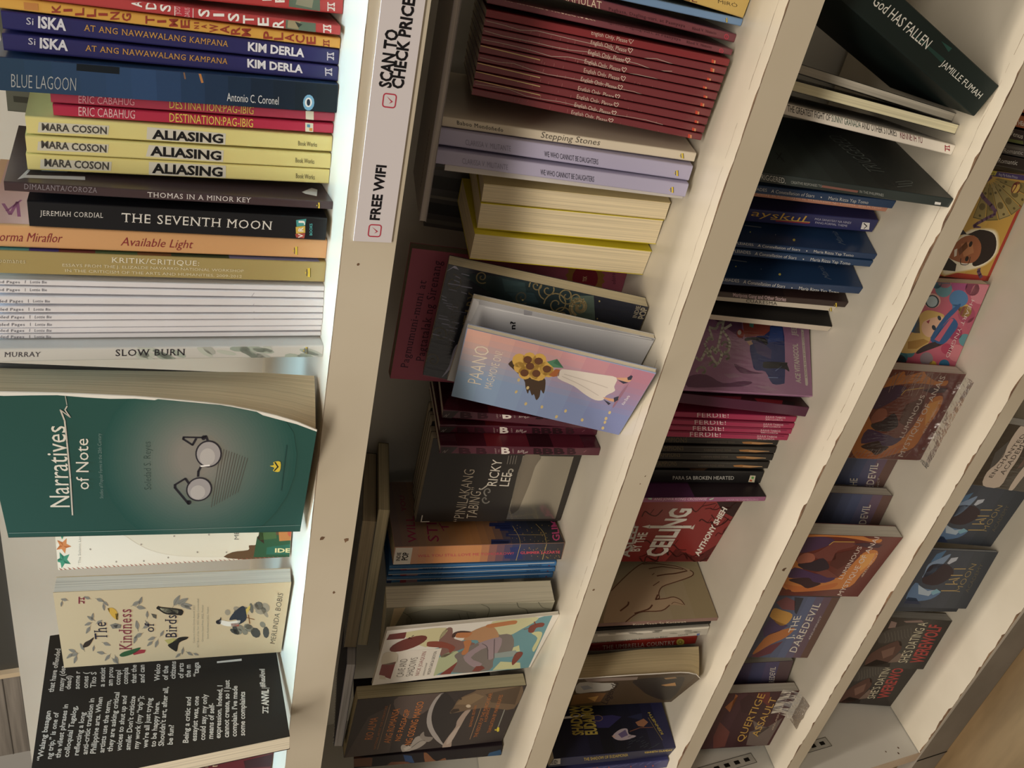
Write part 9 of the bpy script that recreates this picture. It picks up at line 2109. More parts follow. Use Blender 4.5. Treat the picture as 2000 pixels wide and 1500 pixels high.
   ["T","f","DAREDEVIL",[-13.1,9.9],[33.1,18.6],[-13.1,17.8],"d8cfc0","e"]],'c9c3b4',{}),
 ('D10',4,'F',[-465.15,26.38,-0.1455,-0.0192,0.023,91.15,14.0,127.0],'6a231fg','dark red cover with orange flames, unwrapped, in the middle of its shelf',None,
  [["Q","f","d07a34",1.0,31.4,151.2,39.0,138.3,48.0,140.2,54.8,102.6,50.8,98.6,56.5,82.8,51.9,77.3,54.2,58.6,50.3,52.3,42.5,34.2,42.4,21.1,37.3,20.5,38.3,30.9,42.8,59.0,42.9,86.5,39.0,109.6,33.0,115.1,-13.2,70.0,-15.4,38.0,22.0,29.7,25.6,16.3,10.6,11.4,-9.9,15.0,-29.3,17.3,-34.8,39.4,-39.0,73.3,-34.3,79.9,-29.8,91.9],
   ["Q","f","4a2c54",2.0,39.4,101.5,43.0,84.5,39.5,69.0,32.1,70.6,25.9,78.2,19.4,94.1,29.1,105.0],
   ["Q","f","7a3a34",3.0,19.5,90.0,20.0,79.5,32.1,70.6,36.6,68.6,37.5,47.7,30.3,45.0,23.8,57.9,12.0,54.0,8.7,61.1,12.7,73.9],
   ["Q","f","a85c48",4.0,11.9,93.8,19.5,90.0,18.4,80.9,11.2,75.3,5.0,78.7,4.6,89.3],
   ["P","f","5c241f",3.0,20.8,58.5,27.7,38.2,12.8,33.6,-3.0,44.2,2.8,55.9],
   ["Q","f","2e2030",4.0,3.1,89.6,6.6,77.3,13.0,67.5,-0.3,54.4,-6.7,60.0,-4.2,78.7],
   ["Q","f","4a2c5c",4.0,-17.0,90.1,-1.6,90.7,-10.0,65.0,-15.4,40.2,-23.7,47.2,-22.5,61.2,-16.4,69.6],
   ["P","f","7a3a34",5.0,-8.4,65.8,-3.4,55.1,-15.3,35.8,-15.7,48.9],
   ["Q","f","3a1e26",5.0,-20.1,88.6,-16.4,69.6,-22.5,61.2,-25.4,50.8,-32.9,61.7,-27.6,72.0],
   ["L","f","e0b04a",6.0,0.84,32.1,70.6,36.6,68.6,37.3,47.1],
   ["Q","f","c8682c",2.0,-26.5,91.2,-29.4,77.8,-30.3,55.1,-23.3,34.0,-33.1,38.0,-38.1,73.7],
   ["P","f","e29a48",2.0,19.0,31.4,22.6,16.8,7.4,14.1,-5.2,18.6],
   ["P","f","4a2c3a",5.0,34.6,47.3,36.6,36.4,34.6,15.7,30.0,17.6,30.2,31.9],
   ["T","f","LUMINOUS",[-17.6,31.8],[30.8,35.3],[-16.9,36.6],"e0cfc4","s"],
   ["T","f","MYSTIQUE OF ANAIS",[-43.4,19.1],[49.5,24.8],[-42.4,24.8],"e0cfc4","s"],
   ["T","f","4REUMINCT",[-14.2,11.3],[22.7,13.4],[-13.3,13.7],"d8b8a0","s"]],'cfc9ba',{}),
 ('D11',4,'F',[-574.89,50.96,-0.0001,-0.014,0.0114,90.74,13.0,127.0],'6a5366g','violet and blue cover with two-line white title, fully visible',None,
  [["B","f",1,0,0,1,0,1,14,[[0,"6a4a34"],[0.12,"6a5468"],[0.25,"5a6488"],[0.45,"4a5470"],[0.6,"4a4450"],[0.8,"8a5440"],[1,"8a4a38"]]],
   ["Q","f","c8903c",1.0,17.4,69.0,27.7,68.4,25.1,58.1,19.6,44.2,7.7,44.1,2.9,51.7,14.5,66.8],
   ["P","f","7c4448",1.0,36.4,69.4,43.9,60.9,38.6,48.3,25.5,44.2,26.5,58.6],
   ["Q","f","b86c34",1.0,-32.8,66.5,-9.4,58.7,0.4,34.0,-13.5,38.0,-24.7,51.6,-40.7,66.0],
   ["P","f","4c3a62",1.0,-2.1,69.8,13.0,66.2,3.2,42.3,-4.6,48.7,-14.1,64.0],
   ["P","f","6c3440",1.0,-43.9,68.4,-26.3,52.2,-19.8,39.2,-38.8,46.2,-45.3,59.4],
   ["P","f","343440",1.0,44.2,51.8,43.2,40.9,19.8,39.5,22.6,43.0],
   ["T","f","J, THE",[-16.5,29.6],[18.2,33.2],[-17.6,37.6],"ddd4c4","s"],
   ["T","f","DAREDEVIL",[-37.0,17.4],[36.0,18.1],[-35.3,26.0],"ddd4c4","e"],
   ["T","f","4REUMINCT",[-17.3,8.9],[18.4,9.4],[-16.7,11.1],"c0b8b4","s"]],'a89c8a',{}),
 ('D12',4,'F',[-676.14,52.91,0.0792,-0.1047,0.0,90.02,11.48,127.0],'574058g','violet cover seen as a narrow strip above the dark red golden-lettered cover',None,
  [["B","f",1,0,0,1,0,1,8,[[0,"5a4230"],[0.15,"54486a"],[0.3,"44466a"],[0.5,"4a3a54"],[1,"5c3440"]]],
   ["T","f","DAREDEVIL",[5.0,13.6],[37.1,18.8],[5.5,20.0],"d8cfc0","e"]],'c9c3b4',{}),
 ('D13',4,'F',[-703.83,37.58,0.0069,-0.0049,0.0616,93.2,11.48,127.0],'4a2226g','dark red cover with golden title and torn film, end of its shelf',None,
  [["B","f",1,0,0,1,0,1,8,[[0,"4a1c20"],[0.3,"3a1a20"],[0.6,"4a2830"],[1,"6a3428"]]],
   ["P","f","a05a2c",1.0,24.6,83.0,42.6,73.8,45.4,77.8,15.9,73.9],
   ["P","f","3a1c22",1.0,34.4,68.7,44.5,60.6,30.2,42.0,11.6,48.0,15.0,59.4],
   ["P","f","6c3630",1.0,-25.2,79.2,-0.0,80.1,-18.1,61.4,-44.1,58.1,-45.8,71.9],
   ["P","f","6a2420",1.0,49.4,52.5,48.6,37.1,21.3,27.2,35.8,45.1],
   ["T","f","QUERTIGE",[-37.7,37.7],[42.9,40.6],[-35.1,47.0],"c89a3c","s"],
   ["T","f","ASSAULT",[-29.6,21.7],[35.9,23.3],[-27.2,30.8],"c89a3c","s"],
   ["T","f","4REUMINCT",[-20.0,5.9],[20.3,10.2],[-18.8,8.5],"b8a08c","s"],
   ["P","f","6a5a54",4.0,-12.9,15.6,1.8,2.6,-48.5,3.6,-43.3,31.1,-19.9,35.9],
   ["P","f","6a5a54",4.0,-0.0,39.4,-12.6,19.9,-13.1,12.4,-29.4,23.8]],'c9c3b4',{}),
 ('E1',5,'F',[-361.29,41.08,-0.1395,0.0486,-0.0108,81.1,12.0,121.0],'3a332ew','dark marbled cover with pale winding ribbon on the lowest shelf',None,
  [["Q","f","c9b8a8",1.0,-38.9,81.0,-21.1,89.3,-4.8,86.8,24.4,94.6,41.6,96.0,43.2,87.7,17.1,74.3,-1.5,68.2,-15.6,66.0,-37.9,61.5],
   ["Q","f","c9b8a8",1.0,-39.5,48.8,-16.4,54.0,1.0,54.0,-0.7,47.5,-26.7,44.7,-39.4,43.7],
   ["P","f","54504c",1.0,4.4,98.7,21.7,94.9,1.0,86.3,-18.1,89.0],
   ["P","f","6a5248",1.0,-11.7,60.3,13.4,63.9,6.0,58.0,-8.1,56.7],
   ["T","f","ENCHANTED",[-27.3,78.4],[31.3,83.0],[-27.0,83.0],"3a302c","e"],
   ["T","f","ACADEMY",[-21.9,68.7],[25.1,75.7],[-21.4,74.1],"3a302c","e"]],'b8b8b8',{}),
 ('E2',5,'F',[-451.61,69.18,-0.0173,0.0155,0.0,83.01,13.0,121.0],'3b4558g','grey-blue cover with golden runes, beside the marbled cover',None,
  [["B","f",1,0,0,1,0,1,8,[[0,"3c4048"],[0.4,"454c5a"],[0.75,"3a4454"],[1,"344058"]]],
   ["Q","f","7a94b8",2.0,-1.1,75.0,10.5,76.8,19.4,66.9,25.5,58.0,12.2,60.1,-0.2,65.4,-6.4,74.4],
   ["P","f","b8c0d0",3.0,14.0,56.0,20.6,55.0,22.7,47.3,18.1,47.1,13.0,52.8],
   ["P","f","4a74a0",2.0,23.7,74.7,29.8,65.7,19.4,66.9,13.2,75.9],
   ["Q","f","3a2c34",2.0,11.0,72.1,11.7,52.1,0.9,40.3,-13.5,50.9,-12.7,70.7,0.2,74.5],
   ["Q","f","5a7ca8",2.0,-13.6,79.2,-19.1,66.9,-20.6,53.2,-22.2,41.7,-32.5,48.6,-37.0,66.8,-33.9,78.9],
   ["P","f","a8bcd0",3.0,-15.8,74.1,-22.4,58.5,-20.3,50.7,-28.8,53.4,-27.4,67.3],
   ["P","f","7ab0c8",4.0,-23.4,54.1,-18.8,49.0,-22.2,41.7,-27.1,49.3],
   ["P","f","2c3858",2.0,-32.4,77.2,-32.8,66.7,-40.3,57.1,-40.7,77.6],
   ["L","f","b89a5c",5.0,1.28,-20.6,42.0,-19.0,24.7],
   ["L","f","b89a5c",5.0,1.22,-11.8,42.2,-10.4,28.0],
   ["L","f","b89a5c",5.0,1.22,-5.9,41.3,-2.8,30.2],
   ["L","f","b89a5c",5.0,1.18,-0.3,42.1,1.0,28.6],
   ["L","f","b89a5c",5.0,1.18,8.0,43.3,9.3,29.9],
   ["L","f","b89a5c",5.0,1.08,-4.9,31.5,-7.3,35.2,-10.4,32.0],
   ["T","f","MOON",[-20.1,18.7],[16.3,20.1],[-19.6,25.6],"a08a58","t"],
   ["T","f","ACADEMY",[-19.8,8.3],[17.1,12.1],[-19.3,13.0],"6c6450","t"]],'b0b4b8',{}),
 ('E3',5,'F',[-531.64,55.84,0.0448,-0.0254,0.003,83.01,3.57,121.0],'3b4558g','grey-blue cover with golden runes, in front of its copy',None,
  [["B","f",1,0,0,1,0,1,8,[[0,"3c4048"],[0.4,"454c5a"],[0.75,"3a4454"],[1,"344058"]]],
   ["Q","f","7a94b8",2.0,8.3,78.1,21.4,79.0,30.5,67.9,36.7,57.9,22.1,61.2,8.7,67.9,2.4,77.9],
   ["P","f","b8c0d0",3.0,23.8,56.8,31.1,55.2,32.9,46.9,27.8,47.1,22.4,53.6],
   ["P","f","4a74a0",2.0,35.9,75.6,42.0,65.7,30.5,67.9,24.3,77.8],
   ["Q","f","3a2c34",2.0,21.6,73.9,21.0,52.9,8.3,41.4,-7.1,53.8,-4.9,74.5,9.8,77.5],
   ["Q","f","5a7ca8",2.0,-5.2,83.5,-12.2,71.1,-14.7,56.8,-17.4,44.9,-28.3,53.0,-32.0,72.5,-27.8,85.0],
   ["P","f","a8bcd0",3.0,-8.0,78.3,-16.4,62.6,-14.6,54.2,-23.9,57.8,-21.3,72.2],
   ["P","f","7ab0c8",4.0,-17.8,58.0,-13.1,52.3,-17.4,44.9,-22.2,53.2],
   ["P","f","2c3858",2.0,-26.2,83.1,-27.4,72.0,-36.3,62.6,-35.4,84.2],
   ["L","f","b89a5c",5.0,1.3,-15.5,45.1,-14.9,26.7],
   ["L","f","b89a5c",5.0,1.27,-5.7,44.5,-5.2,29.5],
   ["L","f","b89a5c",5.0,1.3,0.8,43.0,3.5,31.1],
   ["L","f","b89a5c",5.0,1.3,7.0,43.4,7.6,29.2],
   ["L","f","b89a5c",5.0,1.25,16.3,44.0,16.9,29.8],
   ["L","f","b89a5c",5.0,1.15,1.2,32.6,-1.2,36.8,-4.9,33.7],
   ["T","f","MOON",[-16.5,20.6],[23.9,18.8],[-15.6,27.8],"a08a58","t"],
   ["T","f","ACADEMY",[-16.9,9.6],[24.3,10.3],[-16.0,14.5],"6c6450","t"]],'b0b4b8',{}),
 ('E3b',5,'F',[-544.82,61.61,-0.0058,-0.038,0.007,83.0,12.57,121.0],'353c48g','grey-blue cover almost hidden behind the copy with golden runes',None,
  [["B","f",1,0,0,1,0,1,3,[[0,"30343c"],[1,"3a4452"]]]],'8f949a',{}),
 ('E4',5,'F',[-638.89,57.87,0.0396,-0.0027,-0.015,80.22,12.0,121.0],'322c29g','dark cover with big red capitals, wholly visible',None,
  [["Q","f","5a3a30",1.0,-16.3,81.4,5.2,56.3,-4.9,46.0,-17.1,48.0,-31.1,53.7,-37.5,71.8,-35.3,81.7],
   ["P","f","7a5648",2.0,-12.9,69.8,-4.1,55.2,-17.4,52.3,-24.7,62.2],
   ["P","f","8a7068",2.0,23.5,77.9,35.1,78.9,33.0,70.5,25.4,69.0],
   ["P","f","8a7068",2.0,36.1,63.3,38.8,40.7,35.3,35.7,33.8,58.9],
   ["Q","f","4a443e",1.0,15.4,82.8,26.8,66.5,30.8,44.5,7.8,35.5,-3.6,47.7,5.2,56.3,0.4,69.4,1.1,80.6],
   ["P","f","7a6458",2.0,-31.0,52.6,-14.3,44.9,-16.6,38.2,-29.0,40.1],
   ["P","f","241c18",1.0,-38.1,82.6,-26.5,70.2,-30.9,49.3,-37.7,47.3],
   ["L","f","6a645a",3.0,0.5,15.7,78.6,5.6,71.8,0.3,71.5],
   ["L","f","6a645a",3.0,0.45,17.0,74.8,6.6,68.1,1.9,67.4],
   ["L","f","6a645a",3.0,0.45,18.2,71.1,7.6,64.4,3.5,63.3],
   ["L","f","6a645a",3.0,0.47,19.5,67.4,8.6,60.7,5.0,59.2],
   ["L","f","6a645a",3.0,0.47,20.8,63.6,9.6,57.0,6.6,55.2],
   ["L","f","6a645a",3.0,0.55,22.1,59.9,10.7,53.4,8.2,51.1],
   ["L","f","6a645a",3.0,0.45,23.3,56.1,11.7,49.7,9.7,47.0],
   ["L","f","6a645a",3.0,0.45,24.6,52.4,12.7,46.0,11.3,42.9],
   ["L","f","6a645a",3.0,0.45,25.9,48.6,13.7,42.3,12.9,38.8],
   ["T","f","SHE'S DATING A",[-29.7,27.5],[35.6,30.4],[-29.7,39.8],"cfc6a8","s"],
   ["T","f","WEREWOLF",[-29.3,6.0],[32.4,9.2],[-28.8,23.4],"b8403c","b"]],'b0aca4',{}),
 ('E5',5,'F',[-722.42,63.85,-0.03,0.0065,-0.0514,72.47,9.39,121.0],'322c29g','dark cover with big red capitals, partly hidden by its copy',None,
  [["Q","f","5a3a30",1.0,-12.7,73.7,14.0,54.8,3.5,45.8,-10.6,46.5,-27.0,50.0,-36.1,64.3,-34.5,72.5],
   ["P","f","7a5648",2.0,-7.8,64.4,3.6,53.3,-11.3,49.9,-20.5,57.4],
   ["P","f","8a7068",2.0,32.9,73.7,45.8,75.4,44.3,68.4,35.8,66.6],
   ["P","f","8a7068",2.0,48.3,62.8,53.3,44.8,49.7,40.5,46.1,59.1],
   ["Q","f","4a443e",1.0,23.3,77.1,37.6,64.7,44.0,47.2,18.7,38.3,4.8,47.3,14.0,54.8,7.5,65.1,7.2,74.2],
   ["P","f","7a6458",2.0,-26.9,49.2,-7.1,44.2,-9.1,38.6,-23.4,39.2],
   ["P","f","241c18",1.0,-37.8,73.1,-23.3,63.8,-26.4,46.5,-34.0,44.4],
   ["L","f","6a645a",3.0,0.52,24.0,73.7,13.1,67.4,7.1,66.8],
   ["L","f","6a645a",3.0,0.49,25.7,70.7,14.6,64.5,9.3,63.6],
   ["L","f","6a645a",3.0,0.48,27.5,67.8,16.0,61.6,11.4,60.4],
   ["L","f","6a645a",3.0,0.52,29.3,64.9,17.5,58.7,13.5,57.2],
   ["L","f","6a645a",3.0,0.49,31.0,61.9,19.0,55.8,15.7,54.1],
   ["L","f","6a645a",3.0,0.48,32.8,59.0,20.4,52.9,17.8,50.9],
   ["L","f","6a645a",3.0,0.52,34.5,56.1,21.9,50.0,19.9,47.7],
   ["L","f","6a645a",3.0,0.49,36.3,53.1,23.4,47.1,22.1,44.5],
   ["L","f","6a645a",3.0,0.48,38.1,50.2,24.8,44.2,24.2,41.3],
   ["T","f","SHE'S DATING A",[-23.1,29.0],[50.5,36.3],[-24.2,38.9],"cfc6a8","s"],
   ["T","f","WEREWOLF",[-20.6,11.7],[48.7,19.1],[-21.7,25.8],"b8403c","b"]],'b0aca4',{}),
]
A26_EDGE = [(42.9, 0.0), (42.9, 1.1), (46.6, 5.0), (53.9, 23.4), (59.3, 44.2), (62.7, 78.8), (63.4, 109.7), (62.9, 131.2), (62.9, 143.98)]
A26_BACK = [(49.7, 0.0), (50.4, 28.9), (48.3, 77.2), (46.2, 139.2), (46.2, 143.98)]
C31_EDGE = [(38.5, 0.0), (55.3, 10.5), (61.6, 23.1), (60.3, 46.6), (58.2, 79.6), (54.5, 113.4), (54.5, 127.0)]
C31_BACK = [(51.3, 0.0), (49.0, 54.7), (37.6, 98.3), (37.6, 127.0)]
CHIPS = [(1,-323.5,-6.6,2.2),(1,-326.8,-20.9,2.0),(1,-367.8,-17.8,1.1),(1,-154.7,-8.4,.8),(2,-401.5,-6.1,1.1),(2,-299.6,-15.8,.6),(2,-305.8,-13.8,.6),(3,-413.2,-11.4,2.4)]
# ------------------------------------------------------------ the shelf unit
cream = noise_mat('cream_paint', 'd3cab6', 'e2dac8', 5, .32, .03, .45)
cream2 = noise_mat('edge_paint', 'c9bda4', 'd6ccb6', 4, .45, .03, .35)
whitep = noise_mat('panel_paint', 'cfcdc4', 'dad8d0', 4, .4, .02, .4)
chip = noise_mat('bare_fibre', '5a3d2a', '8a684a', 60, .8)
metal = mat('9a9890s'); dark = mat('0c0b0am')
XL, XR, DEP = -830.0, 400.0, 186.0
unit = empty('bookcase', 'cream painted bookcase with five chipped shelf boards', 'bookcase'); unit.location = W3(0, 0, 0)
def panel_x(z): return -760.0
TH = {1: 25.3, 2: 21.3, 3: 19.4, 4: 19.9, 5: 22.0}
rnd = random.Random(4)
for k in range(1, 6):
    t, zk = BOARD[k]
    xl = panel_x(zk) + 1
    dy, dz = DEP * math.cos(t), -DEP * math.sin(t)
    yk = Y5 if k == 5 else Y0
    prof = [(yk, zk), (yk, zk - TH[k]), (yk + dy, zk + dz - TH[k]), (yk + dy, zk + dz)]
    mb = MB()
    o = Vector((0, 0, 0))
    v = [(x, y, z) for x in (xl, XR) for y, z in prof]
    mb.add(v, [(0, 1, 5, 4)], cream2)                                   # front edge
    mb.add(v, [(1, 2, 6, 5), (2, 3, 7, 6), (3, 0, 4, 7), (3, 2, 1, 0), (4, 5, 6, 7)], cream)
    # worn edge: a ragged strip of bare fibre along the upper arris
    amp = {1: .5, 2: 1.1, 3: 2.4, 4: 2.2, 5: 2.4}[k]
    x = xl + 2; top = []; bot = []; hw = hb = .3
    while x < 60:
        hw = max(0.02, min(amp, hw + rnd.uniform(-.5, .5) * amp)); hb = max(0.05, min(amp * .7, hb + rnd.uniform(-.3, .3) * amp))
        if rnd.random() < .12: hw = 0.02
        top.append((x, hw)); bot.append((x, max(hb, .45 if k > 1 else .12))); x += rnd.uniform(2, 7)
    for (xa, ha), (xb, hb_) in zip(top, top[1:]):
        mb.add([(xa, yk, zk + .06), (xb, yk, zk + .06), (xb, yk + hb_ * math.cos(t), zk - hb_ * math.sin(t) + .06), (xa, yk + ha * math.cos(t), zk - ha * math.sin(t) + .06)], [(0, 1, 2, 3)], chip)
    for (xa, ha), (xb, hb_) in zip(bot, bot[1:]):
        mb.add([(xa, yk - .06, zk), (xa, yk - .06, zk - ha * .6), (xb, yk - .06, zk - hb_ * .6), (xb, yk - .06, zk)], [(0, 1, 2, 3)], chip)
    if k in (2, 3):                                                     # glue line of the front lipping
        x = -420.0 if k == 2 else -300; yy = 10.5
        while x < 30:
            x2 = x + rnd.uniform(3, 9); y2 = 10.5 + rnd.uniform(-.5, .5); wd = rnd.choice((.0, .1, .22, .3))
            q = lambda a, b: (a, yk + b * math.cos(t), zk - b * math.sin(t) + .05)
            mb.add([q(x, yy), q(x2, y2), q(x2, y2 + wd), q(x, yy + wd)], [(0, 1, 2, 3)], chip)
            x, yy = x2, y2
    for (kk, cx, cz, r) in CHIPS:
        if kk == k:
            n = 7; pts = [(cx + r * rnd.uniform(.5, 1.2) * math.cos(a * 2 * math.pi / n), yk - .07, zk + cz + r * rnd.uniform(.4, 1.1) * math.sin(a * 2 * math.pi / n)) for a in range(n)]
            mb.add(pts, [tuple(range(n))], chip)
    mb.build('shelf_board', unit)
bp = MB(); bp.box((panel_x(-90) - 14, Y0 + DEP, FLOOR + 2), (XR, Y0 + DEP + 12, 86), whitep)
bp.build('back_panel', unit)
cn = MB(); cn.box((panel_x(0) - 14, 277, 332), (XR, Y0 + DEP + 12, 352), cream); cn.build('added_shade_board', unit)  # added board out of view, keeps the warm ceiling lamps off the top shelf
for x in (panel_x(0) - 14, -180, XR - 14):  # posts that hold up the added board
    po = MB(); po.box((x, Y0 + DEP, 86), (x + 14, Y0 + DEP + 12, 332), whitep); po.build('upright', unit)
sp = MB()
zs = [FLOOR, -891, -640, -470, -291, -90, 60]
def panel_slab(mb, z0, z1, y0, y1, thick, M):
    x0, x1 = panel_x(z0), panel_x(z1)
    v = [(x0, y0, z0), (x0, y1, z0), (x0 - thick, y1, z0), (x0 - thick, y0, z0), (x1, y0, z1), (x1, y1, z1), (x1 - thick, y1, z1), (x1 - thick, y0, z1)]
    mb.add(v, [(0, 3, 2, 1), (4, 5, 6, 7), (0, 1, 5, 4), (1, 2, 6, 5), (2, 3, 7, 6), (3, 0, 4, 7)], M)
panel_slab(sp, FLOOR + 2, 60, Y5 + 1, Y0 + DEP, 14, whitep)
for zc, yc, r in ((-819, 335, 1.5), (-804, 341, 1.2), (-825, 341, 1.4), (-655, 350, 1.2)):
    x = panel_x(zc) + .1; n = 6
    sp.add([(x, yc + r * math.cos(a * 2 * math.pi / n), zc + r * .8 * math.sin(a * 2 * math.pi / n)) for a in range(n)], [tuple(range(n))], chip)
sp.build('side_panel', unit)
ed = MB(); et = noise_mat('edge_tape', 'c2a88c', 'd2bda4', 8, .6)
panel_slab(ed, FLOOR + 40, 60, Y5 - .2, Y5 + 1, 14, et)
ed.build('panel_edge', unit)
for (z0, z1, yc) in ((-739, -652, 371), (-630, -492, 377), (-458, -315, 377)):
    st = MB(); x0, x1 = panel_x(z0), panel_x(z1)
    def sq(za, zb, ya, yb, off, M):
        xa, xb = panel_x(za) + off, panel_x(zb) + off
        st.add([(xa, ya, za), (xa, yb, za), (xb, yb, zb), (xb, ya, zb)], [(0, 1, 2, 3)], M)
    sq(z0, z1, yc - 6.2, yc + 6.2, .5, noise_mat('standard_steel', 'a9a69c', 'bdbab0', 30, .35)); sq(z0, z1, yc - 6.2, yc - 5.6, .56, mat('4a4842m')); sq(z0, z1, yc + 5.6, yc + 6.2, .56, mat('4a4842m'))
    sq(z0, z0 + .6, yc - 6.2, yc + 6.2, .56, mat('4a4842m'))
    z = z0 + 7
    while z < z1 - 10: sq(z, z + 7, yc - 2.2, yc + 2.2, .62, dark); z += 14
    st.build('slotted_standard', unit)
kb = MB(); kick = noise_mat('kick_paint', '786f63', '8c8275', 6, .6)
kb.box((panel_x(-930) - 124, Y5 - 1.5, FLOOR + 1), (XR, Y5 + 12, BOARD[5][1] - 3.2), kick)
kb.box((panel_x(-930) - 14, Y5 - 2.2, FLOOR + 1), (panel_x(-930) - 13, Y5 - 1.5, BOARD[5][1] - 3.2), dark)
kb.build('kickboard', unit)

# ------------------------------------------------------------ floor and what stands behind the unit
wood = noise_mat('floor_wood', '6c5433', '8e7049', 3, .45, .02, .4, (1, 6, 1))
fl = MB(); fl.box((-2600, -1500, FLOOR - 20), (1500, 2500, FLOOR), wood); o = tag(fl.build('floor'), kind='structure'); o.location = W3(0, 0, 0)
cab = empty('display_counter', 'grey wooden display counter with lit glass side behind the shelves', 'counter'); cab.location = W3(0, 0, 0)
wd = MB(); wd.box((-1470, 1100, FLOOR), (-1262, 1130, 330), noise_mat('grey_planks', '6f6962', '8d867d', 9, .6, .05, .3, (.4, 1, 9)))
for z in range(100, 320, 26): wd.box((-1470, 1099, z), (-1262, 1100.5, z + 1.2), mat('55504am'))
wd.build('plank_front', cab)
rl = MB(); rl.box((-1262, 1094, FLOOR), (-1252, 1130, 330), mat('cbb796m')); rl.build('frame_post', cab)
gl = MB(); gl.box((-1252, 1104, FLOOR), (-500, 1130, 330), mat('40403cg')); gl.build('glass_side', cab)
led = bpy.data.materials.new('led_glow'); led.use_nodes = True
led.node_tree.nodes['Principled BSDF'].inputs['Emission Color'].default_value = (.72, .82, 1, 1)
led.node_tree.nodes['Principled BSDF'].inputs['Emission Strength'].default_value = 2.2
lm = MB()
for i in range(60):
    x = -1245 + i * 6.0; lm.box((x, 1099, 166 + (i % 2) * 2.5), (x + 3.6, 1103, 171 + (i % 2) * 2.5), led)
lm.build('light_strip', cab)
bw = MB(); bw.box((-2600, 1500, FLOOR), (1500, 1520, 900), noise_mat('wall_paint', 'b9b9b6', 'c6c6c3', 2, .7)); o = tag(bw.build('wall_back'), kind='structure'); o.location = W3(0, 0, 0)

# ------------------------------------------------------------ the books
ROOT = {}
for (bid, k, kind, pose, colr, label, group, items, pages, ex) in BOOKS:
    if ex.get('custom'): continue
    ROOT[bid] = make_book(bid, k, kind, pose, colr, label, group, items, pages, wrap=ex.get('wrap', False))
BK = {r[0]: r for r in BOOKS}

# loose shrink film sticking out under two of the covers
def film_flap(bid, pts_x, pts_yz, seed):
    rnd_ = random.Random(seed); v = []; f = []
    for (y, z) in pts_yz:
        for x in pts_x: v.append((x + rnd_.uniform(-1, 1), y + rnd_.uniform(-.9, .3), max(1.1, z + rnd_.uniform(-.2, 1.1))))
    n = len(pts_x)
    for j in range(len(pts_yz) - 1):
        for i in range(n - 1): f.append((j * n + i, j * n + i + 1, (j + 1) * n + i + 1, (j + 1) * n + i))
    mb = MB(); mb.add(v, f, film_mat()); mb.build('plastic_wrap', ROOT[bid])
film_flap('D13', [12 + 3.5 * i for i in range(12)], [(-1.0, 22), (-2.5, 12), (-5, 5), (-9, 1.5), (-15, .9), (-22, .6)], 3)
film_flap('D7', [-46 + 4 * i for i in range(24)], [(-.8, 5), (-3, 2), (-7, .8), (-12, .6)], 5)

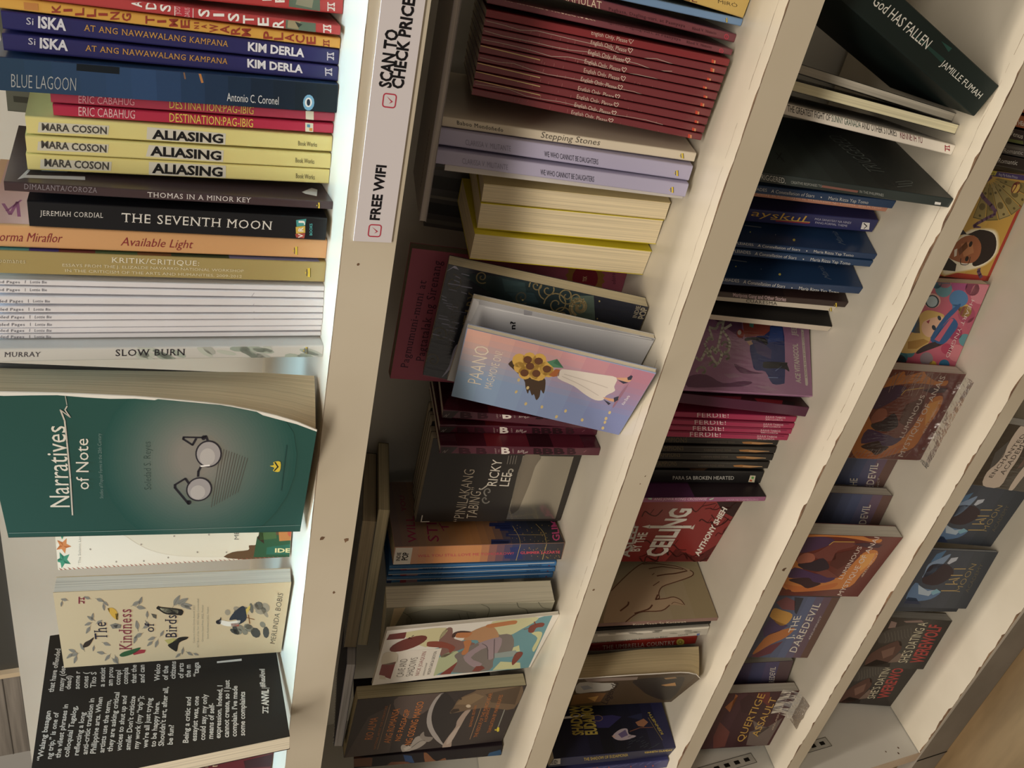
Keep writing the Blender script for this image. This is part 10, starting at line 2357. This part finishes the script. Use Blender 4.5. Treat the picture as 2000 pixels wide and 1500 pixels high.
# curled paperbacks: the cover is a bent sheet over a fanned page block
def curled(bid, edge, back, tear, name='book'):
    """edge/back: (x, z) of the free cover edge and of the rear page edge, from the foot up"""
    _, k, kind, pose, colr, label, group, items, pages, ex = BK[bid]
    a, b, c = pose[5:]
    root = empty(name, label, 'book', group); root.matrix_world = book_matrix(k, *pose)
    def at(tab, z):
        for (x0, z0), (x1, z1) in zip(tab, tab[1:]):
            if z <= z1 or (x1, z1) == tab[-1]: return x0 + (x1 - x0) * (z - z0) / (z1 - z0)
    n, mm = 14, 12; v = []; f = []
    def bulge(s, z): return 0.0
    base = lambda s, z: (-a / 2 + s * (at(edge, z) + a / 2), bulge(s, z), z)
    mb = MB()
    for sgn in (0, .45):
        v = [(lambda p: (p[0], p[1] + sgn, p[2]))(base(i / mm, c * j / n)) for j in range(n + 1) for i in range(mm + 1)]
        f = [(j * (mm + 1) + i, j * (mm + 1) + i + 1, (j + 1) * (mm + 1) + i + 1, (j + 1) * (mm + 1) + i) for j in range(n) for i in range(mm)]
        if sgn: f = [q[::-1] for q in f]
        mb.add(v, f, mat(colr) if not sgn else mat('d9d2c2m'))
    v = []; f = []
    for j in range(n + 1):
        x, y, z = base(1, c * j / n); wdt = tear * (.5 + .5 * math.sin(j * 2.3) ** 2)
        v += [(x - wdt, y - .12, z), (x + .1, y - .12, z), (x + .1, y + .5, z)]
    for j in range(n): f += [(3 * j, 3 * j + 1, 3 * j + 4, 3 * j + 3), (3 * j + 1, 3 * j + 2, 3 * j + 5, 3 * j + 4)]
    mb.add(v, f, mat('e8e4dam'))
    mb.box((-a / 2, 0, 0), (-a / 2 + .5, b, c), mat(colr)); mb.box((-a / 2, b - .4, 0), (at(back, c * .5) , b, c), mat('3a3632m'))
    # lettering follows the bend
    tmp = MB(); decorate(tmp, (a, b, c), items, True)
    def lift(p):
        x, y, z = p; x = min(x, at(edge, max(0, min(c, z))) - .4); s = max(0, min(1, (x + a / 2) / max(at(edge, max(0, min(c, z))) + a / 2, 1)))
        return (x, bulge(s, z) + y - .05, z)
    for q, mi in zip(tmp.f, tmp.mi): mb.add([lift(tmp.v[i]) for i in q], [tuple(range(len(q)))], tmp.mats[mi])
    mb.build('cover', root)
    pb = MB(); pm = pages_mat(pages, 'y'); N = 12; K = 6; v = []; f = []
    for j in range(N + 1):
        z = .3 + (c - .6) * j / N; xe, xb = at(edge, z) - 3.0, at(back, z) - .5
        for i in range(K + 1):
            t = i / K; v.append((xe + (xb - xe) * t + 1.5 * math.sin(math.pi * t), bulge(1, z) + .8 + (b - .6 - bulge(1, z) - .8) * t, z))
    for j in range(N):
        for i in range(K): q = j * (K + 1) + i; f.append((q, q + 1, q + K + 2, q + K + 1))
    pb.add(v, f, pm)
    for j, z, rev in ((0, .3, 1), (N, c - .3, 0)):
        ring = [v[j * (K + 1) + i] for i in range(K + 1)] + [(-a / 2 + .6, b - .5, z), (-a / 2 + .6, .6, z)]
        pb.add(ring, [tuple(range(K + 3))[::-1] if rev else tuple(range(K + 3))], pm)
    pb.build('page_block', root, smooth=True)
    return root
curled('A26', A26_EDGE, A26_BACK, 2.2)
curled('C31', C31_EDGE, C31_BACK, 1.2)

# copies of the mirror-panel paperback stacked behind it, one behind the other
_, k, kind, pose, colr, label, group, items, pages, ex = BK['BT']
for i, t in enumerate(('directly behind the front copy', 'third from the front of its stack', 'fourth from the front of its stack', 'rearmost of its stack')):
    p = list(pose); p[1] += (pose[6] + .6) * (i + 1); p[0] += (-1.5, 2, -1, 1.2)[i]
    make_book('BT%d' % i, k, kind, p, colr, 'black paperback with pale page top, ' + t, 'black paperbacks stacked behind one another', [], pages)

# ------------------------------------------------------------ things lying on top of the second-shelf books
def lying(name, label, cat, x0, x1, y, z, dep, th, cov, pag, extra=None, yaw=0.0):
    root = empty(name, label, cat)
    M = Matrix.Rotation(-TAU, 3, 'X') @ Matrix.Rotation(yaw, 3, 'Z')
    m4 = M.to_4x4(); m4.translation = W3(x0, y, z); root.matrix_world = m4
    L = x1 - x0
    cv = MB(); e = .35
    cv.box((0, 0, 0), (L, dep, e), mat(cov)); cv.box((0, 0, th - e), (L, dep, th), mat(cov)); cv.box((0, dep - e, e), (L, dep, th - e), mat(cov))
    if extra: extra(cv, L, dep, th)
    cv.build('cover', root)
    pb = MB(); pb.box((.3, .3, e + .05), (L - .3, dep - e - .1, th - e - .05), pages_mat_z(pag)); pb.build('page_block', root)
    return root
def pages_mat_z(h):
    if h + 'z' in MATS: return MATS[h + 'z']
    MATS[h + 'z'] = noise_mat('pages_' + h + 'z', '%02x%02x%02x' % tuple(int(int(h[i:i + 2], 16) * .78) for i in (0, 2, 4)), h, 1, .75, 0, .3, (6, 6, 900), .3, .62)
    return MATS[h + 'z']
lying('book', 'thick cream page block lying flat on the sunset-coloured and blue paperbacks', 'book', -536, -392, 440, -171.6, 84, 8.6, '6b6248m', 'cfc39c')
lying('book', 'dark-covered paperback lying on top of the thick cream page block', 'book', -534, -400, 438, -161.9, 84, 10.4, '2a2724w', 'a8997a')
root = lying('spiral_notebook', 'navy spiral notebook lying above the orange-titled bear cover', 'notebook', -641, -537, 424, -158.5, 80, 7.5, '23294em', 'd8d8dc')
co = MB()
for i in range(26):
    y = 4 + i * 2.9
    co.tube([(-.6 + 2.6 * math.cos(a), y + a * .1, 3.7 + 4.6 * math.sin(a)) for a in [j * 2 * math.pi / 10 for j in range(11)]], .28, mat('c9c9ccs'), 4)
co.build('binding_coil', root)
def mag(cv, L, dep, th):
    for i in range(14): cv.box((12 + i * 2.4, 22, th), (13.6 + i * 2.4, 24.5, th + .05), mat('4a4648m'))
lying('magazine', 'grey soft-cover magazine lying on the red and cream books', 'magazine', -158, 50, 412, -153.2, 90, 3.8, '8d878am', 'bdb6b2', mag)
# grey wrapped cover behind the page-edge-out books
make_book('BG', 2, 'F', [-157.0, 140.5, 0, 0, 0, 88.0, 6.0, 140.0], '5a5a5cg', 'dark grey striped cover standing behind the page-edge-out paperbacks', None,
    [['P', 'f', c_, 1, -43 + x, .5, -43 + x + wd_, .5, -43 + x + wd_, 139, -43 + x, 139] for x, wd_, c_ in ((2, 3, '777672'), (9, 8, '3a3d40'), (20, 2, '8a8880'), (27, 9, '474a4c'), (40, 2, '6f6d68'), (47, 8, '36383a'), (60, 2, '807d76'), (66, 9, '2c2d2f'), (79, 3, '55544f'))], '8f8a80')
make_book('AY', 1, 'S', [-217.5, 62.0, 0, 0, 0, 13.0, 87.0, 138.0], '4c4642g', 'dark grey book set back in the gap beside the green paperback', None, [])
make_book('AZ', 1, 'F', [-108.0, 134.0, 0, 0, 0, 60.0, 10.0, 140.0], '55584cm', 'dark grey-green cover standing in the shade behind the crimson spines', None,
    [['P', 'f', '33352c', 1, -25 + i * 8, 2, -22 + i * 8, 2, -22 + i * 8, 137, -25 + i * 8, 137] for i in range(6)], '8f8a80')

# ------------------------------------------------------------ paper strip on the top shelf edge
sg = MB()
paper = mat('d9d4dam'); yb = Y0 - .9
z1, z0 = -95.0, -112.8; xl = -143.0; xr = 20.0
sg.box((xl, yb, z0), (xr, Y0 - .1, z1), paper)
def sign(text, xa, xb, z, h, col, st):
    V, F = glyphs(text, st)
    sg.add([(xa + u * (xb - xa), yb - .06, z + v * h) for u, v in V], F, mat(col + 'i'))
def tick(x, z, s):
    r = mat('c8324ci'); q = s * .22
    def rr(k):
        out = []
        for cx, cz, a0 in ((s - q, s - q, 0), (q, s - q, 90), (q, q, 180), (s - q, q, 270)):
            out += [(x + cx + (q - k) * math.cos(math.radians(a0 + j * 30)), z + cz + (q - k) * math.sin(math.radians(a0 + j * 30))) for j in range(4)]
        return out
    o, i_ = rr(0), rr(s * .09); n = len(o)
    sg.add([(p[0], yb - .06, p[1]) for p in o + i_], [(k, (k + 1) % n, n + (k + 1) % n, n + k) for k in range(n)], r)
    pt = [(x + s * .28, z + s * .52), (x + s * .45, z + s * .32), (x + s * .78, z + s * .74)]
    sg.add([(pt[0][0], yb - .06, pt[0][1]), (pt[1][0], yb - .06, pt[1][1] - s * .08), (pt[2][0], yb - .06, pt[2][1]), (pt[1][0], yb - .06, pt[1][1] + s * .06)], [(0, 1, 2, 3)], r)
tick(-140.6, -107.3, 6.2); tick(-82.3, -106.3, 6.0)
sign('FREE WIFI', -132.4, -107.0, -105.6, 4.3, '15141a', 'B')
sign('SCAN TO', -74.2, -51.4, -103.2, 5.0, '15141a', 'B'); sign('CHECK PRICE', -74.0, -38.9, -108.4, 4.8, '15141a', 'B')
o = tag(sg.build('shelf_sign'), 'white paper strip with black capitals and red tick boxes on the top shelf edge', 'sign')
o.location = W3(0, 0, 0)
